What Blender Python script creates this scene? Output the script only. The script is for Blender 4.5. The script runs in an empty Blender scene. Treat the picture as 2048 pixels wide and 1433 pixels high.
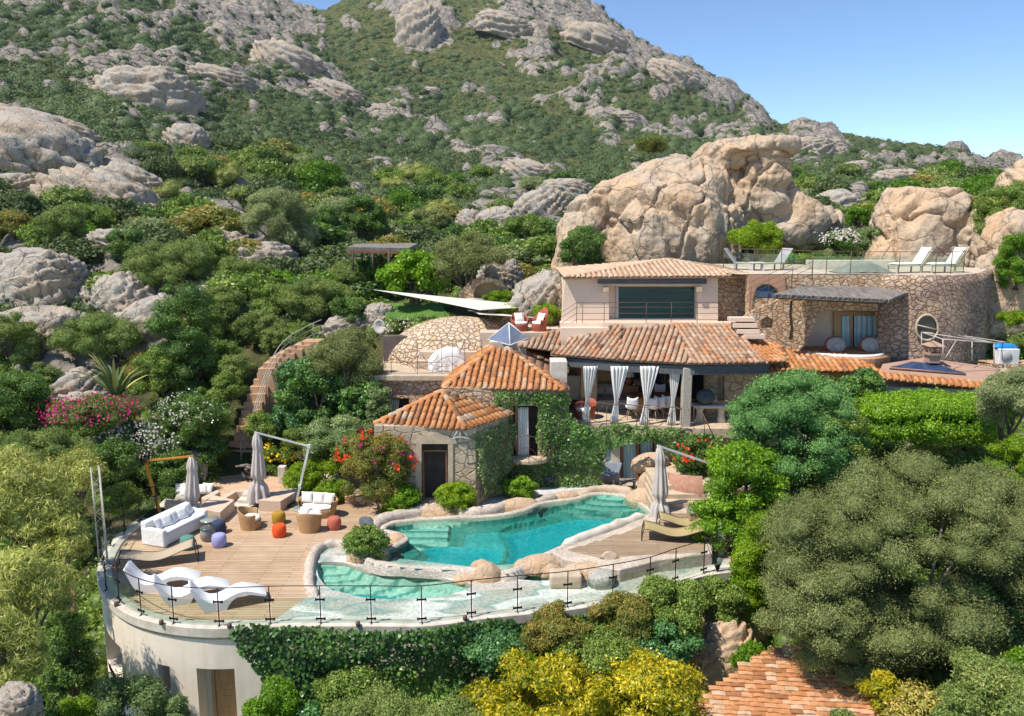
import bpy, bmesh, math, random
import numpy as np
from mathutils import Vector, Matrix, geometry
PI = math.pi
R = math.radians
random.seed(7)
C = bpy.context.scene.collection
# ---------------------------------------------------------------- camera frame (used to read positions off the survey photo)
CAM = Vector((0, 0, 10.4)); FPX = 1607.0; PITCH = R(9.75); CX, CY = 1024.0, 716.5
FWD = Vector((0, math.cos(PITCH), -math.sin(PITCH))); UPV = Vector((0, math.sin(PITCH), math.cos(PITCH)))
def ray(px, py): return FWD + Vector((1, 0, 0)) * ((px - CX) / FPX) + UPV * ((CY - py) / FPX)
def P(px, py, z=0.0):
    d = ray(px, py); return CAM + d * ((z - CAM.z) / d.z)
def Q(px, py, Y):
    d = ray(px, py); return CAM + d * (Y / d.y)
def hit(px, py, p0, n):
    d = ray(px, py); return CAM + d * ((p0 - CAM).dot(n) / d.dot(n))
def V2(v, z=None): return Vector((v[0], v[1], v[2] if z is None else z))
# ---------------------------------------------------------------- mesh builder
class MB:
    def __init__(s): s.v = []; s.f = []; s.sm = []; s.t = []
    def add(s, vs, fs, sm=False, t=None):
        n = len(s.v); s.v += [tuple(v) for v in vs]
        s.f += [tuple(i + n for i in f) for f in fs]; s.sm += [sm] * len(fs); s.t += [t if t is not None else .5] * len(fs)
    def box(s, c, d, rz=0, M=None, t=None):
        x, y, z = d[0] / 2, d[1] / 2, d[2] / 2
        vs = [Vector((a * x, b * y, e * z)) for a in (-1, 1) for b in (-1, 1) for e in (-1, 1)]
        m = M if M else Matrix.Rotation(rz, 3, 'Z')
        s.add([m @ v + Vector(c) for v in vs], [(0, 1, 3, 2), (4, 6, 7, 5), (0, 4, 5, 1), (2, 3, 7, 6), (0, 2, 6, 4), (1, 5, 7, 3)], t=t)
    def beam(s, a, b, w, h, t=None):
        a, b = Vector(a), Vector(b); d = b - a
        x = d.normalized(); y = Vector((0, 0, 1)).cross(x)
        if y.length < 1e-4: y = Vector((0, 1, 0))
        y.normalize(); z = x.cross(y); m = Matrix((x, y, z)).transposed()
        s.box((a + b) / 2, (d.length, w, h), M=m, t=t)
    def tube(s, pts, r, n=6, closed=False, cap=True, t=None):
        pts = [Vector(p) for p in pts]; k = len(pts)
        rr = r if isinstance(r, (list, tuple)) else [r] * k
        vs = []; up = None
        for i, p in enumerate(pts):
            a = pts[(i - 1) % k] if (i or closed) else p; b = pts[(i + 1) % k] if (i < k - 1 or closed) else p
            d = (b - a).normalized() if (b - a).length > 1e-9 else Vector((0, 0, 1))
            if up is None: up = d.orthogonal().normalized()
            up = (up - d * up.dot(d)).normalized() if (up - d * up.dot(d)).length > 1e-6 else d.orthogonal().normalized()
            q = d.cross(up)
            for j in range(n):
                an = 2 * PI * j / n; vs.append(p + (up * math.cos(an) + q * math.sin(an)) * rr[i])
        fs = []
        for i in range(k if closed else k - 1):
            for j in range(n):
                i2 = (i + 1) % k
                fs.append((i * n + j, i * n + (j + 1) % n, i2 * n + (j + 1) % n, i2 * n + j))
        if cap and not closed: fs += [tuple(range(n))[::-1], tuple((k - 1) * n + j for j in range(n))]
        s.add(vs, fs, True, t)
    def lathe(s, prof, c=(0, 0, 0), n=20, t=None, sx=1, sy=1):
        vs = []; c = Vector(c)
        for (r, z) in prof:
            for j in range(n):
                a = 2 * PI * j / n; vs.append(c + Vector((r * math.cos(a) * sx, r * math.sin(a) * sy, z)))
        fs = []
        for i in range(len(prof) - 1):
            for j in range(n): fs.append((i * n + j, i * n + (j + 1) % n, (i + 1) * n + (j + 1) % n, (i + 1) * n + j))
        fs += [tuple(range(n))[::-1], tuple((len(prof) - 1) * n + j for j in range(n))]
        s.add(vs, fs, True, t)
    def prism(s, poly, z0, z1, t=None):
        n = len(poly)
        vs = [(p[0], p[1], z0) for p in poly] + [(p[0], p[1], z1) for p in poly]
        ar = sum(poly[i][0] * poly[(i + 1) % n][1] - poly[(i + 1) % n][0] * poly[i][1] for i in range(n))
        fs = [(i, (i + 1) % n, n + (i + 1) % n, n + i) for i in range(n)]
        top = tuple(range(n, 2 * n)); bot = tuple(range(n))[::-1]
        if ar < 0: fs = [f[::-1] for f in fs]; top = top[::-1]; bot = bot[::-1]
        s.add(vs, fs + [top, bot], t=t)
    def sheet(s, outer, holes=(), z=None, thick=0, nrm=Vector((0, 0, 1)), fr=None, t=None):
        """flat polygon with holes; fr=(o,x,y) gives the plane for 3-D input; thick extrudes along nrm"""
        loops = [list(outer)] + [list(h) for h in holes]
        if fr: o, x, y = fr
        else: o, x, y = Vector((0, 0, z or 0)), Vector((1, 0, 0)), Vector((0, 1, 0))
        l2 = []
        for lp in loops:
            if fr: l2.append([Vector(((Vector(p) - o).dot(x), (Vector(p) - o).dot(y), 0)) for p in lp])
            else: l2.append([Vector((p[0], p[1], 0)) for p in lp])
        tris = geometry.tessellate_polygon(l2)
        flat = [p for lp in l2 for p in lp]
        vs = [o + x * p.x + y * p.y for p in flat]; n = len(vs)
        def ori(tr, up):
            a, b, c = (vs[i] for i in tr); nn = (b - a).cross(c - a)
            return tuple(tr) if (nn.dot(nrm) > 0) == up else tuple(tr)[::-1]
        s.add(vs, [ori(tr, True) for tr in tris], t=t)
        if thick:
            vb = [v - nrm * thick for v in vs]
            s.add(vb, [ori(tr, False) for tr in tris], t=t)
            i0 = 0
            for lp in l2:
                m = len(lp); fs = [(j, (j + 1) % m, m + (j + 1) % m, m + j) for j in range(m)]
                s.add([vs[i0 + j] for j in range(m)] + [vb[i0 + j] for j in range(m)], fs, t=t); i0 += m
    def sphere(s, c, r, n=12, m=8, t=None, noise=0, seed=0, M=None):
        if not isinstance(r, (list, tuple)): r = (r, r, r)
        rg = random.Random(seed); vs = []
        for i in range(m + 1):
            th = PI * i / m
            for j in range(n):
                ph = 2 * PI * j / n; k = 1 + noise * rg.uniform(-1, 1)
                p = Vector((r[0] * math.sin(th) * math.cos(ph) * k, r[1] * math.sin(th) * math.sin(ph) * k, r[2] * math.cos(th) * k))
                vs.append((M @ p if M else p) + Vector(c))
        fs = [(i * n + j, (i + 1) * n + j, (i + 1) * n + (j + 1) % n, i * n + (j + 1) % n) for i in range(m) for j in range(n)]
        s.add(vs, fs, True, t)
    def grid(s, rows, sm=True, t=None):
        m = len(rows[0]); vs = [p for r in rows for p in r]
        s.add(vs, [(i * m + j, i * m + j + 1, (i + 1) * m + j + 1, (i + 1) * m + j) for i in range(len(rows) - 1) for j in range(m - 1)], sm, t)
    def build(s, name, mat, parent=None, bevel=0, subsurf=0, solid=0):
        V = np.array(s.v, dtype=np.float64).reshape(-1, 3)
        loc = Vector((0, 0, 0))
        if parent is None:
            lo, hi = V.min(0), V.max(0); loc = Vector(((lo[0] + hi[0]) / 2, (lo[1] + hi[1]) / 2, lo[2]))
            V = V - np.array(loc)
        else: V = V - np.array(WL[parent.name])
        me = bpy.data.meshes.new(name); me.from_pydata(V.tolist(), [], s.f)
        me.polygons.foreach_set('use_smooth', s.sm)
        at = me.attributes.new('tint', 'FLOAT', 'FACE'); at.data.foreach_set('value', s.t)
        if mat: me.materials.append(mat)
        me.update(); me.validate()
        return link(name, me, loc, parent, bevel, subsurf, solid)
WL = {}
def link(name, me, loc, parent=None, bevel=0, subsurf=0, solid=0):
    o = bpy.data.objects.new(name, me); C.objects.link(o)
    if parent is None: o.location = loc; WL[o.name] = Vector(loc)
    else: o.parent = parent; WL[o.name] = WL[parent.name]
    if solid:
        m = o.modifiers.new('s', 'SOLIDIFY'); m.thickness = solid; m.offset = 0
    if bevel:
        m = o.modifiers.new('b', 'BEVEL'); m.width = bevel; m.segments = 3; m.limit_method = 'ANGLE'; m.angle_limit = R(35); m.harden_normals = False
    if subsurf:
        m = o.modifiers.new('u', 'SUBSURF'); m.levels = subsurf; m.render_levels = subsurf
    return o
def tag(o, label=None, cat=None, group=None, kind=None):
    if label: o['label'] = label
    if cat: o['category'] = cat
    if group: o['group'] = group
    if kind: o['kind'] = kind
    return o
def thing(name, loc, label, cat, group=None, rz=0):
    o = bpy.data.objects.new(name, None); C.objects.link(o); o.location = loc; o.rotation_euler = (0, 0, rz)
    o.empty_display_size = .2; WL[o.name] = Vector(loc)
    return tag(o, label, cat, group)
def kids(o): return [c for c in bpy.data.objects if c.parent == o]
def copy_tree(o, parent=None, _k=None):
    c = o.copy(); C.objects.link(c); c.parent = parent
    for ch in (_k if _k is not None else kids(o)): copy_tree(ch, c)
    return c
def put(proto, loc, rz=0, label=None, sc=1, first=False, group=None):
    o = proto if first else copy_tree(proto)
    o.location = loc; o.rotation_euler = (0, 0, rz); o.scale = (sc, sc, sc) if not isinstance(sc, (tuple, list)) else sc
    if label: o['label'] = label
    if group: o['group'] = group
    return o
# ---------------------------------------------------------------- numpy noise
def _h(ix, iy, iz, seed):
    h = (ix.astype(np.int64) * 374761393 + iy.astype(np.int64) * 668265263 + iz.astype(np.int64) * 2147483647 + seed * 974634777) & 0xffffffff
    h = ((h ^ (h >> 13)) * 1274126177) & 0xffffffff
    h = ((h ^ (h >> 16)) * 2246822519) & 0xffffffff
    return ((h ^ (h >> 15)) & 0xffffff) / float(0xffffff)
def vn(p, seed=0):
    i = np.floor(p); f = p - i; f = f * f * (3 - 2 * f); x, y, z = i[..., 0], i[..., 1], i[..., 2]
    r = 0
    for a in (0, 1):
        for b in (0, 1):
            for c in (0, 1):
                w = (f[..., 0] if a else 1 - f[..., 0]) * (f[..., 1] if b else 1 - f[..., 1]) * (f[..., 2] if c else 1 - f[..., 2])
                r = r + w * _h(x + a, y + b, z + c, seed)
    return r * 2 - 1
def fbm(p, o=4, seed=0, g=.5):
    r = 0; a = 1; s = 0
    for k in range(o): r = r + a * vn(p * (2.03 ** k), seed + k); s += a; a *= g
    return r / s
def ridged(p, o=4, seed=0):
    r = 0; a = 1; s = 0
    for k in range(o): r = r + a * (1 - np.abs(vn(p * (2.1 ** k), seed + k)) * 2); s += a; a *= .5
    return r / s
def worley(p, seed=0):
    i = np.floor(p); best = np.full(p.shape[:-1], 9.); b2 = best.copy(); idv = np.zeros(p.shape[:-1])
    for a in (-1, 0, 1):
        for b in (-1, 0, 1):
            for c in ((-1, 0, 1) if p.shape[-1] == 3 else (0,)):
                x = i[..., 0] + a; y = i[..., 1] + b; z = (i[..., 2] + c) if p.shape[-1] == 3 else x * 0
                d = (x + _h(x, y, z, seed + 1) - p[..., 0]) ** 2 + (y + _h(x, y, z, seed + 2) - p[..., 1]) ** 2
                if p.shape[-1] == 3: d = d + (z + _h(x, y, z, seed + 3) - p[..., 2]) ** 2
                d = np.sqrt(d); m = d < best
                b2 = np.where(m, best, np.minimum(b2, d)); idv = np.where(m, _h(x, y, z, seed + 5), idv); best = np.where(m, d, best)
    return best, b2, idv
# ---------------------------------------------------------------- materials
class NT:
    def __init__(s, name):
        s.m = bpy.data.materials.new(name); s.m.use_nodes = True; s.t = s.m.node_tree; s.t.nodes.clear()
        s.out = s.n('ShaderNodeOutputMaterial')
    def n(s, ty, **kw):
        nd = s.t.nodes.new(ty)
        for k, v in kw.items():
            if k.startswith('_'): setattr(nd, k[1:], v)
            else: s.set(nd, k, v)
        return nd
    def set(s, nd, k, v):
        k = k.replace('__', ' ')
        inp = nd.inputs[int(k[1:])] if (k[0] == 'i' and k[1:].isdigit()) else nd.inputs[k]
        if isinstance(v, bpy.types.Node): v = v.outputs[0]
        if isinstance(v, bpy.types.NodeSocket): s.t.links.new(v, inp)
        else:
            if isinstance(v, tuple) and len(v) == 3 and inp.type == 'RGBA': v = v + (1,)
            inp.default_value = v
    def pos(s, sc=(1, 1, 1), rot=(0, 0, 0), obj=False):
        g = s.n('ShaderNodeTexCoord').outputs['Object'] if obj else s.n('ShaderNodeNewGeometry').outputs['Position']
        return s.n('ShaderNodeMapping', Vector=g, Scale=sc, Rotation=rot)
    def noise(s, vec, scale, detail=4, rough=.55, out=0):
        return s.n('ShaderNodeTexNoise', Vector=vec, Scale=scale, Detail=detail, Roughness=rough).outputs[out]
    def ramp(s, fac, stops):
        nd = s.n('ShaderNodeValToRGB', Fac=fac); el = nd.color_ramp.elements
        while len(el) > 1: el.remove(el[-1])
        el[0].position = stops[0][0]; el[0].color = (*stops[0][1], 1) if isinstance(stops[0][1], tuple) else (stops[0][1],) * 3 + (1,)
        for p, c in stops[1:]:
            e = el.new(p); e.color = (*c, 1) if isinstance(c, tuple) else (c, c, c, 1)
        return nd.outputs[0]
    def mix(s, fac, a, b, mode='MIX'):
        nd = s.n('ShaderNodeMix', _data_type='RGBA', _blend_type=mode)
        for i, v in ((0, fac), (6, a), (7, b)):
            if isinstance(v, bpy.types.Node): v = v.outputs[0]
            if isinstance(v, bpy.types.NodeSocket): s.t.links.new(v, nd.inputs[i])
            else: nd.inputs[i].default_value = (v + (1,)) if isinstance(v, tuple) else v
        return nd.outputs[2]
    def math(s, op, a, b=0.0):
        nd = s.n('ShaderNodeMath', _operation=op, i0=a, i1=b); return nd.outputs[0]
    def bump(s, h, st=.5, dist=.05): return s.n('ShaderNodeBump', Height=h, Strength=st, Distance=dist)
    def attr(s, name='tint'): return s.n('ShaderNodeAttribute', _attribute_name=name).outputs['Fac']
    def bsdf(s, col, rough=.8, spec=.3, nrm=None, metal=0, **kw):
        b = s.n('ShaderNodeBsdfPrincipled', Roughness=rough, Metallic=metal); s.set(b, 'Base Color', col); s.set(b, 'Specular IOR Level', spec)
        if nrm is not None: s.set(b, 'Normal', nrm)
        for k, v in kw.items(): s.set(b, k, v)
        s.t.links.new(b.outputs[0], s.out.inputs[0]); return b
MATS = {}
def mk(name, col, col2=None, rough=.8, spec=.3, vs=2., bs=30., bump=.3, metal=0, obj=True, d=.02, sc=(1, 1, 1)):
    if name in MATS: return MATS[name]
    t = NT(name); p = t.pos(obj=obj, sc=sc)
    c2 = col2 or tuple(x * .75 for x in col)
    n = t.noise(p, vs, 6); c = t.mix(t.ramp(n, [(.35, 0.), (.65, 1.)]), col, c2)
    nr = t.bump(t.noise(p, bs, 4), bump, d) if bump else None
    t.bsdf(c, rough, spec, nr, metal); MATS[name] = t.m; return t.m
def leafmat(name, cols, rough=.5, spec=.35, trans=.25):
    if name in MATS: return MATS[name]
    t = NT(name); a = t.attr(); k = len(cols)
    c = t.ramp(a, [(i / (k - 1) if k > 1 else 0, cc) for i, cc in enumerate(cols)])
    b = t.n('ShaderNodeBsdfPrincipled', Roughness=rough); t.set(b, 'Base Color', c); t.set(b, 'Specular IOR Level', spec)
    tr = t.n('ShaderNodeBsdfTranslucent'); t.set(tr, 'Color', t.mix(1.0, c, (1.3, 1.5, .7), 'MULTIPLY'))
    mx = t.n('ShaderNodeMixShader'); mx.inputs[0].default_value = trans
    t.t.links.new(b.outputs[0], mx.inputs[1]); t.t.links.new(tr.outputs[0], mx.inputs[2]); t.t.links.new(mx.outputs[0], t.out.inputs[0])
    MATS[name] = t.m; return t.m
def tintmat(name, cols, rough=.85, spec=.2, vs=6, bump=.4, bs=60, vary=.35):
    if name in MATS: return MATS[name]
    t = NT(name); a = t.attr(); k = len(cols); p = t.pos(obj=True)
    c = t.ramp(a, [(i / (k - 1), cc) for i, cc in enumerate(cols)])
    n = t.noise(p, vs, 5); c = t.mix(1.0, c, t.ramp(n, [(.3, 1 - vary), (.7, 1.)]), 'MULTIPLY')
    t.bsdf(c, rough, spec, t.bump(t.noise(p, bs), bump, .01)); MATS[name] = t.m; return t.m
def rockmat(name, base, dark, warm, wamt=.5, scale=1., obj=True, bst=.9):
    t = NT(name); p = t.pos(obj=obj, sc=(scale,) * 3)
    big = t.noise(p, .35, 5); c = t.mix(t.ramp(big, [(.62 - wamt * .4, 0.), (.78 - wamt * .3, 1.)]), base, warm)
    fine = t.noise(p, 6, 8, .7); c = t.mix(t.ramp(fine, [(.35, .55), (.62, 0.)]), c, tuple(x * .5 for x in base))
    lich = t.noise(t.pos(obj=obj, sc=(scale, scale, scale * .45)), 1.3, 8, .68); c = t.mix(t.ramp(lich, [(.56, 0.), (.68, .75)]), c, dark)
    v = t.n('ShaderNodeTexVoronoi', _feature='DISTANCE_TO_EDGE', Scale=.45)
    w = t.n('ShaderNodeVectorMath', _operation='ADD'); t.set(w, 'i0', p); t.set(w, 'i1', t.noise(p, 1.2, 3, out=1)); t.set(v, 'Vector', w)
    cr = t.ramp(v.outputs[0], [(0., 0.), (.02, 1.)]); c = t.mix(t.math('MULTIPLY', t.math('SUBTRACT', 1., cr), .6), c, dark)
    hh = t.math('ADD', t.math('MULTIPLY', fine, .35), t.math('ADD', t.math('MULTIPLY', t.noise(p, 1.7, 6, .6), 1.2), t.math('MULTIPLY', cr, .35)))
    t.bsdf(c, .9, .15, t.bump(hh, bst, .12)); return t.m
def stonemat(name, stones, mortar, scale=3., edge=.05, stretch=1.25, flat=False, vines=0):
    if name in MATS: return MATS[name]
    t = NT(name); p = t.pos(sc=(1 / stretch, 1 / stretch, 1) if not flat else (1, 1, 1))
    w = t.n('ShaderNodeVectorMath', _operation='ADD'); t.set(w, 'i0', p)
    w2 = t.n('ShaderNodeVectorMath', _operation='SCALE'); t.set(w2, 'i0', t.noise(p, 4, 2, out=1)); w2.inputs['Scale'].default_value = .09; t.set(w, 'i1', w2)
    v = t.n('ShaderNodeTexVoronoi', _feature='DISTANCE_TO_EDGE', Scale=scale); t.set(v, 'Vector', w)
    v2 = t.n('ShaderNodeTexVoronoi', Scale=scale); t.set(v2, 'Vector', w)
    k = len(stones); sep = t.n('ShaderNodeSeparateColor', Color=v2.outputs['Color']).outputs[0]
    c = t.ramp(sep, [(i / (k - 1), s) for i, s in enumerate(stones)])
    fine = t.noise(p, 14, 6, .65); c = t.mix(1.0, c, t.ramp(fine, [(.3, .6), (.7, 1.05)]), 'MULTIPLY')
    m = t.ramp(v.outputs[0], [(edge * .4, 0.), (edge, 1.)]); c = t.mix(m, mortar, c)
    if vines:
        vv = t.n('ShaderNodeTexVoronoi', _feature='DISTANCE_TO_EDGE', Scale=1.6)
        w3 = t.n('ShaderNodeVectorMath', _operation='ADD'); t.set(w3, 'i0', t.pos()); t.set(w3, 'i1', t.noise(p, 2.2, 4, .7, out=1)); t.set(vv, 'Vector', w3)
        c = t.mix(t.ramp(vv.outputs[0], [(0., vines), (.05, 0.)]), c, (.07, .055, .05))
        c = t.mix(t.ramp(t.noise(p, .8, 5, .6), [(.42, 0.), (.6, vines * .8)]), c, (.16, .12, .12))
    h = t.math('ADD', t.ramp(v.outputs[0], [(0., 0.), (edge * 2.2, 1.)]), t.math('MULTIPLY', fine, .4))
    t.bsdf(c, .9, .15, t.bump(h, .9, .05)); MATS[name] = t.m; return t.m
def glassmat(name, col=(.9, .97, .95), alpha=.2, rough=.02):
    if name in MATS: return MATS[name]
    t = NT(name); g = t.n('ShaderNodeBsdfGlossy', Roughness=rough); t.set(g, 'Color', (.95, .95, .95))
    tr = t.n('ShaderNodeBsdfTransparent'); t.set(tr, 'Color', col)
    fr = t.n('ShaderNodeFresnel', IOR=1.5); mx = t.n('ShaderNodeMixShader')
    f2 = t.math('MINIMUM', t.math('ADD', fr, alpha), .12 + alpha); t.t.links.new(f2, mx.inputs[0])
    t.t.links.new(tr.outputs[0], mx.inputs[1]); t.t.links.new(g.outputs[0], mx.inputs[2]); t.t.links.new(mx.outputs[0], t.out.inputs[0])
    MATS[name] = t.m; return t.m
# ---------------------------------------------------------------- foliage
def norm(a): return a / np.maximum(np.linalg.norm(a, axis=-1, keepdims=True), 1e-9)
def leaves(pts, nrm, size, rng, aspect=.5, jit=.6, hang=0., upw=0.):
    n = len(pts); N = norm(nrm + rng.normal(0, jit, (n, 3)))
    t = rng.normal(0, 1, (n, 3)); t[:, 2] -= hang; t[:, 2] += upw
    t = norm(t - N * np.sum(t * N, 1, keepdims=True)); b = np.cross(N, t)
    s = (size * rng.uniform(.6, 1.35, n))[:, None]
    a = pts - t * s * .5; c = pts + t * s * .5; l = pts + b * s * aspect * .5; r_ = pts - b * s * aspect * .5
    return np.stack([a, r_, c, l], 1)
def quad_mesh(name, quads, tint, mat, extra=None, loc=None, parent=None):
    """quads (n,4,3) + optional extra=(verts, tri/quad faces, tints)"""
    n = len(quads); V = quads.reshape(-1, 3)
    nv = 4 * n; fv = np.arange(nv); fl = np.full(n, 4)
    if extra is not None and len(extra[0]):
        ev, ef, et = extra; V = np.vstack([V, ev]); fv = np.concatenate([fv, (ef + nv).ravel()])
        fl = np.concatenate([fl, np.full(len(ef), ef.shape[1])]); tint = np.concatenate([tint, et])
    if parent is None:
        if loc is None: lo, hi = V.min(0), V.max(0); loc = Vector(((lo[0] + hi[0]) / 2, (lo[1] + hi[1]) / 2, lo[2]))
        V = V - np.array(loc)
    else: V = V - np.array(WL[parent.name])
    me = bpy.data.meshes.new(name)
    me.vertices.add(len(V)); me.vertices.foreach_set('co', V.astype(np.float32).ravel())
    me.loops.add(len(fv)); me.loops.foreach_set('vertex_index', fv.astype(np.int32))
    me.polygons.add(len(fl)); me.polygons.foreach_set('loop_start', np.concatenate([[0], np.cumsum(fl)[:-1]]).astype(np.int32))
    me.polygons.foreach_set('loop_total', fl.astype(np.int32))
    me.update(calc_edges=True)
    at = me.attributes.new('tint', 'FLOAT', 'FACE'); at.data.foreach_set('value', np.clip(tint, 0, 1).astype(np.float32))
    me.materials.append(mat)
    return link(name, me, loc, parent)
_ico = {}
def ico(k):
    if k not in _ico:
        bm = bmesh.new(); bmesh.ops.create_icosphere(bm, subdivisions=k, radius=1)
        _ico[k] = (np.array([v.co[:] for v in bm.verts]), np.array([[v.index for v in f.verts] for f in bm.faces])); bm.free()
    return _ico[k]
def lumps(rng, Rr, n, lr, zmin=-.35):
    d = norm(rng.normal(0, 1, (n * 3, 3))); d = d[d[:, 2] > zmin][:n]
    Rr = np.array(Rr); rad = lr * Rr.mean() * rng.uniform(.65, 1.3, len(d))
    c = d * np.maximum(Rr - rad[:, None] * .9, Rr * .15)
    c = c * (1 - .45 * rng.uniform(0, 1, (len(d), 1)) ** 2.5)
    return c, rad
def crown(rng, Rr, nl=14, lr=.38, n=4000, zmin=-.35, squash=.85, depth=.3, fuzz=.12, c_r=None, coreK=1, core=.8, skirt=0, ball=False):
    c, rad = c_r if c_r else lumps(rng, Rr, nl, lr, zmin)
    if ball: c = np.vstack([c, [[0, 0, -.15 * Rr[2]]], [[.45 * Rr[0] * math.cos(k_), .45 * Rr[1] * math.sin(k_), -.25 * Rr[2]] for k_ in range(6)]]); rad = np.concatenate([rad, [.85 * Rr[2]], [.62 * Rr[2]] * 6])
    if skirt:
        a_ = rng.uniform(0, 2 * PI, skirt); q_ = rng.uniform(.45, .88, skirt); rs_ = np.mean(Rr) * lr * rng.uniform(.7, 1.15, skirt)
        c = np.vstack([c, np.stack([np.cos(a_) * q_ * Rr[0], np.sin(a_) * q_ * Rr[1], rng.uniform(-.9, -.25, skirt) * Rr[2] + rs_ * .3], 1)]); rad = np.concatenate([rad, rs_])
    w = rad ** 2; idx = rng.choice(len(c), int(n * 1.7), p=w / w.sum())
    d = norm(rng.normal(0, 1, (len(idx), 3))); d[:, 2] = np.where(rng.random(len(idx)) < .6, np.abs(d[:, 2]), d[:, 2])
    nz = fbm(d * 2.0 + c[idx] * 3, 4, 11, .65) * 1.5
    r = rad[idx] * (1 + nz * .34 + rng.normal(0, fuzz, len(idx)) - depth * rng.random(len(idx)) ** 2)
    p = c[idx] + d * r[:, None] * np.array([1, 1, squash])
    keep = np.ones(len(idx), bool)
    for k in range(len(c)):
        q = (p - c[k]) / np.array([1, 1, squash]); inside = (np.sum(q * q, 1) < (rad[k] * .82) ** 2) & (idx != k); keep &= ~inside
    p, d, idx = p[keep][:n], d[keep][:n], idx[keep][:n]
    iv, if_ = ico(coreK); EV = []; EF = []; o = 0
    for k in range(len(c)):
        vv = iv * (1 + .34 * 1.5 * fbm(iv * 2.0 + c[k] * 3, 4, 11, .65))[:, None] * rad[k] * core * np.array([1, 1, squash]) + c[k]; EV.append(vv); EF.append(if_ + o); o += len(iv)
    EV = np.vstack(EV); EF = np.vstack(EF)
    lt = rng.random(len(c)) * .35
    return p, d, idx, lt, (EV, EF, np.full(len(EF), .25) + rng.uniform(-.1, .1, len(EF))), c, rad
FK = {  # kind: colours low..high tint, leaf size, aspect, jitter, rough, trans
 'dark':   ([(.018, .038, .010), (.035, .075, .018), (.065, .115, .028), (.12, .17, .05)], .10, .5, .7, .45, .2),
 'mastic': ([(.030, .050, .014), (.06, .10, .022), (.10, .145, .035), (.17, .19, .06)], .10, .5, .7, .45, .25),
 'juniper':([(.030, .052, .016), (.06, .095, .028), (.105, .135, .045), (.17, .18, .07)], .09, .35, .9, .7, .15),
 'tealjun':([(.022, .055, .02), (.045, .105, .035), (.075, .155, .055), (.13, .225, .09)], .09, .4, .9, .7, .15),
 'bright': ([(.035, .10, .010), (.07, .19, .016), (.12, .29, .02), (.22, .40, .04)], .10, .5, .7, .4, .35),
 'lime':   ([(.06, .13, .008), (.14, .23, .012), (.24, .33, .02), (.42, .45, .04)], .08, .5, .7, .4, .35),
 'olive':  ([(.06, .08, .045), (.11, .14, .075), (.17, .20, .12), (.27, .30, .20)], .09, .3, .9, .7, .2),
 'greyol': ([(.052, .070, .028), (.094, .118, .050), (.145, .168, .078), (.22, .245, .13)], .06, .4, .9, .7, .2),
 'feather':([(.06, .075, .025), (.13, .15, .05), (.21, .22, .085), (.34, .34, .15)], .14, .16, .6, .6, .25),
 'ivy':    ([(.014, .036, .012), (.03, .070, .02), (.055, .115, .028), (.13, .20, .055)], .09, .85, .45, .35, .2),
 'ivyteal':([(.014, .04, .02), (.026, .07, .03), (.045, .11, .04), (.09, .17, .07)], .09, .8, .45, .35, .2),
 'silver': ([(.03, .055, .022), (.06, .095, .04), (.10, .145, .07), (.24, .27, .19)], .08, .5, .6, .5, .2),
 'yellow': ([(.05, .09, .008), (.16, .20, .012), (.34, .32, .02), (.55, .50, .10)], .13, .4, .6, .45, .35),
 'rusty':  ([(.035, .06, .015), (.08, .10, .025), (.16, .12, .035), (.30, .17, .06)], .08, .5, .7, .5, .25),
 'bronze': ([(.05, .06, .02), (.12, .12, .03), (.20, .17, .05), (.28, .20, .08)], .07, .45, .7, .5, .2),
 'pinkfl': ([(.45, .01, .12), (.62, .02, .20), (.75, .04, .30)], .10, .8, .9, .6, .3),
 'redfl':  ([(.75, .04, .01), (.85, .09, .02), (.9, .15, .05)], .11, .9, .9, .6, .3),
 'whitefl':([(.6, .5, .5), (.75, .65, .66), (.8, .78, .76)], .10, .8, .9, .6, .3),
 'yellowfl':([(.8, .5, .01), (.85, .6, .03)], .1, .8, .9, .6, .3),
}
for _k in FK:
    if not _k.endswith('fl'):
        _g = {'yellow': 1.7, 'lime': 1.45, 'bright': 1.55, 'greyol': 1.75, 'olive': 2.0, 'rusty': 2.2, 'ivy': 2.3, 'dark': 2.2}.get(_k, 2.4)
        FK[_k] = ([(min(.9, c[0] * _g * (1.45 if _k == 'bright' else 1.3 if _k == 'yellow' else 1.08)), min(.9, c[1] * _g), min(.9, c[2] * _g * .75)) for c in FK[_k][0]],) + FK[_k][1:]
def fmat(kind):
    k = FK[kind]; return leafmat('leaf_' + kind, k[0], k[4], .3, k[5])
BARK = mk('bark', (.16, .12, .09), (.09, .07, .055), rough=.9, vs=6, bs=25, bump=.8)
BARKG = mk('bark_grey', (.30, .26, .22), (.17, .14, .12), rough=.9, vs=6, bs=25, bump=.8)
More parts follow.
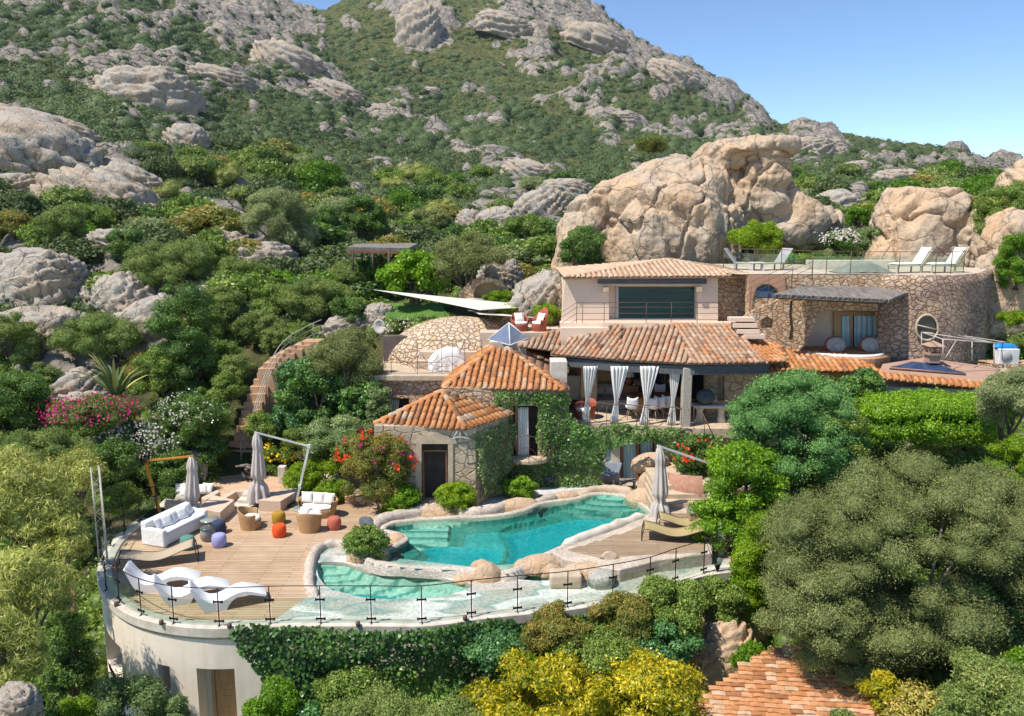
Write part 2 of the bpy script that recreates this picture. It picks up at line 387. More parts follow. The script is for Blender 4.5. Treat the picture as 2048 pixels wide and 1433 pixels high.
def bush_parts(par, seed, Rr, kind, n=3000, nl=14, lr=.38, leaf=None, zmin=-.35, stem=True, h0=.85, depth=.3, fuzz=.12, coreK=1, core=.66, base=None, name='foliage', hang=0., upw=0., squash=.85, barkm=None, tb=(0, 1), rsc=1., skirt=0, ball=False, c_r=None):
    """crown centred over parent, its bottom at about the ground"""
    rng = np.random.default_rng(seed); k = FK[kind]
    p, d, idx, lt, ex, c, rad = crown(rng, Rr, nl, lr, n, zmin, squash, depth, fuzz, coreK=coreK, core=core, skirt=skirt, ball=ball, c_r=c_r)
    off = np.array([0, 0, Rr[2] * h0]) + np.array(WL[par.name])
    q = leaves(p + off, d, leaf or k[1], rng, k[2], k[3], hang, upw)
    ti = np.clip(tb[0] + (tb[1] - tb[0]) * (lt[idx] + rng.random(len(p)) ** 1.3 * .65), 0, 1)
    quad_mesh(name, q, ti, fmat(kind), (ex[0] + off, ex[1], ex[2]), parent=par)
    if stem:
        mb = MB(); W = WL[par.name]; zb = 0 if base is None else base
        js = np.argsort(-rad)[:7 if stem is True else stem]
        hmax = Rr[2] * h0
        for j in js:
            tip = Vector((c[j][0], c[j][1], hmax + c[j][2]))
            a = Vector((rng.uniform(-.12, .12) * Rr[0], rng.uniform(-.12, .12) * Rr[1], zb)); m_ = a.lerp(tip, .5); m_.z = zb + (tip.z - zb) * .4
            r0 = .035 * (Rr[0] + Rr[2]) * .6 * rsc
            mb.tube([W + a, W + m_, W + tip], [r0, r0 * .7, r0 * .25], 5)
        mb.build('trunk', barkm or BARK, par)
    return c, rad
def plant(name, label, cat, loc, Rr, kind, seed=1, group=None, rz=0, **kw):
    t = thing(name, loc, label, cat, group); bush_parts(t, seed, Rr, kind, **kw); t.rotation_euler.z = rz; return t
def flowers(par, seed, Rr, kind, n, h0=.85, size=None, blob=5, zone=None, name='flowers', spread=.07):
    rng = np.random.default_rng(seed); d = norm(rng.normal(0, 1, (n, 3))); d[:, 2] = np.abs(d[:, 2]); d[:, 1] = -np.abs(d[:, 1])
    c = d * np.array(Rr) * 1.02 + np.array([0, 0, Rr[2] * h0])
    if zone is not None: c = c[zone(c)]
    pts = np.repeat(c, blob, 0) + rng.normal(0, spread, (len(c) * blob, 3)); dd = np.repeat(d[:len(c)], blob, 0)
    q = leaves(pts + np.array(WL[par.name]), dd, size or FK[kind][1], rng, .8, .8)
    return tag(quad_mesh(name, q, rng.random(len(q)), fmat(kind), parent=par), kind='stuff')
def inpoly(x, y, poly):
    r = np.zeros(x.shape, bool); j = len(poly) - 1
    for i in range(len(poly)):
        xi, yi = poly[i][0], poly[i][1]; xj, yj = poly[j][0], poly[j][1]
        r ^= ((yi > y) != (yj > y)) & (x < (xj - xi) * (y - yi) / (yj - yi + 1e-12) + xi); j = i
    return r
def ivy(name, label, pxpoly, A, B, kind='ivy', dens=450, bulge=.18, seed=3, leaf=None, parent=None, cat='ivy', holes=(), group=None, hang=.8, rag=.12, tb=(0, 1), part_name='foliage'):
    """leafy cover on the vertical plane through A and B, outlined by photo points"""
    A, B = Vector(A), Vector(B); u = V2(B - A, 0).normalized(); nrm = Vector((u.y, -u.x, 0))
    if nrm.dot(CAM - A) < 0: nrm = -nrm
    pr = [hit(x, y, A, nrm) for x, y in pxpoly]; p2 = [((p - A).dot(u), p.z) for p in pr]
    hs = [[((hit(x, y, A, nrm) - A).dot(u), hit(x, y, A, nrm).z) for x, y in h] for h in holes]
    rng = np.random.default_rng(seed); xs = [p[0] for p in p2]; ys = [p[1] for p in p2]
    area = (max(xs) - min(xs)) * (max(ys) - min(ys)); n = int(area * dens)
    s = rng.uniform(min(xs) - .1, max(xs) + .1, n); z = rng.uniform(min(ys) - .1, max(ys) + .1, n)
    P3 = np.stack([s, z, s * 0], 1); ws = s + fbm(P3 * 2.2, 3, seed) * rag * 2; wz = z + fbm(P3 * 2.2 + 50, 3, seed) * rag * 2
    k = inpoly(ws, wz, p2)
    for h in hs: k &= ~inpoly(ws, wz, h)
    s, z = s[k], z[k]; P3 = P3[k]; bl = bulge * (.6 + fbm(P3 * 1.6, 4, seed + 9) * 1.3) + rng.normal(0, .03, len(s)); bl = np.maximum(bl, .02)
    An, un, nn = np.array(A), np.array(u), np.array(nrm)
    pts = An[None, :] * np.array([1, 1, 0]) + s[:, None] * un + bl[:, None] * nn + z[:, None] * np.array([0, 0, 1])
    kk = FK[kind]; q = leaves(pts, nn[None, :] + np.array([0, 0, .35]) + rng.normal(0, .1, (len(pts), 3)), leaf or kk[1], rng, kk[2], kk[3], hang)
    ti = np.clip(tb[0] + (tb[1] - tb[0]) * (.15 + .3 * fbm(P3 * 1.1, 2, seed + 4) + rng.random(len(pts)) ** 1.5 * .75), 0, 1)
    t = parent or thing(name, A, label, cat, group)
    return quad_mesh(part_name, q, ti, fmat(kind), parent=t)
# ---------------------------------------------------------------- rocks
def rock(name, label, loc, Rr, mat, seed=1, rz=0, k=5, amp=.22, f=1.1, flat=.0, ridge=.0, group=None, cut=.35, cat='boulder', tilt=(0, 0), parent=None, cellf=1.3, cella=.12, strata=0.):
    v, f_ = ico(k); v = v.copy(); q = v * f + seed * 13.7
    r = 1 + amp * fbm(q, 4, seed) + ridge * (ridged(q * 1.5, 3, seed) - .4)
    if cella:
        f1, f2, idv = worley(q * cellf, seed); r += cella * (np.minimum((f2 - f1) * 2.5, .5) + idv * .5 - .5)
    if strata:
        ax_ = norm(np.array([[math.sin(seed * 1.7) * .5, math.cos(seed * 2.3) * .3, 1.]]))[0]; sv = (v @ ax_) * 4.2 + .7 * fbm(q * 1.1, 3, seed + 3); fr = sv - np.floor(sv); r += strata * (np.minimum(fr * 1.6, 1) - .5 - 1.1 * np.clip(.12 - fr, 0, 1) * 4)
        f1, f2, idv = worley(q * 2.4, seed + 9); r -= strata * .9 * np.clip(.10 - (f2 - f1), 0, 1) * 8
    r += .035 * ridged(q * 3.5, 4, seed + 5) + .03 * fbm(q * 9, 3, seed + 6)
    p = v * r[:, None]; p = np.sign(p) * np.abs(p) ** (1 - flat)
    p[:, 2] = np.maximum(p[:, 2], -cut)
    p = p * np.array(Rr)
    M = np.array((Matrix.Rotation(rz, 3, 'Z') @ Matrix.Rotation(tilt[0], 3, 'X') @ Matrix.Rotation(tilt[1], 3, 'Y'))); p = p @ M.T
    me = bpy.data.meshes.new(name); me.from_pydata(p.tolist(), [], f_.tolist()); me.polygons.foreach_set('use_smooth', [True] * len(f_)); me.materials.append(mat)
    if parent: 
        me.transform(Matrix.Translation(Vector(loc) - WL[parent.name])); return link(name, me, loc, parent)
    o = link(name, me, loc); return tag(o, label, cat, group)
def bigrock(name, label, blobs, mat, vox=.12, d=((1.2, .5), (.35, .12)), seed=1, cat='rock formation', group=None, tafoni=0.):
    """one body grown from overlapping lobes, remeshed and weathered"""
    mb = MB()
    iv, if_ = ico(3)
    for i, b in enumerate(blobs):
        c, r = b[0], b[1]; tl = b[2] if len(b) > 2 else (0, 0, 0)
        M = np.array(Matrix.Rotation(tl[2], 3, 'Z') @ Matrix.Rotation(tl[1], 3, 'Y') @ Matrix.Rotation(tl[0], 3, 'X'))
        ib = np.sign(iv) * np.abs(iv) ** .72; p = ib * (1 + .12 * fbm(iv * 1.3 + i * 5, 2, seed + i))[:, None] * np.array(r) * .92; p = p @ M.T + np.array(c)
        mb.add(p.tolist(), if_.tolist(), True)
    o = mb.build(name, mat)
    m = o.modifiers.new('r', 'REMESH'); m.mode = 'VOXEL'; m.voxel_size = vox
    sm = o.modifiers.new('sm', 'SMOOTH'); sm.iterations = 9
    bpy.context.view_layer.update(); dg = bpy.context.evaluated_depsgraph_get()
    me = bpy.data.meshes.new_from_object(o.evaluated_get(dg)); o.modifiers.clear(); o.data = me
    n = len(me.vertices); co = np.empty(n * 3, np.float32); me.vertices.foreach_get('co', co); co = co.reshape(-1, 3).astype(float)
    no = np.empty(n * 3, np.float32); me.vertices.foreach_get('normal', no); no = no.reshape(-1, 3).astype(float)
    disp = 0
    for sc, am in d: cz = co * np.array([1, 1, .5]); disp = disp + am * (fbm(cz / sc + seed * 3, 4, seed) + .5 * (ridged(cz / sc * .7, 3, seed + 7) - .3))
    if tafoni:
        f1, f2, idv = worley(co / 1.6 * np.array([1, 1, .7]), seed + 3); hole = np.clip(.42 - f1, 0, 1) * (idv > .35); disp = disp - tafoni * hole * 3 * (vn(co * .25, 5) > -.1)
        g = np.abs(vn(co * np.array([.45, .45, .09]), seed + 8)); disp = disp - .55 * np.clip(.10 - g, 0, 1) * 9
    wq = co + .5 * np.stack([fbm(co, 3, 61), fbm(co, 3, 62), fbm(co, 3, 63)], 1)
    f1, f2, idv = worley(wq / 3.0 * np.array([1, 1, .6]), seed + 13); disp = disp - .38 * np.clip(.06 - (f2 - f1), 0, 1) * 14 + .10 * (idv - .5)
    disp = disp + .07 * ridged(co / .5, 3, seed + 21) + .05 * fbm(co / .16, 2, seed + 22)
    co += no * disp[:, None]; me.vertices.foreach_set('co', co.astype(np.float32).ravel()); me.update()
    me.polygons.foreach_set('use_smooth', [True] * len(me.polygons))
    if not me.materials: me.materials.append(mat)
    return tag(o, label, cat, group)
# ---------------------------------------------------------------- camera, sky, sun
sc = bpy.context.scene
cd = bpy.data.cameras.new('camera'); cam = bpy.data.objects.new('camera', cd); C.objects.link(cam)
cam.location = CAM; cam.rotation_euler = (PI / 2 - PITCH, 0, 0); cd.sensor_width = 36; cd.lens = FPX / 2048 * 36; cd.clip_end = 5000; cd.clip_start = .5
sc.camera = cam
SUND = Vector((.52, .30, -1.0)).normalized()      # the way the light travels
EL = math.asin(-SUND.z); AZ = math.atan2(-SUND.x, -SUND.y)
w = bpy.data.worlds.new('World'); sc.world = w; w.use_nodes = True
wt = w.node_tree; bg = wt.nodes['Background']; sky = wt.nodes.new('ShaderNodeTexSky'); sky.sky_type = 'NISHITA'; sky.sun_disc = False
sky.sun_elevation = EL; sky.sun_rotation = AZ; sky.air_density = 1.0; sky.dust_density = .0; sky.ozone_density = 1.2; sky.altitude = 3000
hs = wt.nodes.new('ShaderNodeHueSaturation'); hs.inputs['Saturation'].default_value = 1.1; wt.links.new(sky.outputs[0], hs.inputs['Color']); wt.links.new(hs.outputs[0], bg.inputs[0]); bg.inputs[1].default_value = .15
sl = bpy.data.lights.new('sun', 'SUN'); sl.energy = 4.6; sl.angle = R(.5); sl.color = (1, .94, .84)
so = bpy.data.objects.new('sun', sl); C.objects.link(so); so.rotation_euler = SUND.to_track_quat('-Z', 'Y').to_euler(); so.location = (-20, -10, 60)
sc.view_settings.view_transform = 'Standard'; sc.view_settings.look = 'None'; sc.view_settings.gamma = 1; sc.view_settings.exposure = .42
sc.render.engine = 'CYCLES'; sc.cycles.use_denoising = True; sc.cycles.max_bounces = 6; sc.cycles.diffuse_bounces = 3; sc.cycles.glossy_bounces = 3
sc.cycles.transparent_max_bounces = 12; sc.cycles.transmission_bounces = 4; sc.cycles.sample_clamp_indirect = 6
sc.cycles.caustics_reflective = False; sc.cycles.caustics_refractive = False
# ---------------------------------------------------------------- terrain: heights at measured columns and distances
COLS = np.array([-500, -100, 100, 300, 500, 700, 900, 1100, 1300, 1500, 1700, 1900, 2100, 2500.])
NEAR = {6: [-5] * 14, 14: [-5, -5, -4.5, -4.5, -4, -4, -4, -4, -4, -3, -3, -3, -2.5, -2.5],
 20: [-4, -4, -4, -4.2, -4, -4, -4, -4, -4, -3, -1.6, -1, -.5, 0], 24: [-2.5, -2.5, -3, -3, -3, -3, -3, -3, -3, -2, -.5, .5, .5, .5],
 28: [0, 0, -.6, -1.2, -2, -2, -2, -2, -2, -1, 1, 1.5, 2, 2.5], 32: [2.5, 2, 1.2, .4, -.2, -.3, -.3, -.3, -.3, 0, 2.0, 2.6, 3.2, 4],
 36: [4.5, 4, 3.2, 2.8, 2.8, 3.0, 3.0, 3.0, 3.0, 3, 3.6, 4.2, 5, 6], 41: [6.5, 6, 5.5, 5, 5.5, 5.2, 5.6, 6, 7, 7.5, 7.6, 7.6, 7.6, 8]}
FAR = {50: [(-500, 480), (100, 500), (300, 520), (500, 535), (900, 540), (1500, 540), (1800, 525), (2048, 500), (2500, 470)],
 65: [(-500, 400), (100, 430), (300, 450), (500, 470), (640, 480), (900, 490), (1140, 480), (1500, 475), (1800, 450), (2048, 430), (2500, 400)],
 85: [(-500, 320), (100, 350), (300, 380), (500, 410), (900, 435), (1140, 430), (1500, 430), (1800, 410), (2048, 400), (2500, 380)],
 110: [(-500, 230), (100, 260), (300, 300), (500, 350), (720, 380), (900, 400), (1500, 390), (1800, 382), (2048, 388), (2500, 380)],
 150: [(-500, 130), (100, 160), (300, 200), (400, 240), (500, 270), (640, 300), (720, 320), (900, 345), (1140, 350), (1500, 348), (1800, 350), (2048, 372), (2500, 380)],
 200: [(-500, 40), (100, 70), (300, 120), (400, 160), (500, 200), (640, 245), (720, 270), (900, 300), (1140, 308), (1300, 310), (1520, 318), (1800, 330), (2048, 366), (2500, 400)],
 280: [(-500, -60), (100, -20), (300, 40), (400, 80), (500, 120), (640, 165), (720, 200), (900, 235), (1140, 245), (1300, 262), (1400, 278), (1520, 292), (1700, 303), (1850, 318), (2048, 360), (2500, 410)],
 400: [(-500, -170), (100, -130), (300, -30), (380, 20), (470, 40), (560, 62), (640, 95), (720, 115), (900, 130), (1140, 140), (1220, 150), (1300, 182), (1400, 218), (1520, 268), (1600, 278), (1700, 290), (1850, 307), (1950, 330), (2048, 357), (2500, 430)],
 600: [(-500, -300), (100, -250), (300, -90), (355, -12), (430, -6), (500, -30), (545, -15), (590, 12), (640, 38), (690, 12), (740, -22), (800, -80), (900, -110), (1000, -100), (1100, -40), (1150, 2), (1200, 38), (1300, 108), (1375, 132), (1410, 150), (1450, 195), (1520, 250), (1570, 262), (1700, 287), (1850, 305), (1950, 331), (2048, 358), (2500, 440)],
 700: [(-500, -200), (100, -150), (300, 0), (500, 80), (640, 140), (900, 30), (1100, 80), (1300, 220), (1520, 340), (2500, 520)],
 900: [(-500, 100), (300, 200), (900, 200), (1500, 420), (2500, 600)]}
def tanpy(py): return np.tan(np.arctan((py - CY) / FPX) + PITCH)
def sx(px): return (px - CX) / FPX / math.cos(PITCH)      # x / y of a column, near enough
YR = sorted(list(NEAR) + list(FAR)); XT = np.arange(-500, 2501, 20.)
TAB = []
for Y in YR:
    if Y in NEAR: TAB.append(np.interp(XT, COLS, NEAR[Y]))
    else: TAB.append(CAM.z - Y * tanpy(np.interp(XT, [a for a, b in FAR[Y]], [b for a, b in FAR[Y]])))
TAB = np.array(TAB); LY = np.log(np.array(YR, float))
def base_h(px, Y):
    px = np.clip(px, -500, 2500); fx = (px + 500) / 20; ix = np.clip(fx.astype(int), 0, len(XT) - 2); tx = fx - ix
    ly = np.log(np.clip(Y, 6, 900)); iy = np.clip(np.searchsorted(LY, ly, side='right') - 1, 0, len(YR) - 2); ty = (ly - LY[iy]) / (LY[iy + 1] - LY[iy])
    def s(j): j = np.clip(j, 0, len(YR) - 1); return TAB[j, ix] * (1 - tx) + TAB[j, ix + 1] * tx
    return s(iy) * (1 - ty) + s(iy + 1) * ty
ROCKZ = [ # cx, cy, rx, ry, angle, strength: bare rock as seen in the photo
 (1080, 15, 110, 55, 12, .95), (1180, 65, 80, 34, 25, .95), (1270, 120, 110, 32, 32, .95), (1370, 165, 95, 28, 35, .95), (1460, 212, 66, 24, 40, .95), (850, 40, 55, 60, 0, 1.), (830, 10, 70, 30, 0, .8), (1060, 150, 30, 12, 10, .6), (1010, 60, 60, 22, 30, .8),
 (480, 10, 140, 42, 15, 1.2), (600, 45, 60, 26, 12, 1.1), (520, 60, 40, 20, 20, .9), (540, 90, 120, 30, 32, .8), (620, 150, 110, 42, 28, .95), (690, 190, 60, 24, 30, .9), (520, 170, 60, 30, 20, .8), (320, 150, 120, 45, -5, 1.), (400, 190, 60, 30, 20, .9),
 (150, 12, 90, 20, 0, .8), (60, 50, 70, 16, 10, .6), (120, 110, 120, 14, 5, .6), (230, 95, 90, 16, 10, .6), (40, 180, 60, 22, 10, .7), (330, 50, 90, 12, 25, .5),
 (60, 260, 110, 50, 18, 1.1), (170, 310, 130, 40, 30, 1.1), (230, 370, 100, 40, 28, 1.1), (50, 340, 80, 40, 0, 1.), (270, 320, 60, 18, 30, .9), (390, 265, 55, 30, 5, 1.), (300, 240, 40, 26, 5, .7),
 (480, 470, 130, 32, 20, 1.1), (560, 500, 60, 26, 10, 1.), (240, 400, 80, 14, 10, .6), (250, 550, 70, 46, 10, 1.), (70, 560, 110, 80, 0, .9), (300, 640, 110, 50, -30, 1.), (140, 740, 120, 50, -10, .9), (440, 590, 40, 20, 0, .6), (450, 680, 30, 34, 0, .7), (700, 640, 70, 30, 0, .8),
 (1010, 400, 110, 28, -25, 1.), (960, 440, 60, 26, -10, 1.), (1080, 360, 80, 22, 15, 1.), (1000, 320, 90, 14, 15, .9), (800, 240, 60, 14, 15, .8), (880, 262, 60, 10, 25, .8), (990, 242, 30, 14, 0, 1.), (730, 315, 30, 10, 0, .8), (1110, 440, 60, 50, 0, 1.), (1060, 470, 60, 30, 0, .6), (720, 410, 40, 12, 0, .6),
 (1180, 215, 70, 22, 20, .7), (1230, 245, 60, 14, 10, .7), (1420, 270, 160, 14, 5, .7), (1330, 265, 60, 12, 5, .7), (1610, 285, 70, 24, 15, .9), (1590, 310, 50, 20, 10, .9), (1740, 325, 60, 14, 15, .7), (1780, 355, 60, 20, 10, .9), (1850, 330, 60, 10, 10, .8), (1940, 345, 70, 16, 8, .9), (1660, 400, 60, 26, 0, 1.), (1980, 370, 60, 20, 0, .8), (1700, 350, 70, 8, 5, .6)]
def rockmask(px, py):
    m = np.zeros(px.shape)
    wx = px + 26 * fbm(np.stack([px / 60, py / 60, px * 0], -1), 3, 40); wy = py + 16 * fbm(np.stack([px / 60, py / 60, px * 0 + 5], -1), 3, 41)
    for cx, cy, rx, ry, an, st in ROCKZ:
        a = R(an); dx = wx - cx; dy = wy - cy; u = dx * math.cos(a) + dy * math.sin(a); v = -dx * math.sin(a) + dy * math.cos(a)
        m = np.maximum(m, st * np.clip(1.5 - np.sqrt((u / rx) ** 2 + (v / ry) ** 2), 0, 1))
    n = fbm(np.stack([px / 45, py / 22, px * 0], -1), 4, 77); n2 = fbm(np.stack([px / 14, py / 8, px * 0], -1), 3, 79)
    m = np.where(py < 430, np.maximum(m, np.clip((n - .20) * 3.2, 0, .85)), m)
    return np.clip((m + n2 * .55 + n * .2 - .36) * 3.5, 0, 1)
def pyof(Y, Z): return CY + FPX * np.tan(np.arctan((CAM.z - Z) / Y) - PITCH)
NXg, NYg = 1000, 620
gx = np.linspace(-480, 2480, NXg); gy = np.exp(np.linspace(math.log(6), math.log(900), NYg)); GX, GY = np.meshgrid(gx, gy)
H = base_h(GX, GY)
for _ in range(5):
    H[:, 1:-1] = (H[:, :-2] + 2 * H[:, 1:-1] + H[:, 2:]) / 4; H[1:-1] = (H[:-2] + 2 * H[1:-1] + H[2:]) / 4
WX = sx(GX) * GY; PYg = pyof(GY, H); RM = rockmask(GX, PYg); RM[GY < 33] = 0
pp = np.stack([WX, GY, WX * 0], -1); far = np.clip((GY - 45) / 60, 0, 1)
def dome(p2, s, seed):
    f1, f2, idv = worley(p2 / s, seed); return np.sqrt(np.clip(1 - (f1 / .85) ** 2, 0, 1)) * (.35 + .65 * idv) , f2 - f1
wpp = pp[..., :2] + 2.2 * np.stack([fbm(pp / 6, 3, 5), fbm(pp / 6, 3, 6)], -1)
rot = np.stack([wpp[..., 0] * .8 + wpp[..., 1] * .6, (-wpp[..., 0] * .6 + wpp[..., 1] * .8) * 1.9], -1)
d1, e1 = dome(rot, 26., 21); d2, e2 = dome(rot, 9., 22); d3, e3 = dome(rot, 3.6, 23)
f2_ = np.clip((GY - 150) / 200, 0, 1)
RB = RM.copy()
for _ in range(7):
    RB[:, 1:-1] = (RB[:, :-2] + 2 * RB[:, 1:-1] + RB[:, 2:]) / 4; RB[1:-1] = (RB[:-2] + 2 * RB[1:-1] + RB[2:]) / 4
rel = (d1 * 5 * f2_ + d2 * (1.3 + 2.0 * f2_) * np.clip(GY / 70, .5, 1) + d3 * (.35 + .5 * f2_)) - 1.2 * f2_
sl_ = (pp[..., 0] * .35 + GY * .25 + H * 1.0) / 3.2 + 1.2 * fbm(pp / 9, 3, 71); rel += (np.minimum((sl_ - np.floor(sl_)) * 1.5, 1) - .5) * (.5 + .9 * f2_)
rel += (ridged(pp / 9 + 3, 4, 31) * 1.9 - .4) * (.25 + .75 * f2_) * np.clip(GY / 80, .3, 1) + .3 * fbm(pp / 1.5, 3, 33) * np.clip(GY / 60, .3, 1)
gen = fbm(pp / 40, 4, 51) * 5 * f2_ + fbm(pp / 12, 3, 52) * 1.0 * np.clip((GY - 40) / 60, 0, 1.5) + fbm(pp / 3, 3, 53) * .18
H = H + gen + RB * rel
TERR_PX, TERR_H = gx, H
def ground(px, Y):
    """terrain height under column px at distance Y"""
    i = (px + 480) / 2960 * (NXg - 1); j = (math.log(Y) - math.log(6)) / (math.log(900) - math.log(6)) * (NYg - 1)
    i0 = int(min(max(i, 0), NXg - 2)); j0 = int(min(max(j, 0), NYg - 2)); a = i - i0; b = j - j0
    return float((H[j0, i0] * (1 - a) + H[j0, i0 + 1] * a) * (1 - b) + (H[j0 + 1, i0] * (1 - a) + H[j0 + 1, i0 + 1] * a) * b)
def colpx(X, Y): return CX + X / Y * FPX * math.cos(PITCH)
def gz(X, Y): return ground(colpx(X, Y), Y)
def onhill(px, py, Y0=33, Y1=600):
    """first terrain point met by the sight line through a photo point"""
    ys = np.exp(np.linspace(math.log(Y0), math.log(Y1), 500)); t = float(tanpy(py))
    for Y in ys:
        if ground(px, Y) >= CAM.z - Y * t: return Vector(((px - CX) / FPX / math.cos(PITCH) * Y, Y, ground(px, Y)))
    return None
V = np.stack([WX, GY, H], -1).reshape(-1, 3); me = bpy.data.meshes.new('hillside')
idx = (np.arange(NYg - 1)[:, None] * NXg + np.arange(NXg - 1)[None, :]); F = np.stack([idx, idx + 1, idx + NXg + 1, idx + NXg], -1).reshape(-1, 4)
me.vertices.add(len(V)); me.vertices.foreach_set('co', V.astype(np.float32).ravel()); me.loops.add(F.size); me.loops.foreach_set('vertex_index', F.astype(np.int32).ravel())
me.polygons.add(len(F)); me.polygons.foreach_set('loop_start', (np.arange(len(F)) * 4).astype(np.int32)); me.polygons.foreach_set('loop_total', np.full(len(F), 4, np.int32))
me.update(calc_edges=True); a = me.attributes.new('rock', 'FLOAT', 'POINT'); a.data.foreach_set('value', RM.astype(np.float32).ravel()); me.polygons.foreach_set('use_smooth', [True] * len(F))
t = NT('hill_ground'); p = t.pos(); rk = t.attr('rock')
n1 = t.noise(p, .5, 9, .68); n2 = t.noise(p, .06, 5); n3 = t.noise(t.pos(sc=(1, 1, .5)), .16, 8, .7)
rock_c = t.mix(t.ramp(n1, [(.3, 0.), (.65, 1.)]), (.14, .125, .108), (.37, .33, .285)); rock_c = t.mix(t.ramp(n2, [(.42, 0.), (.65, .7)]), rock_c, (.42, .35, .28))
rock_c = t.mix(t.ramp(n3, [(.52, 0.), (.66, .8)]), rock_c, (.10, .10, .095))
vv = t.n('ShaderNodeTexVoronoi', _feature='DISTANCE_TO_EDGE', Scale=.16); ww = t.n('ShaderNodeVectorMath', _operation='ADD'); t.set(ww, 'i0', t.pos(sc=(1, 1.3, 1.3))); t.set(ww, 'i1', t.n('ShaderNodeVectorMath', _operation='SCALE', i0=t.noise(p, .25, 4, out=1), Scale=5.)); t.set(vv, 'Vector', ww)
crk = t.ramp(vv.outputs[0], [(0., 1.), (.045, 0.)]); rock_c = t.mix(t.math('MULTIPLY', crk, .7), rock_c, (.07, .065, .06))
soil = t.mix(t.ramp(n1, [(.4, 0.), (.6, 1.)]), (.055, .075, .025), (.15, .145, .06))
c = t.mix(t.ramp(rk, [(.25, 0.), (.5, 1.)]), soil, rock_c)
hb = t.math('ADD', t.math('MULTIPLY', n1, 2.), t.math('MULTIPLY', t.math('MULTIPLY', crk, rk), -.8))
t.bsdf(c, .95, .1, t.bump(hb, 1., .6)); me.materials.append(t.m)
hill = link('hillside', me, Vector((0, 0, 0))); tag(hill, kind='structure')
mb = MB(); mb.box((0, 440, 130), (1900, 960, 290)); hz = mb.build('haze', None); t = NT('air'); t.t.links.new(t.n('ShaderNodeVolumePrincipled', Color=(.80, .88, 1.0), Density=.00009, Anisotropy=.3).outputs[0], t.out.inputs['Volume']); hz.data.materials.append(t.m); tag(hz, kind='stuff')
# plain far sheet reaching the horizon on every side
mb = MB(); mb.sheet([(-3000, -60), (3000, -60), (3000, 3000), (-3000, 3000)], z=-12); tag(mb.build('ground', mk('far_soil', (.12, .11, .06), obj=False, vs=.05)), kind='structure')
# ---------------------------------------------------------------- helpers for lines read off the photo
def smooth(pts, k=6, closed=False):
    n = len(pts); out = []
    for i in range(n if closed else n - 1):
        p0 = pts[(i - 1) % n] if (closed or i > 0) else pts[i]; p1 = pts[i]; p2 = pts[(i + 1) % n]; p3 = pts[(i + 2) % n] if (closed or i + 2 < n) else p2
        for j in range(k):
            t = j / k; out.append(.5 * ((2 * p1) + (p2 - p0) * t + (2 * p0 - 5 * p1 + 4 * p2 - p3) * t * t + (3 * p1 - p0 - 3 * p2 + p3) * t ** 3))
    if not closed: out.append(pts[-1])
    return out
def PP(lst, z=0.): return [P(x, y, z) for x, y in lst]
def offset(pts, d):
    out = []
    for i, p in enumerate(pts):
        a = pts[max(i - 1, 0)]; b = pts[min(i + 1, len(pts) - 1)]; u = V2(b - a, 0).normalized(); out.append(p + Vector((-u.y, u.x, 0)) * d)
    return out
def pxof(v):
    d = Vector(v) - CAM; k = d.dot(FWD); return (CX + FPX * d.x / k, CY - FPX * d.dot(UPV) / k)
def sdf(x, y, poly):
    d = np.full(x.shape, 1e9)
    for i in range(len(poly)):
        ax, ay = poly[i][0], poly[i][1]; bx, by = poly[(i + 1) % len(poly)][0], poly[(i + 1) % len(poly)][1]
        L = (bx - ax) ** 2 + (by - ay) ** 2 + 1e-12; t_ = np.clip(((x - ax) * (bx - ax) + (y - ay) * (by - ay)) / L, 0, 1)
        d = np.minimum(d, np.hypot(x - ax - t_ * (bx - ax), y - ay - t_ * (by - ay)))
    return np.where(inpoly(x, y, poly), d, -d)
# ---------------------------------------------------------------- surface materials
def m_planks(name, cols, ang=0., w=.13, L=2.2, rough=.65):
    t = NT(name); p = t.pos(rot=(0, 0, ang))
    b = t.n('ShaderNodeTexBrick', Vector=p, Scale=1., Mortar__Size=.006, Brick__Width=L, Row__Height=w); b.offset = .37; b.inputs['Color1'].default_value = (0, 0, 0, 1); b.inputs['Color2'].default_value = (1, 1, 1, 1); b.inputs['Mortar'].default_value = (.5, .5, .5, 1)
    c = t.ramp(b.outputs['Color'], [(0, cols[0]), (.5, cols[1]), (1., cols[2])])
    g = t.noise(t.pos(rot=(0, 0, ang), sc=(1.2, 26, 1)), 1.5, 7, .65); c = t.mix(t.ramp(g, [(.36, .75), (.66, 0.)]), c, cols[3])
    s = t.noise(t.pos(), .45, 5, .6); c = t.mix(t.ramp(s, [(.38, .0), (.72, .55)]), c, cols[4])
    c = t.mix(b.outputs['Fac'], c, (.06, .04, .03))
    t.bsdf(c, rough, .3, t.bump(t.math('SUBTRACT', t.math('MULTIPLY', g, .3), b.outputs['Fac']), .4, .01)); return t.m
WOOD = m_planks('deck_wood', [(.44, .29, .175), (.55, .385, .24), (.63, .465, .30), (.30, .18, .10), (.64, .50, .35)])
WOOD2 = m_planks('deck_wood_brown', [(.33, .23, .14), (.42, .30, .19), (.50, .38, .25), (.20, .13, .08), (.46, .36, .25)], ang=0.04)
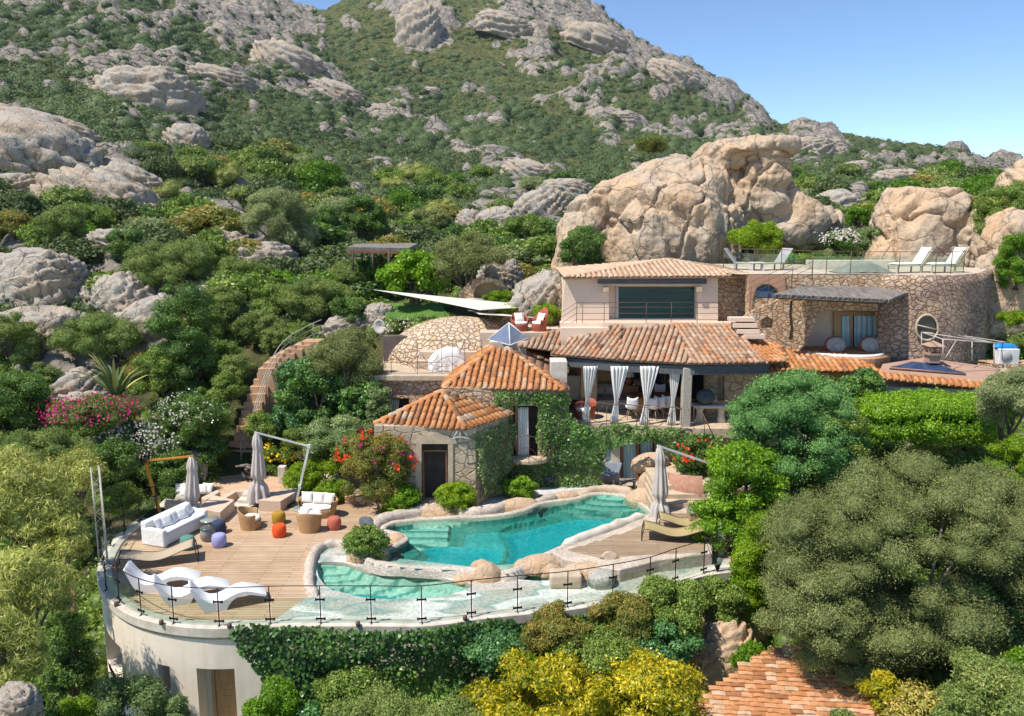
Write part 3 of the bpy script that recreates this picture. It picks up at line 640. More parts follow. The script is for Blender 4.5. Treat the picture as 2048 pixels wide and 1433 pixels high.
def m_mosaic():
    t = NT('mosaic_paving'); p = t.pos()
    ds = t.n('ShaderNodeVectorMath', _operation='ADD'); t.set(ds, 'i0', t.pos(sc=(.22, .6, 1))); t.set(ds, 'i1', t.n('ShaderNodeVectorMath', _operation='SCALE', i0=t.noise(t.pos(sc=(.35, .8, 1)), .9, 2, .4, out=1), Scale=.9))
    w_ = t.noise(ds, 1.25, 1, .4)
    c = t.ramp(w_, [(.30, (.45, .41, .35)), (.40, (.48, .46, .40)), (.43, (.28, .37, .34)), (.47, (.50, .48, .42)), (.52, (.72, .70, .65)), (.58, (.74, .72, .68)), (.60, (.32, .40, .37)), (.64, (.50, .47, .41)), (.72, (.45, .42, .36))])
    v = t.n('ShaderNodeTexVoronoi', Scale=16.); t.set(v, 'Vector', p); s = t.n('ShaderNodeSeparateColor', Color=v.outputs['Color']).outputs[0]
    c = t.mix(1., c, t.ramp(s, [(0, .72), (.5, .95), (1, 1.12)]), 'MULTIPLY'); t.bsdf(c, .6, .3, t.bump(v.outputs['Distance'], .3, .01)); return t.m
MOSAIC = m_mosaic()
def m_pebble(name, a, b, scale=22):
    t = NT(name); p = t.pos(); v = t.n('ShaderNodeTexVoronoi', Scale=float(scale)); t.set(v, 'Vector', p); s = t.n('ShaderNodeSeparateColor', Color=v.outputs['Color']).outputs[0]
    c = t.ramp(s, [(0, a), (.6, tuple((x + y) / 2 for x, y in zip(a, b))), (1, b)]); c = t.mix(1., c, t.ramp(t.noise(p, 1.2, 4), [(.3, .8), (.7, 1.05)]), 'MULTIPLY')
    t.bsdf(c, .8, .25, t.bump(v.outputs['Distance'], .5, .02)); return t.m
PEB = m_pebble('pebble_render', (.42, .35, .28), (.66, .57, .48)); PEBG = m_pebble('pebble_grey', (.30, .29, .25), (.56, .53, .47))
def m_pool():
    t = NT('pool_mosaic'); p = t.pos(); z = t.attr('zone')
    v = t.n('ShaderNodeTexVoronoi', Scale=13.); t.set(v, 'Vector', p); s = t.n('ShaderNodeSeparateColor', Color=v.outputs['Color']).outputs[0]
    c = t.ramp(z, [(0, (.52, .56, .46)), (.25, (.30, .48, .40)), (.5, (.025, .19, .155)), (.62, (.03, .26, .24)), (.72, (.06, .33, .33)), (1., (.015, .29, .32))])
    c = t.mix(1., c, t.ramp(s, [(0, .8), (.5, 1.), (1, 1.18)]), 'MULTIPLY')
    cau = t.n('ShaderNodeTexVoronoi', _feature='SMOOTH_F1', Scale=3.2); t.set(cau, 'Vector', t.pos())
    t.bsdf(c, .6, .3); return t.m
POOLM = m_pool()
def m_water():
    t = NT('water'); p = t.pos(); nb = t.bump(t.noise(p, 3.5, 3, .5), .12, .04)
    g = t.n('ShaderNodeBsdfGlossy', Roughness=.03, Normal=nb); tr = t.n('ShaderNodeBsdfTransparent'); t.set(tr, 'Color', (.78, .98, .96))
    fr = t.n('ShaderNodeFresnel', IOR=1.33, Normal=nb); mx = t.n('ShaderNodeMixShader'); t.t.links.new(fr.outputs[0], mx.inputs[0])
    t.t.links.new(tr.outputs[0], mx.inputs[1]); t.t.links.new(g.outputs[0], mx.inputs[2]); t.t.links.new(mx.outputs[0], t.out.inputs[0]); return t.m
WATER = m_water()
def m_terra():
    t = NT('terracotta_paving'); p = t.pos(rot=(0, 0, .6))
    b = t.n('ShaderNodeTexBrick', Vector=p, Scale=1., Mortar__Size=.012, Brick__Width=.36, Row__Height=.18); b.inputs['Color1'].default_value = (.52, .29, .17, 1); b.inputs['Color2'].default_value = (.62, .40, .25, 1); b.inputs['Mortar'].default_value = (.46, .34, .25, 1)
    c = t.mix(t.ramp(t.noise(t.pos(), .8, 5), [(.35, 0.), (.7, .6)]), b.outputs[0], (.60, .46, .33)); t.bsdf(c, .8, .25, t.bump(t.math('MULTIPLY', b.outputs['Fac'], -1.), .3, .01)); return t.m
TERRA = m_terra()
WHITEP = NT('white_render'); _p = WHITEP.pos(); _s = WHITEP.noise(WHITEP.pos(sc=(2.5, 2.5, .25)), 1.5, 6, .65)
_c = WHITEP.mix(WHITEP.ramp(_s, [(.5, 0.), (.78, .5)]), (.80, .69, .56), (.56, .44, .33)); _c = WHITEP.mix(WHITEP.ramp(WHITEP.noise(WHITEP.pos(sc=(5, 5, .12)), 1.2, 4, .6), [(.66, 0.), (.76, .5)]), _c, (.5, .33, .18))
WHITEP.bsdf(_c, .9, .15, WHITEP.bump(WHITEP.noise(_p, 3, 6), .25, .04)); WHITEP = WHITEP.m
COPE = mk('coping_stone', (.66, .60, .51), (.50, .44, .36), rough=.85, vs=3, bs=40, obj=False)
SAND = mk('sandstone', (.56, .44, .31), (.44, .34, .24), rough=.9, vs=4, bs=30, obj=False)
PLAST = mk('peach_plaster', (.62, .48, .36), (.55, .42, .31), rough=.9, vs=2, bs=20, obj=False)
IRON = mk('dark_iron', (.035, .025, .022), rough=.5, metal=.6, bump=0); RUST = mk('brown_iron', (.16, .10, .075), rough=.7, metal=.3, bump=0)
PEACH = rockmat('peach_rock', (.56, .42, .29), (.34, .26, .19), (.60, .38, .22), .6, 2.2, bst=.5)
GREYR = rockmat('grey_rock', (.44, .395, .335), (.12, .105, .09), (.48, .36, .25), .5, 1.3, bst=1.)
WARMR = rockmat('warm_rock', (.52, .415, .31), (.20, .165, .135), (.60, .40, .24), .5, 1.0, bst=1.)
BLUER = rockmat('blue_rock', (.13, .15, .17), (.05, .055, .06), (.18, .19, .19), .3, 3., bst=.4)
GLASS = glassmat('clear_glass', (.90, .955, .925), 0)
# ---------------------------------------------------------------- terrace slab, deck, mosaic
COPX = [(345, 985), (318, 1012), (283, 1036), (256, 1055), (228, 1081), (209, 1110), (199, 1140), (201, 1163), (211, 1186), (232, 1208), (262, 1227), (300, 1240), (345, 1249), (395, 1254), (440, 1255), (541, 1251), (642, 1250), (743, 1250), (844, 1250), (905, 1244), (943, 1238), (1035, 1228), (1135, 1218), (1225, 1203), (1299, 1187), (1350, 1168), (1407, 1150), (1482, 1140)]
COP = smooth(PP(COPX, .05), 6)
FRONT = [V2(p, 0) for p in COP]
MP = smooth(PP([(770, 1060), (789, 1047), (841, 1040), (919, 1037), (994, 1032), (1050, 1022), (1091, 1006), (1155, 998), (1193, 989), (1230, 990), (1261, 997), (1283, 1010), (1300, 1029), (1250, 1052), (1180, 1075), (1108, 1100), (1060, 1122), (1020, 1142), (1000, 1141), (943, 1137), (847, 1134), (790, 1129), (741, 1120), (765, 1105), (800, 1090), (815, 1078), (800, 1068)], .22), 3, True)
LP = smooth(PP([(642, 1130), (687, 1131), (714, 1139), (755, 1151), (830, 1155), (875, 1160), (912, 1168), (945, 1176), (925, 1188), (890, 1196), (851, 1201), (789, 1204), (728, 1201), (687, 1191), (660, 1184), (645, 1170), (636, 1155), (635, 1139)], -.08), 3, True)
SP = smooth(PP([(1010, 1145), (1040, 1143), (1085, 1152), (1110, 1158), (1100, 1166), (1040, 1164), (1000, 1158)], -.06), 3, True)
back = [(6.9, 33.3, 0), (6.9, 36, 0), (-9, 36, 0), (-9.8, 32, 0)]
outer = FRONT + [Vector(b) for b in back]
mb = MB(); mb.sheet([V2(p) for p in outer], [[V2(p, 0) for p in MP], [V2(p, 0) for p in LP], [V2(p, 0) for p in SP]], z=0, thick=.3)
tag(mb.build('terrace_floor', mk('pale_paving', (.50, .42, .33), (.42, .35, .27), obj=False, vs=1.5)), kind='structure')
dk = [(600, 1237)] + [(x, y - 8 if x > 260 else y) for x, y in COPX[14:4:-1]]
inner = offset(COP, .33); i0 = min(range(len(inner)), key=lambda i: abs(pxof(inner[i])[0] - 552) + abs(pxof(inner[i])[1] - 1243))
wd = [V2(p, 0) for p in inner[10:i0 + 1]] + PP([(625, 1187), (616, 1165), (618, 1130), (628, 1108), (655, 1093), (700, 1096), (720, 1080), (750, 1062), (762, 1044), (800, 1026), (836, 1022), (842, 1012), (700, 1006), (640, 1004), (590, 1012), (560, 1016), (500, 1028), (440, 1032), (400, 1036), (352, 1028)])
mb = MB(); mb.sheet(wd, z=.004); tag(mb.build('wooden_deck', WOOD), kind='structure')
ms = [V2(p, 0) for p in inner[i0:]] + PP([(1420, 1105), (1320, 1105), (1240, 1122), (1130, 1126), (1010, 1130), (940, 1134), (800, 1118), (700, 1110), (655, 1093), (628, 1108), (618, 1130), (616, 1165), (625, 1187)])
mb = MB(); mb.sheet(ms, [[V2(p, 0) for p in LP], [V2(p, 0) for p in SP]], z=.0045); tag(mb.build('mosaic_paving', MOSAIC), kind='structure')
pt = PP([(352, 1026), (400, 1034), (470, 1024), (590, 1008), (620, 985), (600, 950), (560, 938), (380, 934), (330, 965)])
mb = MB(); mb.sheet(pt, z=.003); tag(mb.build('terracotta_patio', TERRA), kind='structure')
gv = PP([(936, 1020), (1000, 1008), (1100, 988), (1210, 972), (1190, 962), (1000, 985), (930, 1000)])
mb = MB(); mb.sheet(gv, z=.006); tag(mb.build('white_gravel_path', m_pebble('white_gravel', (.45, .43, .42), (.78, .76, .74), 30)), kind='structure')
# ---------------------------------------------------------------- pools
def basin(name, poly, zw, depthf, par):
    xs = [p.x for p in poly]; ys = [p.y for p in poly]; st = .09
    X, Y = np.meshgrid(np.arange(min(xs) - .3, max(xs) + .3, st), np.arange(min(ys) - .3, max(ys) + .3, st)); d = sdf(X, Y, poly)
    dep, zone = depthf(X, Y, d); Z = np.where(d > -.02, zw - dep * np.clip((d + .02) / .14, 0, 1), zw + .01)
    idm = -np.ones(X.shape, int); keep = d > -.22; idm[keep] = np.arange(keep.sum()); V = np.stack([X, Y, Z], -1)[keep]
    a, b, c, e = idm[:-1, :-1], idm[:-1, 1:], idm[1:, 1:], idm[1:, :-1]; ok = (a >= 0) & (b >= 0) & (c >= 0) & (e >= 0); F = np.stack([a[ok], b[ok], c[ok], e[ok]], -1)
    me = bpy.data.meshes.new(name); me.from_pydata((V - np.array(WL[par.name])).tolist(), [], F.tolist()); at = me.attributes.new('zone', 'FLOAT', 'POINT'); at.data.foreach_set('value', zone[keep].astype(np.float32))
    me.materials.append(POOLM); link(name, me, None, par)
DA = smooth(PP([(1012, 1071), (1029, 1062), (1070, 1054), (1131, 1038), (1190, 1036), (1249, 1037), (1235, 1050), (1180, 1072), (1110, 1094), (1070, 1108), (1040, 1126), (1014, 1128), (1018, 1108), (1022, 1090)], -.2), 3, True)
DB = smooth(PP([(846, 1098), (870, 1090), (905, 1089), (960, 1091), (991, 1093), (1005, 1106), (998, 1120), (970, 1130), (936, 1135), (880, 1134), (835, 1131), (848, 1118), (862, 1108)], -.2), 3, True)
SHN = PP([(775, 1060), (800, 1052), (845, 1056), (900, 1053), (960, 1046), (1010, 1042), (1060, 1026), (1040, 1018), (900, 1030), (790, 1040)], .0)
def mdepth(X, Y, d):
    a = sdf(X, Y, DA); b = sdf(X, Y, DB); s = sdf(X, Y, SHN)
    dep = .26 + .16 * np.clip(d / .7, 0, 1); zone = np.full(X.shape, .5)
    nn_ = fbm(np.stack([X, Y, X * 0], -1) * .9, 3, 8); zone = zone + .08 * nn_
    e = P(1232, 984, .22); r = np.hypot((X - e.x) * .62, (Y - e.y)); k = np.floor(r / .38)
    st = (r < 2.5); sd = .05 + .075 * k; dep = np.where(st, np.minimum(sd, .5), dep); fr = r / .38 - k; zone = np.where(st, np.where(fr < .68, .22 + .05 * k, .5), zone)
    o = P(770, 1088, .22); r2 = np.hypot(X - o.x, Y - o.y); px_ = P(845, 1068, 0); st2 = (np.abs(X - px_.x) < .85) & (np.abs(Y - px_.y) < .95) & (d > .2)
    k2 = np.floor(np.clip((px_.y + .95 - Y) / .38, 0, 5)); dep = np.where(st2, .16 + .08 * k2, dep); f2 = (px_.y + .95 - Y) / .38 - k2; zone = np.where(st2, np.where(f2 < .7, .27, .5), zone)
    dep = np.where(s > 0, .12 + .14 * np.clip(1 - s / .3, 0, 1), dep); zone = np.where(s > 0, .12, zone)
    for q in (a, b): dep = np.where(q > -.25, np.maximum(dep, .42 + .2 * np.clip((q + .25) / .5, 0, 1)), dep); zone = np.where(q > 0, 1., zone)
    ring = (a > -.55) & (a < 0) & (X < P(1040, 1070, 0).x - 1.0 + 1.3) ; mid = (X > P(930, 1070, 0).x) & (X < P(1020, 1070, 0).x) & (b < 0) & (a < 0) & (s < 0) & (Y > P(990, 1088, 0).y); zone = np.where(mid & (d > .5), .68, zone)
    return dep, zone
pool = thing('swimming_pool', P(1020, 1080, .22), 'large free-form turquoise swimming pool between peach boulders', 'swimming pool')
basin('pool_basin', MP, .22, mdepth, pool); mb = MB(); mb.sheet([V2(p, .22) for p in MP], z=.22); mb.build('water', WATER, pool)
_n = len(MP); _r = []; _ccw = 1 if sum(MP[i].x * MP[(i + 1) % _n].y - MP[(i + 1) % _n].x * MP[i].y for i in range(_n)) > 0 else -1
for i in range(_n + 1):
    p = MP[i % _n]; u = V2(MP[(i + 1) % _n] - MP[(i - 1) % _n], 0).normalized(); o_ = Vector((u.y, -u.x, 0)) * _ccw
    _w = .05 * math.sin(i * .9) + .03 * math.sin(i * 2.3)
    _r.append([V2(p, z_) + o_ * q for q, z_ in ((-.05, -.1), (-.04, .24), (.0, .262 + _w * .4), (.09, .27 + _w * .5), (.16, .25 + _w * .4), (.20 + _w * .5, .14), (.24 + _w, -.05))])
mb = MB(); mb.grid(_r); mb.build('rim', PEB, pool)
DL = smooth(PP([(663, 1180), (690, 1176), (740, 1179), (790, 1184), (838, 1194), (845, 1201), (789, 1204), (728, 1199), (690, 1191)], -.3), 3, True)
def ldepth(X, Y, d):
    a = sdf(X, Y, DL); dep = .22 + .1 * np.clip(d, 0, 1); o = P(640, 1110, 0); r = (np.hypot((X - o.x) * .6, Y - o.y)); k = np.floor(r / .36); st = r < 2.6
    dep = np.where(st, .08 + .05 * k, dep + .1); zone = np.where(st, np.where(r / .36 - k < .72, .14, .42), .2)
    dep = np.where(a > -.1, np.maximum(dep, .42), dep); zone = np.where(a > 0, .98, zone); return dep, zone
lp = thing('plunge_pool', P(780, 1170, -.08), 'small crescent plunge pool with curved steps in front of the large pool', 'plunge pool')
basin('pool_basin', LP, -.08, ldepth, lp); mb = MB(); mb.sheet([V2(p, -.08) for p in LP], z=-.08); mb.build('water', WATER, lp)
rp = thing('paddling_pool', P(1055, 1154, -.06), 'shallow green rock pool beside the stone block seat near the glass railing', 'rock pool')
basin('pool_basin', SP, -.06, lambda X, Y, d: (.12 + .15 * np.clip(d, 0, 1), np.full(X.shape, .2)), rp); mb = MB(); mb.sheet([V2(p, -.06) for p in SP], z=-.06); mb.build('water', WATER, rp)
def curb(name, label, pts, w, h, mat, zb=-.05, seed=1, cat='pool curb'):
    rg = random.Random(seed); rows = []
    pts = smooth(pts, 5)
    for i, p in enumerate(pts):
        a = pts[max(i - 1, 0)]; b = pts[min(i + 1, len(pts) - 1)]; u = V2(b - a, 0).normalized(); nn = Vector((-u.y, u.x, 0)); k = 1 + rg.uniform(-.1, .1)
        e = min(i, len(pts) - 1 - i); tp = min(1, (e + .6) / 3)
        rows.append([V2(p, zb) + nn * (-w / 2) * tp] + [V2(p, zb + (h - zb) * math.sin(PI * q) ** .45 * k * tp) + nn * (-math.cos(PI * q) * w / 2 * k * tp) for q in (.06, .18, .32, .5, .68, .82, .94)] + [V2(p, zb) + nn * (w / 2) * tp])
    mb = MB(); mb.grid(rows); return tag(mb.build(name, mat), label, cat)
curb('pool_curb', 'rounded pebble curb wrapping the left end of the plunge pool', PP([(700, 1097), (672, 1092), (640, 1100), (624, 1120), (619, 1150), (619, 1178), (634, 1194)]), .32, .22, PEB)
curb('pool_curb', 'pale pebble curb from the dark boulder up to the left boulder behind the pool', PP([(742, 1062), (760, 1050), (795, 1038), (840, 1028), (870, 1024)]), .5, .32, PEB, seed=4)
curb('pool_curb', 'pale pebble curb dipping between the two boulders behind the pool', PP([(905, 1024), (930, 1034), (960, 1034), (990, 1028), (1020, 1014)]), .42, .36, PEB, seed=5)
curb('pool_curb', 'pale pebble rim behind the far end of the pool near the flat rock', PP([(1060, 1018), (1090, 1006), (1120, 999)]), .35, .28, PEB, seed=6)
curb('pool_curb', 'stone rim around the top step at the far end of the pool', PP([(1150, 1000), (1192, 988), (1235, 987), (1270, 994)]), .4, .34, SAND, seed=7)
curb('pool_curb', 'narrow stone rim between the pool and the brown wooden platform', PP([(1302, 1040), (1250, 1060), (1180, 1086), (1112, 1110)], 0), .4, .44, COPE, seed=8)
# raised platform with the brown boards
EP = PP([(1104, 1104), (1300, 1036), (1345, 1026), (1425, 1050), (1425, 1106), (1318, 1120), (1240, 1140), (1198, 1134), (1126, 1117)], .4)
ep = thing('sunbathing_platform', V2(EP[8], 0), 'raised stone platform with weathered brown boards right of the pool', 'platform')
mb = MB(); mb.prism(EP, -.05, .4); mb.build('stone_base', m_pebble('pink_pebble', (.44, .36, .28), (.66, .56, .46)), ep, bevel=.04)
mb = MB(); mb.sheet(PP([(1134, 1101), (1160, 1092), (1168, 1093), (1190, 1082), (1200, 1083), (1230, 1069), (1240, 1070), (1287, 1050), (1330, 1038), (1410, 1052), (1410, 1105), (1290, 1110), (1205, 1118)], .4), z=.405, thick=.004); mb.build('boards', WOOD2, ep)
# steps behind the platform
st = thing('stone_steps', P(1365, 1040, .4), 'short flight of four pale stone steps behind the two slung loungers', 'steps')
for i in range(4):
    y0 = 26.05 + i * .42; mb = MB(); xa = (P(1334, 1036, .4).x + .07 * i); mb.box(((xa + 8.2) / 2 - .4, y0 + 1.2, .4 + .085 + i * .17 - .4), (8.2 - xa, 2.4 - i * .1, .17 + .8)); mb.build('step', SAND, st, bevel=.015)
mb = MB(); mb.prism([(5.3, 27.7, 0), (8.6, 27.7, 0), (8.6, 31, 0), (5.6, 30.6, 0)], .2, .95); tag(mb.build('brick_landing', TERRA), 'small terracotta brick landing above the pale stone steps', 'landing')
# ---------------------------------------------------------------- coping, curved white wall with openings, glass railing
cp = thing('white_annex', V2(COP[len(COP) // 3], -4.3), 'curved cream rendered wall block under the terrace with a wooden door and two deep windows', 'building')
mb = MB(); n = len(COP); ou = offset(COP, -.07); inn = offset(COP, .33); rows = []
for a_, b_ in zip(ou, inn): rows.append([V2(a_, -.2), V2(a_, .04), V2(a_, .06) + (b_ - a_) * .06, V2(b_, .06), V2(b_, -.02)])
mb.grid(rows, sm=False); mb.build('coping', COPE, cp)
def resample(pts, st):
    out = [pts[0]]; acc = 0
    for a_, b_ in zip(pts, pts[1:]):
        L = (b_ - a_).length; d_ = st - acc
        while d_ <= L: out.append(a_.lerp(b_, d_ / L)); d_ += st
        acc = L - (d_ - st)
    return out
WPL = resample([V2(p, 0) for p in COP], .1)
OPN = [(207, 243, -1.55, -.35 - .45, 'w', 1268, 1352), (312, 342, 0, 0, 'w', 1331, 1392), (388, 474, 0, 0, 'd', 1339, 1500)]
wallc = [i for i in range(len(WPL))]
segs = []
for x0, x1, _a, _b, ty, yt, yb in OPN:
    ii = [i for i, p in enumerate(WPL) if pxof(V2(p, -1.2))[0] > x0 and pxof(V2(p, -1.2))[0] < x1 and pxof(V2(p, 0))[1] > 1150 and p.y < 23.5]
    m_ = WPL[(ii[0] + ii[-1]) // 2]; zt = Q(pxof(m_)[0], yt, m_.y).z; zb = Q(pxof(m_)[0], yb, m_.y).z if ty == 'w' else -4.3; segs.append((ii[0], ii[-1], zb, zt, ty))
mb = MB(); rec = MB()
def inn_pt(i, d):
    a_ = WPL[max(i - 1, 0)]; b_ = WPL[min(i + 1, len(WPL) - 1)]; u = V2(b_ - a_, 0).normalized(); return WPL[i] + Vector((-u.y, u.x, 0)) * d
parts = []
for i in range(len(WPL) - 1):
    a_, b_ = inn_pt(i, 0), inn_pt(i + 1, 0); z0, z1 = -4.3, -.15; cut = None
    for s_ in segs:
        if s_[0] <= i < s_[1]: cut = s_
    sp = [(z0, z1)] if not cut else [q for q in ((z0, cut[2]), (cut[3], z1)) if q[1] - q[0] > .02]
    for q in sp: mb.add([V2(a_, q[0]), V2(b_, q[0]), V2(b_, q[1]), V2(a_, q[1])], [(0, 1, 2, 3)], True)
for s_ in segs:
    i0_, i1_, zb, zt, ty = s_; D = .55; a_, b_ = inn_pt(i0_, 0), inn_pt(i1_, 0); u = (b_ - a_).normalized(); nn = Vector((-u.y, u.x, 0)); c_, d_ = a_ + nn * D + u * .0, b_ + nn * D
    mb.add([V2(a_, zb), V2(a_, zt), V2(c_, zt), V2(c_, zb)], [(0, 1, 2, 3)]); mb.add([V2(b_, zb), V2(b_, zt), V2(d_, zt), V2(d_, zb)], [(3, 2, 1, 0)])
    mb.add([V2(a_, zt), V2(b_, zt), V2(d_, zt), V2(c_, zt)], [(0, 1, 2, 3)]); mb.add([V2(a_, zb), V2(b_, zb), V2(d_, zb), V2(c_, zb)], [(3, 2, 1, 0)])
    parts.append((a_, b_, c_, d_, zb, zt, ty, u, nn))
mb.build('wall', WHITEP, cp)
DOORW = mk('door_wood', (.52, .31, .15), (.42, .24, .11), rough=.55, vs=3, bs=30, sc=(6, 6, .8))
DARKGL = mk('dark_window', (.03, .04, .045), rough=.08, spec=.8, bump=0)
for a_, b_, c_, d_, zb, zt, ty, u, nn in parts:
    L = (d_ - c_).length; mid = (c_ + d_) / 2 - nn * .02
    if ty == 'd':
        fr = MB(); 
        for q in (c_ + u * .22, d_ - u * .04): fr.beam(V2(q, zb) - nn * .05, V2(q, zt) - nn * .05, .09, .08)
        fr.beam(V2(c_, zt - .04) - nn * .05, V2(d_, zt - .04) - nn * .05, .08, .08)
        dr = MB(); dr.beam(V2(c_ + u * .27, (zb + zt) / 2) - nn * .03, V2(d_ - u * .09, (zb + zt) / 2) - nn * .03, .05, zt - zb - .1)
        for kk in range(14): dr.beam(V2(c_ + u * .33, zb + .15 + kk * .17) - nn * .057, V2(d_ - u * .15, zb + .15 + kk * .17) - nn * .057, .006, .145)
        do = dr.build('door', DOORW, cp); fr.build('door_frame', DOORW, cp)
        h = MB(); h.sphere(V2(c_ + u * .36, zb + 1.15) - nn * .12, .04, 10, 6); h.build('handle', IRON, do)
        pk = MB(); pk.add([V2(c_, zb), V2(c_, zt), V2(c_ + u * .2, zt), V2(c_ + u * .2, zb)], [(0, 1, 2, 3)]); pk.build('door_reveal', WHITEP, cp)
    else:
        wn = MB(); wn.add([V2(c_, zb), V2(d_, zb), V2(d_, zt), V2(c_, zt)], [(0, 1, 2, 3)]); wo = wn.build('window', DARKGL, cp)
        fr = MB()
        for q in (c_ + u * .04, d_ - u * .04, (c_ + d_) / 2): fr.beam(V2(q, zb) - nn * .03, V2(q, zt) - nn * .03, .07, .06)
        fr.beam(V2(c_, zt - .03) - nn * .03, V2(d_, zt - .03) - nn * .03, .06, .06); fr.build('window_frame', DOORW, wo)
# glass railing
POSTS = [(314, 1028), (280, 1048), (250, 1068), (222, 1092), (205, 1130), (213, 1182), (239, 1207), (283, 1231), (348, 1247), (439, 1252), (541, 1248), (642, 1247), (743, 1247), (844, 1247), (943, 1235), (1035, 1225), (1135, 1215), (1225, 1200), (1299, 1184), (1350, 1165), (1407, 1147)]
gr = thing('glass_railing', P(740, 1247, .06), 'long curved glass railing with thin dark posts along the terrace edge', 'railing')
bp = PP(POSTS, .06); hr = []
for i, b_ in enumerate(bp):
    mb = MB(); a_ = bp[max(i - 1, 0)]; c_ = bp[min(i + 1, len(bp) - 1)]; u = V2(c_ - a_, 0).normalized(); nn = Vector((-u.y, u.x, 0))
    mb.tube([b_ - Vector((0, 0, .15)), b_ + Vector((0, 0, 1.04))], .016, 6)
    for zz in (.13, .66):
        mb.beam(b_ + Vector((0, 0, zz)) - u * .12, b_ + Vector((0, 0, zz)) + u * .12, .03, .04); 
        for sg in (-1, 1): mb.beam(b_ + Vector((0, 0, zz)) + u * .11 * sg - Vector((0, 0, .035)), b_ + Vector((0, 0, zz)) + u * .11 * sg + Vector((0, 0, .035)), .03, .03)
    mb.tube([b_ + Vector((0, 0, .04)), b_ - nn * .09 - Vector((0, 0, .02))], .014, 5)
    mb.build('post', IRON, gr); hr.append(b_ + Vector((0, 0, 1.04)))
sp = smooth(bp, 5)
mb = MB(); mb.tube(smooth(hr, 5), .013, 6); mb.build('handrail', IRON, gr)
for i in range(len(bp) - 1):
    seg_ = sp[i * 5:i * 5 + 6]; mb = MB(); u0 = (seg_[1] - seg_[0]).normalized() * .05; seg_ = [seg_[0] + u0] + seg_[1:-1] + [seg_[-1] - (seg_[-1] - seg_[-2]).normalized() * .05]
    mb.grid([[p + Vector((0, 0, .06)), p + Vector((0, 0, .7))] for p in seg_], sm=False); mb.build('glass_panel', GLASS, gr, solid=.008)
for x, y, nm in ((233, 1212, 'nearest the left bend of the terrace'), (323, 1249, 'in front of the white wave loungers'), (459, 1256, 'above the white wall where the ivy starts'), (930, 1240, 'on the edge near the pink boulder'), (716, 1252, 'on the edge before the plunge pool'), (1324, 1178, 'towards the right end of the railing')):
    mb = MB(); mb.lathe([(.055, 0), (.06, .02), (.06, .10), (.045, .12), (.01, .125)], P(x, y, .06), 12); tag(mb.build('edge_light', RUST), 'small rusty round light on the coping ' + nm, 'light', 'edge lights on the coping')
# ---------------------------------------------------------------- tiled roofs
TILE = tintmat('roof_tiles_orange', [(.24, .12, .06), (.42, .19, .09), (.56, .22, .08), (.62, .27, .10), (.66, .34, .16), (.56, .44, .31)], vs=9, vary=.4)
TILEB = tintmat('roof_tiles_weathered', [(.22, .125, .08), (.38, .23, .15), (.50, .31, .20), (.58, .40, .27), (.58, .25, .12), (.60, .46, .33)], vs=9, vary=.45)
TILEP = tintmat('roof_tiles_pale', [(.48, .30, .19), (.58, .38, .25), (.62, .44, .30), (.66, .50, .36)], vs=8, vary=.3)
def roof(name, poly, mat, parent, sp=.235, L=.36, seed=1, under=None, hips=(), thick=.07, fl=0.):
    """barrel tiles over a flat polygon; poly[0]->poly[1] is the eave"""
    poly = [Vector(p) for p in poly]; a, b = poly[0], poly[1]; u = (b - a).normalized(); n = (b - a).cross(poly[2] - a)
    if n.z < 0: n = -n
    n.normalize(); v = n.cross(u).normalized()
    if v.z < 0: v = -v
    p2 = [((p - a).dot(u), (p - a).dot(v)) for p in poly]; rg = random.Random(seed); mb = MB(); us = [p[0] for p in p2]
    W = lambda x, y, h: a + u * x + v * y + n * h
    def tile(x, y0, y1, r0, r1, h0, h1, up, t):
        vs = []
        for (y, r, h) in ((y0, r0, h0), (y1, r1, h1)):
            for k in range(7):
                an = PI * k / 6; vs.append(W(x - r * math.cos(an), y, h + (math.sin(an) * r * .85 if up else -math.sin(an) * r * .5)))
        fs = [(k, k + 1, k + 8, k + 7) for k in range(6)]
        if up: fs.append(tuple(range(7))[::-1])
        mb.add(vs, [f if up else f[::-1] for f in fs], True, t)
    x = min(us) + sp * .5; base = [.0, 1.]
    while x < max(us):
        for (xx, up) in ((x, True), (x + sp / 2, False)):
            ys = []
            for i in range(len(p2)):
                (x0, y0), (x1, y1) = p2[i], p2[(i + 1) % len(p2)]
                if (x0 - xx) * (x1 - xx) < 0: ys.append(y0 + (y1 - y0) * (xx - x0) / (x1 - x0))
            if len(ys) < 2: continue
            lo, hi = min(ys), max(ys); y = lo - .06 + (0 if up else .01); k = 0; jx = rg.uniform(-.008, .008)
            while y < hi - .05:
                y1 = min(y + L * 1.12, hi + .02); t = min(1, max(0, rg.gauss(.56, .22)))
                tile(xx + jx + rg.uniform(-.006, .006), y, y1, .098 if up else .07, .082 if up else .075, (.045 if up else .035) + rg.uniform(0, .012), .02 if up else .012, up, t)
                y += L; k += 1
        x += sp
    for h in hips:
        p0, p1 = Vector(h[0]), Vector(h[1]); d = (p1 - p0); k = int(d.length / .34) + 1
        for i in range(k):
            q0 = p0 + d * (i / k) + Vector((0, 0, .055)); q1 = p0 + d * ((i + 1.12) / k) + Vector((0, 0, .03)); dd = (q1 - q0).normalized(); s_ = dd.cross(Vector((0, 0, 1))).normalized(); w_ = s_.cross(dd)
            vs = []
            for (q, r) in ((q0, .125), (q1, .10)):
                for j in range(7): an = PI * j / 6; vs.append(q - s_ * (r * math.cos(an)) + w_ * (r * math.sin(an) * .8))
            mb.add(vs, [(j, j + 1, j + 8, j + 7) for j in range(6)] + [tuple(range(7))[::-1]], True, min(1, max(0, rg.gauss(.6, .25))))
    mb.sheet([p - n * .0 for p in poly], fr=(a, u, v), thick=thick, nrm=n, t=.15)
    return mb.build(name, mat, parent)
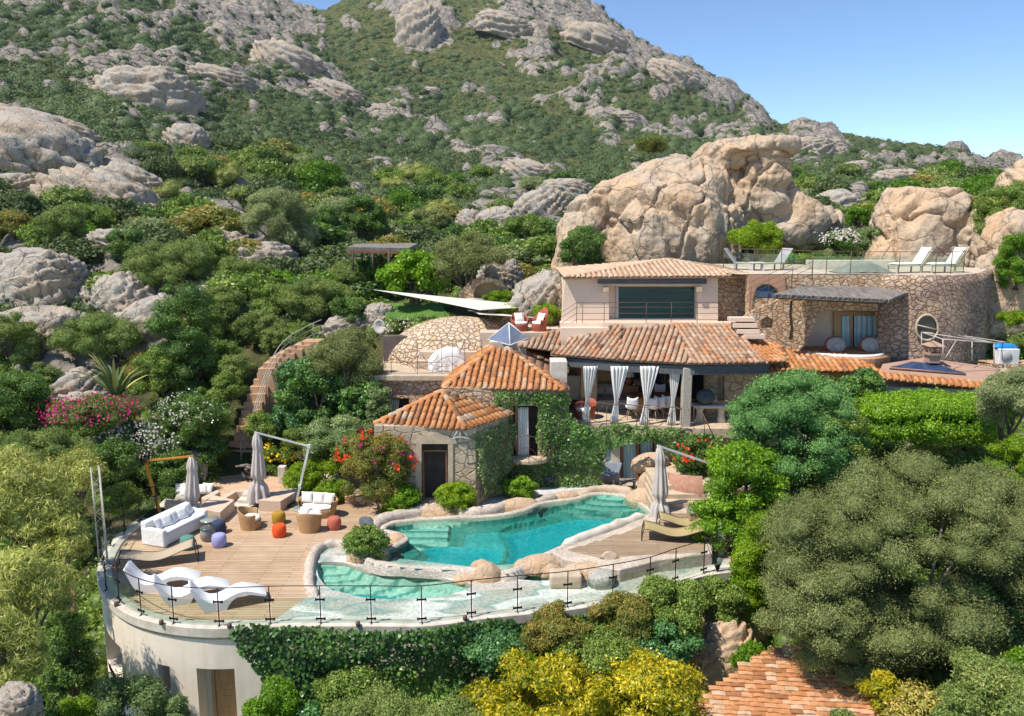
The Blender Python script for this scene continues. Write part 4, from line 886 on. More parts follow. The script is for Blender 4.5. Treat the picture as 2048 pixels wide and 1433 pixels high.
def vwall(mb, A, B, poly, holes=(), thick=.4, t=None):
    """upright wall face on the plane A-B, outline and openings given by photo points"""
    A, B = Vector(A), Vector(B); u = V2(B - A, 0).normalized(); nrm = Vector((u.y, -u.x, 0))
    if nrm.dot(V2(CAM - A, 0)) < 0: nrm = -nrm
    f = lambda l: [hit(x, y, A, nrm) for x, y in l]
    mb.sheet(f(poly), [f(h) for h in holes], fr=(A, u, Vector((0, 0, 1))), thick=thick, nrm=nrm, t=t); return nrm, u
RUB = stonemat('rubble_stone', [(.68, .44, .25), (.74, .54, .35), (.56, .34, .19), (.78, .60, .42), (.64, .48, .33)], (.36, .24, .16), 5.2)
RUBB = stonemat('rubble_blocks', [(.56, .43, .29), (.64, .50, .35), (.50, .38, .26), (.66, .54, .40)], (.42, .31, .21), 3.2, edge=.03, stretch=1.6)
RUBV = stonemat('vine_stained_rubble', [(.56, .37, .24), (.64, .47, .33), (.44, .29, .19), (.66, .50, .36)], (.26, .17, .12), 5., vines=.6)
DOMES = stonemat('dome_stone', [(.68, .50, .32), (.74, .58, .41), (.60, .43, .27), (.76, .64, .49)], (.24, .17, .12), 4.6, edge=.06)
PINKW = mk('pink_beige_render', (.76, .59, .46), (.69, .53, .41), rough=.95, vs=1.2, bs=14, bump=.25, obj=False)
CURT = mk('curtain_cloth', (.80, .76, .71), (.74, .70, .65), rough=.9, bump=0); BLUC = mk('pale_blue_curtain', (.50, .66, .68), (.42, .58, .61), rough=.9, bump=0)
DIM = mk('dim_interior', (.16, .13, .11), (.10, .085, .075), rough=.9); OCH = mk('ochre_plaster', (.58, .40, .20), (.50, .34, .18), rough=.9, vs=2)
BEAMW = mk('grey_beam', (.13, .135, .14), (.07, .075, .08), rough=.9, vs=5, sc=(.5, 6, 6), bs=20); WOODR = mk('red_brown_wood', (.28, .13, .07), (.2, .09, .05), rough=.6)
PIC = mk('picture_window', (.010, .060, .062), (.006, .030, .042), rough=.10, spec=.35, vs=1.2, sc=(.5, 1, 5), bs=1.5, bump=.15)
WHT = mk('white_metal', (.72, .72, .70), rough=.5, bump=0)
def curtain(name, top, foot, w0, mat, parent=None, label=None, tie=None, w1=None, zt=None, zb=None, group=None, seed=0, n=26, depth=.05, nrm=Vector((0, -1, 0))):
    """hanging cloth; gathered at the tie height when one is given"""
    rg = random.Random(seed); top, foot = Vector(top), Vector(foot); rows = []; s = nrm.cross(Vector((0, 0, 1))).normalized() * -1; K = 14
    for i in range(K + 1):
        f = i / K; c = top.lerp(foot, f); w_ = w0
        if tie:
            if f < tie: w_ = w0 + (.11 - w0) * (f / tie) ** 1.2
            else: w_ = .11 + (w1 - .11) * ((f - tie) / (1 - tie)) ** .8
        rows.append([c + s * (w_ * (j / n - .5)) + nrm * (depth * math.sin(j / n * PI * 9 + seed) * (.5 + .5 * w_ / w0) + depth * .4 * math.sin(j * 1.9 + f * 2)) for j in range(n + 1)])
    mb = MB(); mb.grid(rows); o = mb.build(name, mat, parent, solid=.012)
    return tag(o, label, 'curtain', group) if label else o
# ---------------------------------------------------------------- pool house (small pavilion)
ph = thing('pool_house', P(880, 1005, 0), 'small stone pool house with a dark open doorway and a low orange tiled hip roof', 'building')
z = 3.0; a = P(748, 850, z); b = P(932, 859, z); c = P(1024, 829, z); d = a + (c - b); d.y = max(d.y, a.y + 1.2); ap = Q(884, 784, (a.y + b.y + c.y + d.y) / 4 + .35)
roof('roof', [a, b, ap], TILE, ph, hips=[(a, ap), (b, ap)], seed=3); roof('roof_side', [b, c, ap], TILE, ph, hips=[(c, ap)], seed=4, sp=.24); roof('roof_back', [c, d, ap], TILE, ph, seed=5); roof('roof_end', [d, a, ap], TILE, ph, seed=6)
A = P(800, 1003, 0); B = P(950, 1003, 0); A.y = B.y = b.y + .22
mb = MB(); vwall(mb, A, B, [(748, 1015), (951, 1015), (951, 856), (748, 852)], [[(843, 1003), (896, 1003), (896, 888), (843, 888)]], .35); mb.build('wall', RUBB, ph)
mb = MB(); Cc = V2(c) + Vector((-.15, .15, 0)); cor = hit(951, 1000, A, Vector((0, -1, 0))); mb.prism([V2(cor), V2(Cc), V2(Cc) + Vector((-.4, .1, 0)), V2(cor) + Vector((-.35, .4, 0))], 0, 2.98); mb.build('side_wall', RUBB, ph)
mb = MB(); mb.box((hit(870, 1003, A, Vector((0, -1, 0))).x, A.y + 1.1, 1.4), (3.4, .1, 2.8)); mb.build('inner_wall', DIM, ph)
f = lambda x, y: hit(x, y, A + Vector((0, -.02, 0)), Vector((0, -1, 0)))
mb = MB(); mb.sheet([f(*q) for q in [(826, 888), (842, 874), (872, 864), (912, 878), (914, 888)]], fr=(A + Vector((0, -.045, 0)), Vector((1, 0, 0)), Vector((0, 0, 1))), thick=.04, nrm=Vector((0, -1, 0)))
mb.sheet([f(*q) for q in [(831, 1003), (843, 1003), (843, 888.5), (831, 888.5)]], fr=(A + Vector((0, -.045, 0)), Vector((1, 0, 0)), Vector((0, 0, 1))), thick=.04, nrm=Vector((0, -1, 0))); mb.sheet([f(*q) for q in [(896, 1003), (906, 1003), (906, 888.5), (896, 888.5)]], fr=(A + Vector((0, -.045, 0)), Vector((1, 0, 0)), Vector((0, 0, 1))), thick=.04, nrm=Vector((0, -1, 0)))
mb.build('door_surround', SAND, ph)
mb = MB(); e1 = f(847, 1003); mb.box((e1.x, e1.y + .2, 1.08), (.06, .14, 2.1)); e1 = f(893, 1003); mb.box((e1.x, e1.y + .2, 1.08), (.05, .14, 2.1)); mb.box(((f(870, 1003)).x, e1.y + .2, 2.1), (.85, .13, .06)); mb.build('door_frame', WOODR, ph)
mb = MB(); e0, e2 = f(840, 1008), f(900, 1008); mb.box(((e0.x + e2.x) / 2, e0.y - .12, .08), (e2.x - e0.x, .4, .2)); mb.build('doorstep', COPE, ph, bevel=.02)
mb = MB(); e0 = f(921, 853)
for q in ((-.28, -.42), (0, -.5), (.3, -.36)): mb.tube([e0 + Vector((0, -.1, .05)), e0 + Vector((q[0], -.3, q[1]))], .014, 5)
mb.tube([e0 + Vector((x_, -.3, -.42 + .1 * math.cos(x_ * 4))) for x_ in np.linspace(-.3, .32, 8)], .014, 5); mb.build('eave_bracket', WHT, ph)
# ---------------------------------------------------------------- ivy house with the steep orange roof
ih = thing('ivy_house', P(1010, 980, 0), 'two-storey ivy covered house with a steep bright orange tiled roof and a curtained balcony door', 'building')
z = 3.95; a = P(888, 776, z); b = P(1130, 781, z); ap = Q(986, 698, 33.2); ap2 = Q(1014, 698, 33.2); b2 = Vector((b.x + .35, 36, z)); a2 = Vector((a.x - .1, 36, z)); ap3 = Vector((1, 36, ap.z))
roof('roof', [a, b, ap2, ap], TILE, ih, hips=[(a, ap), (b, ap2)], seed=8, sp=.25, L=.38); roof('roof_side', [b, b2, Vector((ap2.x, 36, ap2.z)), ap2], TILEB, ih, seed=9, sp=.25); roof('roof_end', [a2, a, ap, Vector((ap.x, 36, ap.z))], TILE, ih, seed=10)
YI = b.y + .25; A = Vector((-3, YI, 0)); B = Vector((3, YI, 0)); XF = lambda x, y, Y=YI: Q(x, y, Y)
mb = MB(); vwall(mb, A, B, [(885, 985), (1135, 985), (1135, 776), (885, 776)], [[(1022, 918), (1076, 918), (1076, 812), (1022, 812)]], .35)
mb.box((Q(888, 800, YI).x + .1, YI + 2.5, 1.95), (.3, 4.4, 3.9)); mb.box((Q(1132, 800, YI).x, YI + 2.5, 1.95), (.3, 4.4, 3.9)); mb.build('wall', RUB, ih)
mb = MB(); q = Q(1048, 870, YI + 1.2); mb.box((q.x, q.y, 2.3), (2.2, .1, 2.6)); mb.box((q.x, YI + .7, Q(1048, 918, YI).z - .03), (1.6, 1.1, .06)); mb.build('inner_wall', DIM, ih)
mb = MB()
for x in (1024, 1033): q = Q(x, 865, YI + .12); mb.box((q.x, q.y, 2.42), (.1 if x == 1024 else .13, .12, 2.0))
mb.build('door_frame', WOODR, ih)
q0, q1 = Q(1047, 815, YI + .22), Q(1047, 916, YI + .22); curtain('door_curtain', q0 - Vector((.02, 0, 0)), q1, .42, CURT, ih, n=20)
bl = MB(); zb_ = Q(1055, 916, YI - .3).z; xs = [Q(1018, 912, YI).x, Q(1096, 912, YI).x]; pl = [Vector((xs[0], YI, 0)), Vector((xs[1], YI, 0))] ; cxm = (xs[0] + xs[1]) / 2; hw = (xs[1] - xs[0]) / 2
arc = [Vector((cxm + hw * math.cos(an), YI - .75 * math.sin(an) ** .8, 0)) for an in np.linspace(.01, PI - .01, 15)]
bl.prism(arc, zb_ - .16, zb_); bo = bl.build('balcony', SAND, ih, bevel=.03)
rl = MB(); rl.tube([V2(p, zb_ + .95) + Vector((0, .06, .05 * math.sin(i))) for i, p in enumerate(arc)], .016, 5)
for i in (1, 4, 7, 10, 13): rl.tube([V2(arc[i], zb_ - .1), V2(arc[i], zb_ + .95)], .01, 5)
rl.tube([Vector((cxm + .35 + .33 * math.cos(an), YI - .7, zb_ + .45 + .42 * math.sin(an))) for an in np.linspace(-2.6, .9, 14)], .013, 5); rl.tube([Vector((cxm - .1 + .4 * math.cos(an), YI - .72, zb_ + .1 + .42 * math.sin(an))) for an in np.linspace(.2, PI, 12)], .01, 5); rl.build('balcony_railing', RUST, bo)
# ---------------------------------------------------------------- main villa: dining loggia and big weathered roof
mv = thing('main_villa', Vector((6, 30.5, 0)), 'long main villa wing with a wide weathered tile roof over an open dining loggia', 'building')
E = [P(1102, 708, 5.0), P(1240, 720, 5.0), P(1385, 728, 5.0), P(1535, 726, 5.0)]; T = [Q(1148, 658, 33.6), Q(1243, 650, 33.8), Q(1350, 650, 33.8), Q(1466, 652, 33.8)]
T2 = Q(1530, 680, 33.2)
roof('roof', [E[0], E[1], T[1], T[0]], TILEB, mv, seed=11, sp=.22, L=.34); roof('roof_middle', [E[1], E[2], T[2], T[1]], TILEB, mv, seed=12, sp=.22, L=.34); roof('roof_end', [E[2], E[3], T[3], T[2]], TILEB, mv, seed=13, sp=.22, L=.34)
L0 = Q(1036, 693, 33.6); L1 = P(1118, 706, 5.05); L1.y = 33.2; L1 = Q(1110, 702, 33.1)
roof('roof_wing', [L0, L1, Q(1160, 657, 34.2), Q(1100, 663, 34.2)], TILEB, mv, seed=14, sp=.22)
R1, R2, R3, R4 = P(1519, 741, 4.6), P(1768, 745, 4.6), Q(1700, 712, 32.2), Q(1470, 682, 33.4)
roof('roof_right', [R1, R2, R3, R4], TILE, mv, seed=15, sp=.22, hips=[(R4, R1)])
roof('roof_valley', [E[3] + Vector((-.6, .1, -.02)), E[3] + Vector((.9, .5, -.05)), Q(1560, 690, 33.0), T[3] + Vector((0, 0, -.02))], TILE, mv, seed=16, sp=.22)
mb = MB(); YB = .28
pts = [Q(1118, 722, E[0].y + .1), Q(1240, 734, E[1].y + .2), Q(1385, 740, E[2].y + .2), Q(1530, 737, E[3].y + .2)]
for i in range(3): mb.beam(pts[i], pts[i + 1] + (pts[i + 1] - pts[i]).normalized() * .1, .3, .34)
mb.build('beam', BEAMW, mv)
ZF = 2.5
FL = [P(1150, 845, ZF), P(1260, 851, ZF), P(1400, 858, ZF), P(1600, 858, ZF), Vector((12.5, 35.5, 0)), Vector((2.2, 35.5, 0))]
mb = MB(); mb.prism(FL, ZF - .35, ZF); mb.build('loggia_floor', SAND, mv)
mb = MB(); mb.box(((Q(1100, 750, 31.4).x + Q(1135, 750, 31.4).x) / 2, 31.75, 3.5), (.66, 1.0, 2.76)); mb.build('wall_pier', COPE, mv, bevel=.02)
mb = MB(); q = P(1374, 858, ZF); mb.box((q.x + .02, q.y + .45, ZF + 1.15), (.36, .36, 2.35)); mb.build('column', mk('granite_column', (.52, .46, .38), (.34, .30, .25), vs=14, bs=40, bump=1., obj=False), mv, bevel=.04)
mb = MB(); mb.box((6.1, 34.9, 3.8), (8.5, .3, 2.7)); mb.build('back_wall', OCH, mv)
mb = MB(); x0, x1 = Q(1245, 800, 34.4).x, Q(1415, 800, 34.4).x; mb.box(((x0 + x1) / 2, 34.7, 3.75), (x1 - x0, .08, 2.2)); gd = mb.build('glass_doors', DARKGL, mv)
mb = MB()
for k in range(5): mb.box((x0 + (x1 - x0) * k / 4, 34.62, 3.75), (.08, .1, 2.2))
mb.build('door_frame', WOODR, gd)
mb = MB(); vwall(mb, Vector((0, 31.6, 0)), Vector((1, 31.6, 0)), [(1412, 870), (1560, 870), (1560, 738), (1412, 738)], [[(1435, 802), (1449, 802), (1449, 755), (1435, 755)]], .4); mb.build('pier_wall', RUBB, mv)
mb = MB(); q = Q(1442, 780, 31.9); mb.box((q.x, 31.95, q.z), (.6, .1, 1.3)); mb.build('niche_back', SAND, mv)
mb = MB(); mb.box((3.0, 33.7, 3.65), (.3, 2.4, 2.4)); mb.build('side_wall', OCH, mv)
mb = MB(); q = Q(1158, 790, 32.6); mb.box((q.x + .1, 32.9, 3.5), (1.3, .3, 1.0)); mb.build('low_wall', SAND, mv)
mb = MB(); mb.prism([V2(E[0]) + Vector((0, .35, 0)), V2(E[1]) + Vector((0, .35, 0)), V2(E[2]) + Vector((0, .35, 0)), V2(E[3]) + Vector((0, .35, 0)), Vector((10.6, 35, 0)), Vector((2.2, 35, 0))], 4.86, 4.95); mb.build('loggia_ceiling', OCH, mv)
mb = MB(); mb.prism([Vector((8, 31.2, 0)), Vector((11.8, 31.2, 0)), Vector((12.2, 35, 0)), Vector((8, 35, 0))], -1, 2.15); mb.build('lower_block', COPE, mv)
YL = 31.0
mb = MB(); vwall(mb, Vector((0, YL, 0)), Vector((1, YL, 0)), [(1135, 990), (1430, 990), (1430, 850), (1135, 850)], [[(1211, 925), (1222, 925), (1222, 882), (1211, 882)], [(1240, 964), (1312, 964), (1312, 868), (1240, 868)]], .4); mb.build('lower_wall', COPE, mv)
mb = MB(); q = Q(1276, 915, YL + .3); mb.box((q.x, q.y + .25, 1.05), (1.6, .06, 2.1)); mb.build('lower_glass_door', DARKGL, mv)
mb = MB()
for x in (1243, 1275, 1310): q = Q(x, 915, YL + .15); mb.box((q.x, q.y, 1.05), (.11, .1, 2.1))
mb.build('lower_door_frame', WOODR, mv)
curtain('lower_curtain', Q(1259, 872, YL + .32), Q(1259, 962, YL + .32), .52, BLUC, mv, n=26, depth=.03); curtain('lower_curtain', Q(1293, 872, YL + .32), Q(1293, 962, YL + .32), .5, BLUC, mv, n=26, depth=.03)
mb = MB(); q = Q(1216, 904, YL + .2); mb.box((q.x, q.y, q.z), (.3, .05, 1.0)); mb.build('small_window', BLUC, mv)
# loggia curtains and wavy railing
CG = 'white curtains tied back in the loggia'
for i, (x0, x1, w0, lb) in enumerate(((1181, 1172, .55, 'leftmost white loggia curtain, in front of the grey sofa'), (1239, 1230, .68, 'white loggia curtain just left of the table lamp'), (1299, 1290, .72, 'white loggia curtain in front of the dining table end'), (1351, 1345, .46, 'white loggia curtain right beside the granite column'))):
    curtain('curtain', Q(x0, 733, 30.6), P(x1, 850 + i * 1.5, ZF) + Vector((0, .25, .02)), w0, CURT, None, lb, tie=.62, w1=.36, group=CG, seed=i + 3)
lr = thing('loggia_railing', P(1270, 852, ZF), 'thin wavy iron railing across the open dining loggia', 'railing'); mb = MB(); rb = [P(x, y, ZF) for x, y in ((1136, 846), (1163, 848), (1213, 851), (1273, 854), (1343, 859), (1362, 861))]
for p in rb: mb.tube([p, p + Vector((0, 0, .85))], .012, 5)
mb.build('post_set', RUST, lr); mb = MB(); mb.tube([p + Vector((0, -.02, .86 + .03 * math.sin(i * 2))) for i, p in enumerate(smooth(rb, 4))], .02, 6); mb.build('handrail', RUST, lr)
for k, (i0, i1, ph_) in enumerate(((0, 2, 0), (1, 4, 1.5), (3, 5, .4))):
    mb = MB(); A_, B_ = rb[i0], rb[i1]; mb.tube([A_.lerp(B_, f_) + Vector((0, 0, .45 + .38 * math.cos(f_ * PI * 2 + ph_))) for f_ in np.linspace(0, 1, 22)], .013, 5); mb.build('wavy_bar', RUST, lr)
sr = thing('stair_rail', P(1410, 858, ZF), 'bare iron handrail going down right of the granite column', 'railing'); mb = MB(); mb.tube([Q(1388, 815, 29.6), Q(1403, 823, 29.2), Q(1425, 868, 28.5)], .02, 6); mb.build('handrail', RUST, sr); mb = MB(); mb.tube([Q(1409, 832, 29.1), Q(1409, 872, 29.1)], .012, 5); mb.tube([Q(1388, 815, 29.6), Q(1388, 860, 29.6)], .012, 5); mb.build('post_set', RUST, sr)
# ---------------------------------------------------------------- upper house with the picture window
uh = thing('upper_house', Q(1300, 655, 34.3), 'upper house with pink-beige walls, a wide picture window and a pale low tiled roof', 'building')
YU = 34.4; bz = Q(1200, 665, YU).z
Ea, Eb = Q(1130, 556, YU - .3), Q(1496, 553, YU - .3); Ap = Q(1336, 521, 37.4); Ec = Vector((Eb.x + .2, 40, Eb.z + .05)); Ed = Vector((Ea.x, 40, Ea.z))
roof('roof', [Ea, Eb, Ap], TILEP, uh, seed=21, sp=.23, hips=[(Ea, Ap), (Eb, Ap)]); roof('roof_side', [Eb, Ec, Ap], TILEP, uh, seed=22, sp=.23); roof('roof_end', [Ed, Ea, Ap], TILEP, uh, seed=23, sp=.23)
mb = MB(); vwall(mb, Vector((0, YU, 0)), Vector((1, YU, 0)), [(1121, 662), (1436, 662), (1436, 557), (1131, 557)], [[(1218, 640), (1395, 640), (1395, 572), (1218, 572)]], .35)
x0 = Q(1126, 600, YU).x; mb.box((x0 + .3, YU + 2.6, bz + 1.1), (.35, 4.5, 2.2)); mb.build('wall', PINKW, uh)
mb = MB(); vwall(mb, Vector((0, YU - .05, 0)), Vector((1, YU, 0)), [(1436, 642), (1500, 642), (1497, 556), (1430, 556)], [], .45); mb.build('stone_corner', RUB, uh)
mb = MB(); vwall(mb, Vector((0, YU + .34, 0)), Vector((1, YU + .34, 0)), [(1234, 640), (1392, 640), (1392, 572), (1234, 572)], [], .02); pw = mb.build('picture_window', PIC, uh); mb = MB(); vwall(mb, Vector((0, YU + .40, 0)), Vector((1, YU + .40, 0)), [(1200, 655), (1412, 655), (1412, 562), (1200, 562)], [], .04); mb.build('window_reveal', PINKW, uh)
mb = MB(); vwall(mb, Vector((0, YU + .30, 0)), Vector((1, YU + .30, 0)), [(1232, 642), (1394, 642), (1394, 570), (1232, 570)], [[(1237, 637), (1389, 637), (1389, 574), (1237, 574)]], .05); mb.build('window_frame', mk('grey_frame', (.45, .44, .42), rough=.5, bump=0), pw)
mb = MB(); mb.beam(Q(1196, 563, YU - .12), Q(1412, 563, YU - .12), .26, .2); mb.build('lintel_beam', BEAMW, uh)
for x in (1212, 1398): mb = MB(); q = Q(x, 579, YU - .1); mb.box(q, (.25, .25, .24)); mb.build('beam_bracket', SAND, uh, bevel=.02)
pth = [P(1110, 664, 5.95), P(1500, 660, 5.95), Vector((Q(1500, 600, YU).x, YU + .1, 0)), Vector((Q(1110, 600, YU).x, YU + .1, 0))]
zs = T[1].z + .02; mb = MB(); xl, xr = Q(1121, 655, 33.9).x, Q(1475, 650, 33.9).x; mb.box(((xl + xr) / 2, 34.15, zs - .35), (xr - xl, .75, .8)); mb.box((xl + 1.0, 33.6, zs - .45), (2.0, .5, .7)); mb.build('walkway', PINKW, uh)
ur = thing('walkway_railing', Vector((xl + 2, 33.85, zs + .05)), 'straight four-bar iron railing along the walkway below the picture window', 'railing')
px_ = [1121, 1153, 1165, 1208, 1292, 1342, 1394, 1446]; b0 = [Q(x, 646, 33.85) for x in px_]; mb = MB()
for i, p in enumerate(b0):
    if i: mb.tube([V2(p, zs), V2(p, zs + .92)], .014, 5)
mb.build('post_set', RUST, ur); mb = MB()
for h in (.92, .72, .46, .2): mb.tube([V2(b0[1], zs + h), V2(b0[-1], zs + h)], .011, 5); mb.tube([V2(b0[1], zs + h), V2(b0[0], zs + h - .45)], .011, 5)
mb.build('rails', RUST, ur)
# ---------------------------------------------------------------- stone wing, arch, thatched canopy
sw = thing('stone_wing', Q(1700, 700, 33), 'rubble stone wing built into the rock with a recessed glazed bedroom', 'building')
YS = 33.4; ZT = Q(1800, 549, YS).z; zb = 3.8
mb = MB(); vwall(mb, Vector((0, YS, 0)), Vector((1, YS, 0)), [(1497, 720), (1784, 736), (1782, 551), (1497, 551)], [[(1600, 704), (1612, 690), (1628, 650), (1640, 622), (1760, 622), (1766, 704)], [(1507, 597), (1513, 578), (1527, 569), (1545, 570), (1556, 582), (1560, 598)]], .5); mb.build('wall', RUB, sw)
def bulge(mb, pts, z0, z1): mb.grid([[V2(p, z) + V2(p - Vector((12, 37, 0)), 0) * (.0 if i else .02) for i, z in enumerate(np.linspace(z0, z1, 5))] for p in pts])
mb = MB(); pl = [(1762, 33.1), (1800, 32.5), (1850, 32.2), (1900, 32.4), (1945, 33.2), (1968, 34.6), (1975, 37)]; base = [Vector((Q(x, 700, Y).x, Y, 0)) for x, Y in pl]; sm_ = smooth(base, 5); XW = []
rows = []
for z_ in np.linspace(3.0, ZT, 14): rows.append([p + Vector((0, 0, z_)) + Vector((.0, .10 * (z_ - 3), 0)) + Vector((fbm(np.array([[p.x, z_, 0]]), 3, 4)[0] * .12, 0, 0)) for p in sm_])
mb.grid(rows); mb.build('curved_wall', RUBV, sw, solid=.3)
mb = MB(); mb.add([(V2(p, ZT - .005)) for p in [Vector((Q(1480, 549, YS).x, YS + .1, 0)), Vector((Q(1768, 549, YS).x, YS + .1, 0))] + [V2(p) + Vector((0, .55, 0)) for p in sm_] + [Vector((19.5, 41.5, 0)), Vector((Q(1400, 549, 36).x, 41.5, 0)), Vector((Q(1400, 549, 36).x, 36, 0))]], [tuple(range(3 + 2 + len(sm_)))]); mb.build('roof_terrace', mk('terrace_stone', (.58, .49, .38), (.5, .41, .31), obj=False), sw)
mb = MB(); vwall(mb, Vector((0, YS + 1.3, 0)), Vector((1, YS + 1.3, 0)), [(1590, 720), (1775, 720), (1775, 610), (1590, 610)], [], .1); mb.build('recess_wall', PINKW, sw)
mb = MB(); q = Q(1720, 665, YS + 1.2); vwall(mb, Vector((0, YS + 1.24, 0)), Vector((1, YS + 1.24, 0)), [(1682, 700), (1758, 700), (1758, 628), (1682, 628)], [], .05); wd_ = mb.build('window', DARKGL, sw)
mb = MB(); vwall(mb, Vector((0, YS + 1.12, 0)), Vector((1, YS + 1.12, 0)), [(1668, 702), (1762, 702), (1762, 624), (1668, 624)], [[(1682, 700), (1700, 700), (1700, 630), (1682, 630)], [(1706, 700), (1757, 700), (1757, 630), (1706, 630)]], .07); mb.build('window_frame', DOORW, wd_)
curtain('window_curtain', Q(1731, 631, YS + 1.2), Q(1731, 699, YS + 1.2), 1.0, BLUC, sw, n=40, depth=.03); curtain('window_curtain', Q(1691, 631, YS + 1.2), Q(1691, 699, YS + 1.2), .36, BLUC, sw, n=20, depth=.03)
mb = MB(); v_ = [Q(1854 + 22 * math.cos(an), 657 + 27 * math.sin(an) * (1 if math.sin(an) < 0 else .9), 32.22) for an in np.linspace(0, 2 * PI, 26)[:-1]]; mb.add([p + Vector((0, .05, 0)) for p in v_], [tuple(range(25))[::-1]]); ow = mb.build('oval_window', DARKGL, sw)
mb = MB(); mb.tube([p + Vector((0, .0, 0)) for p in v_], .05, 6, closed=True); mb.tube([Q(1833, 650, 32.2), Q(1874, 660, 32.2)], .03, 5); mb.build('oval_window_frame', SAND, ow)
mb = MB(); arch = [(1497, 620), (1497, 551), (1570, 551), (1572, 600), (1562, 604), (1560, 590), (1553, 577), (1540, 569), (1525, 568), (1512, 576), (1505, 600), (1503, 620)]; vwall(mb, Vector((0, YS - .06, 0)), Vector((1, YS - .06, 0)), arch, [], .05); mb.build('arch_trim', mk('terracotta_render', (.52, .30, .19), (.44, .25, .16), vs=3, obj=False), sw)
mb = MB(); vwall(mb, Vector((0, YS + .3, 0)), Vector((1, YS + .3, 0)), [(1500, 597), (1566, 597), (1556, 575), (1540, 566), (1524, 566), (1510, 575)], [], .04); mb.build('arched_window', mk('blue_glass', (.04, .16, .36), (.05, .2, .42), rough=.05, spec=1., bump=0), sw)
mb = MB(); vwall(mb, Vector((0, YS - .28, 0)), Vector((1, YS - .28, 0)), [(1500, 625), (1560, 600), (1560, 604), (1620, 606), (1612, 640), (1608, 690), (1590, 708), (1480, 690), (1484, 640)], [[(1522, 657), (1546, 657), (1547, 640), (1534, 633), (1522, 640)]], .3); mb.build('chimney_wall', RUB, sw)
mb = MB(); q = Q(1534, 646, YS + .1); mb.box(q, (.8, .1, .8)); mb.build('firewood_niche', OCH, sw)
mb = MB()
for k, (x, y) in enumerate(((1478, 636), (1484, 648), (1490, 660), (1502, 670))): q = Q(x + 4, y, 33.0 - k * .12); mb.box((q.x, q.y, q.z - .05), (1.0 - k * .05, .5, .16))
mb.build('side_steps', PINKW, sw)
dg = MB(); dg.prism([Q(1500, 600, YS - .3), Q(1580, 560, YS - .3), Q(1590, 560, YS + .0), Q(1500, 600, YS)], 0, .01); 
# hot tub platform and its rendered skirt
ht = thing('hot_tub', Q(1690, 712, 32.2), 'curved hot tub with white rim set in an orange rendered base under the thatched canopy', 'hot tub')
mb = MB(); zz = Q(1690, 712, 32.2).z; pl = smooth([Q(1566, 700, 33.2), Q(1600, 704, 32.6), Q(1650, 712, 32.0), Q(1700, 718, 31.7), Q(1750, 718, 31.7), Q(1782, 706, 32.4)], 4); mb.prism([V2(p) for p in pl] + [Vector((Q(1785, 700, 34.8).x, 34.8, 0)), Vector((Q(1566, 700, 34.8).x, 34.8, 0))], 1.5, zz); mb.build('base', mk('orange_render', (.60, .30, .15), (.52, .25, .12), vs=3, obj=False), ht, bevel=.06)
mb = MB(); mb.tube([V2(p, zz + .03) + Vector((0, .16, 0)) for p in pl[5:-2]], .08, 8); mb.build('rim', CURT, ht)
# canopy
cn = thing('thatched_canopy', Q(1690, 600, 32.2), 'sloping grey reed canopy on crooked wooden posts over the hot tub', 'canopy')
REED = NT('reed'); _a = REED.noise(REED.pos(sc=(22, 1.2, 1.2), rot=(0, 0, -.25)), 1.3, 6, .6); _b = REED.noise(REED.pos(), 1.2, 4)
REED.bsdf(REED.mix(REED.ramp(_b, [(.35, 0.), (.7, .5)]), REED.ramp(_a, [(.3, (.07, .06, .055)), (.5, (.20, .175, .15)), (.7, (.36, .32, .28))]), (.30, .27, .25)), .95, .1, REED.bump(_a, 1., .05)); REED = REED.m
c4 = [Q(1546, 593, 31.6), Q(1780, 604, 31.6), Q(1846, 577, 33.6), Q(1628, 571, 34.0)]
mb = MB(); n_ = (c4[1] - c4[0]).cross(c4[3] - c4[0]).normalized(); n_ = n_ if n_.z > 0 else -n_; rows = []
rg = random.Random(5)
for i in range(61):
    f_ = i / 60; a_ = c4[0].lerp(c4[1], f_); b_ = c4[3].lerp(c4[2], f_); d_ = (a_ - b_).normalized()
    rows.append([a_ + d_ * rg.uniform(-.02, .10) + n_ * .05] + [a_.lerp(b_, g_) + n_ * (.05 + rg.uniform(-.015, .015)) for g_ in (.25, .5, .75)] + [b_ + n_ * .05])
mb.grid(rows, sm=False); mb.build('thatch', REED, cn, solid=.09)
mb = MB(); rg = random.Random(8)
for i in range(95): a_ = c4[0].lerp(c4[1], i / 94); d_ = (c4[0] - c4[3]).normalized(); mb.tube([a_ - d_ * .2, a_ + d_ * rg.uniform(.02, .14) - Vector((0, 0, .03))], .016, 4, t=.5)
mb.build('reed_ends', REED, cn)
mb = MB(); mb.tube([c4[0] + Vector((.1, .2, -.06)), c4[1] + Vector((-.1, .2, -.08))], .06, 6); mb.tube([c4[3] + Vector((.1, -.2, -.06)), c4[2] + Vector((-.1, -.2, -.08))], .06, 6); mb.build('pole_beam', BARK, cn)
for (x, Y, yb_) in ((1583, 32.3, 680),): mb = MB(); p0, p1 = Q(x, 602, Y), Q(x - 2, yb_, Y); mb.tube([p1, p1.lerp(p0, .3) + Vector((.05, 0, 0)), p1.lerp(p0, .65) + Vector((-.03, 0, 0)), p0], [.075, .06, .055, .05], 7); mb.build('post', BARK, cn)
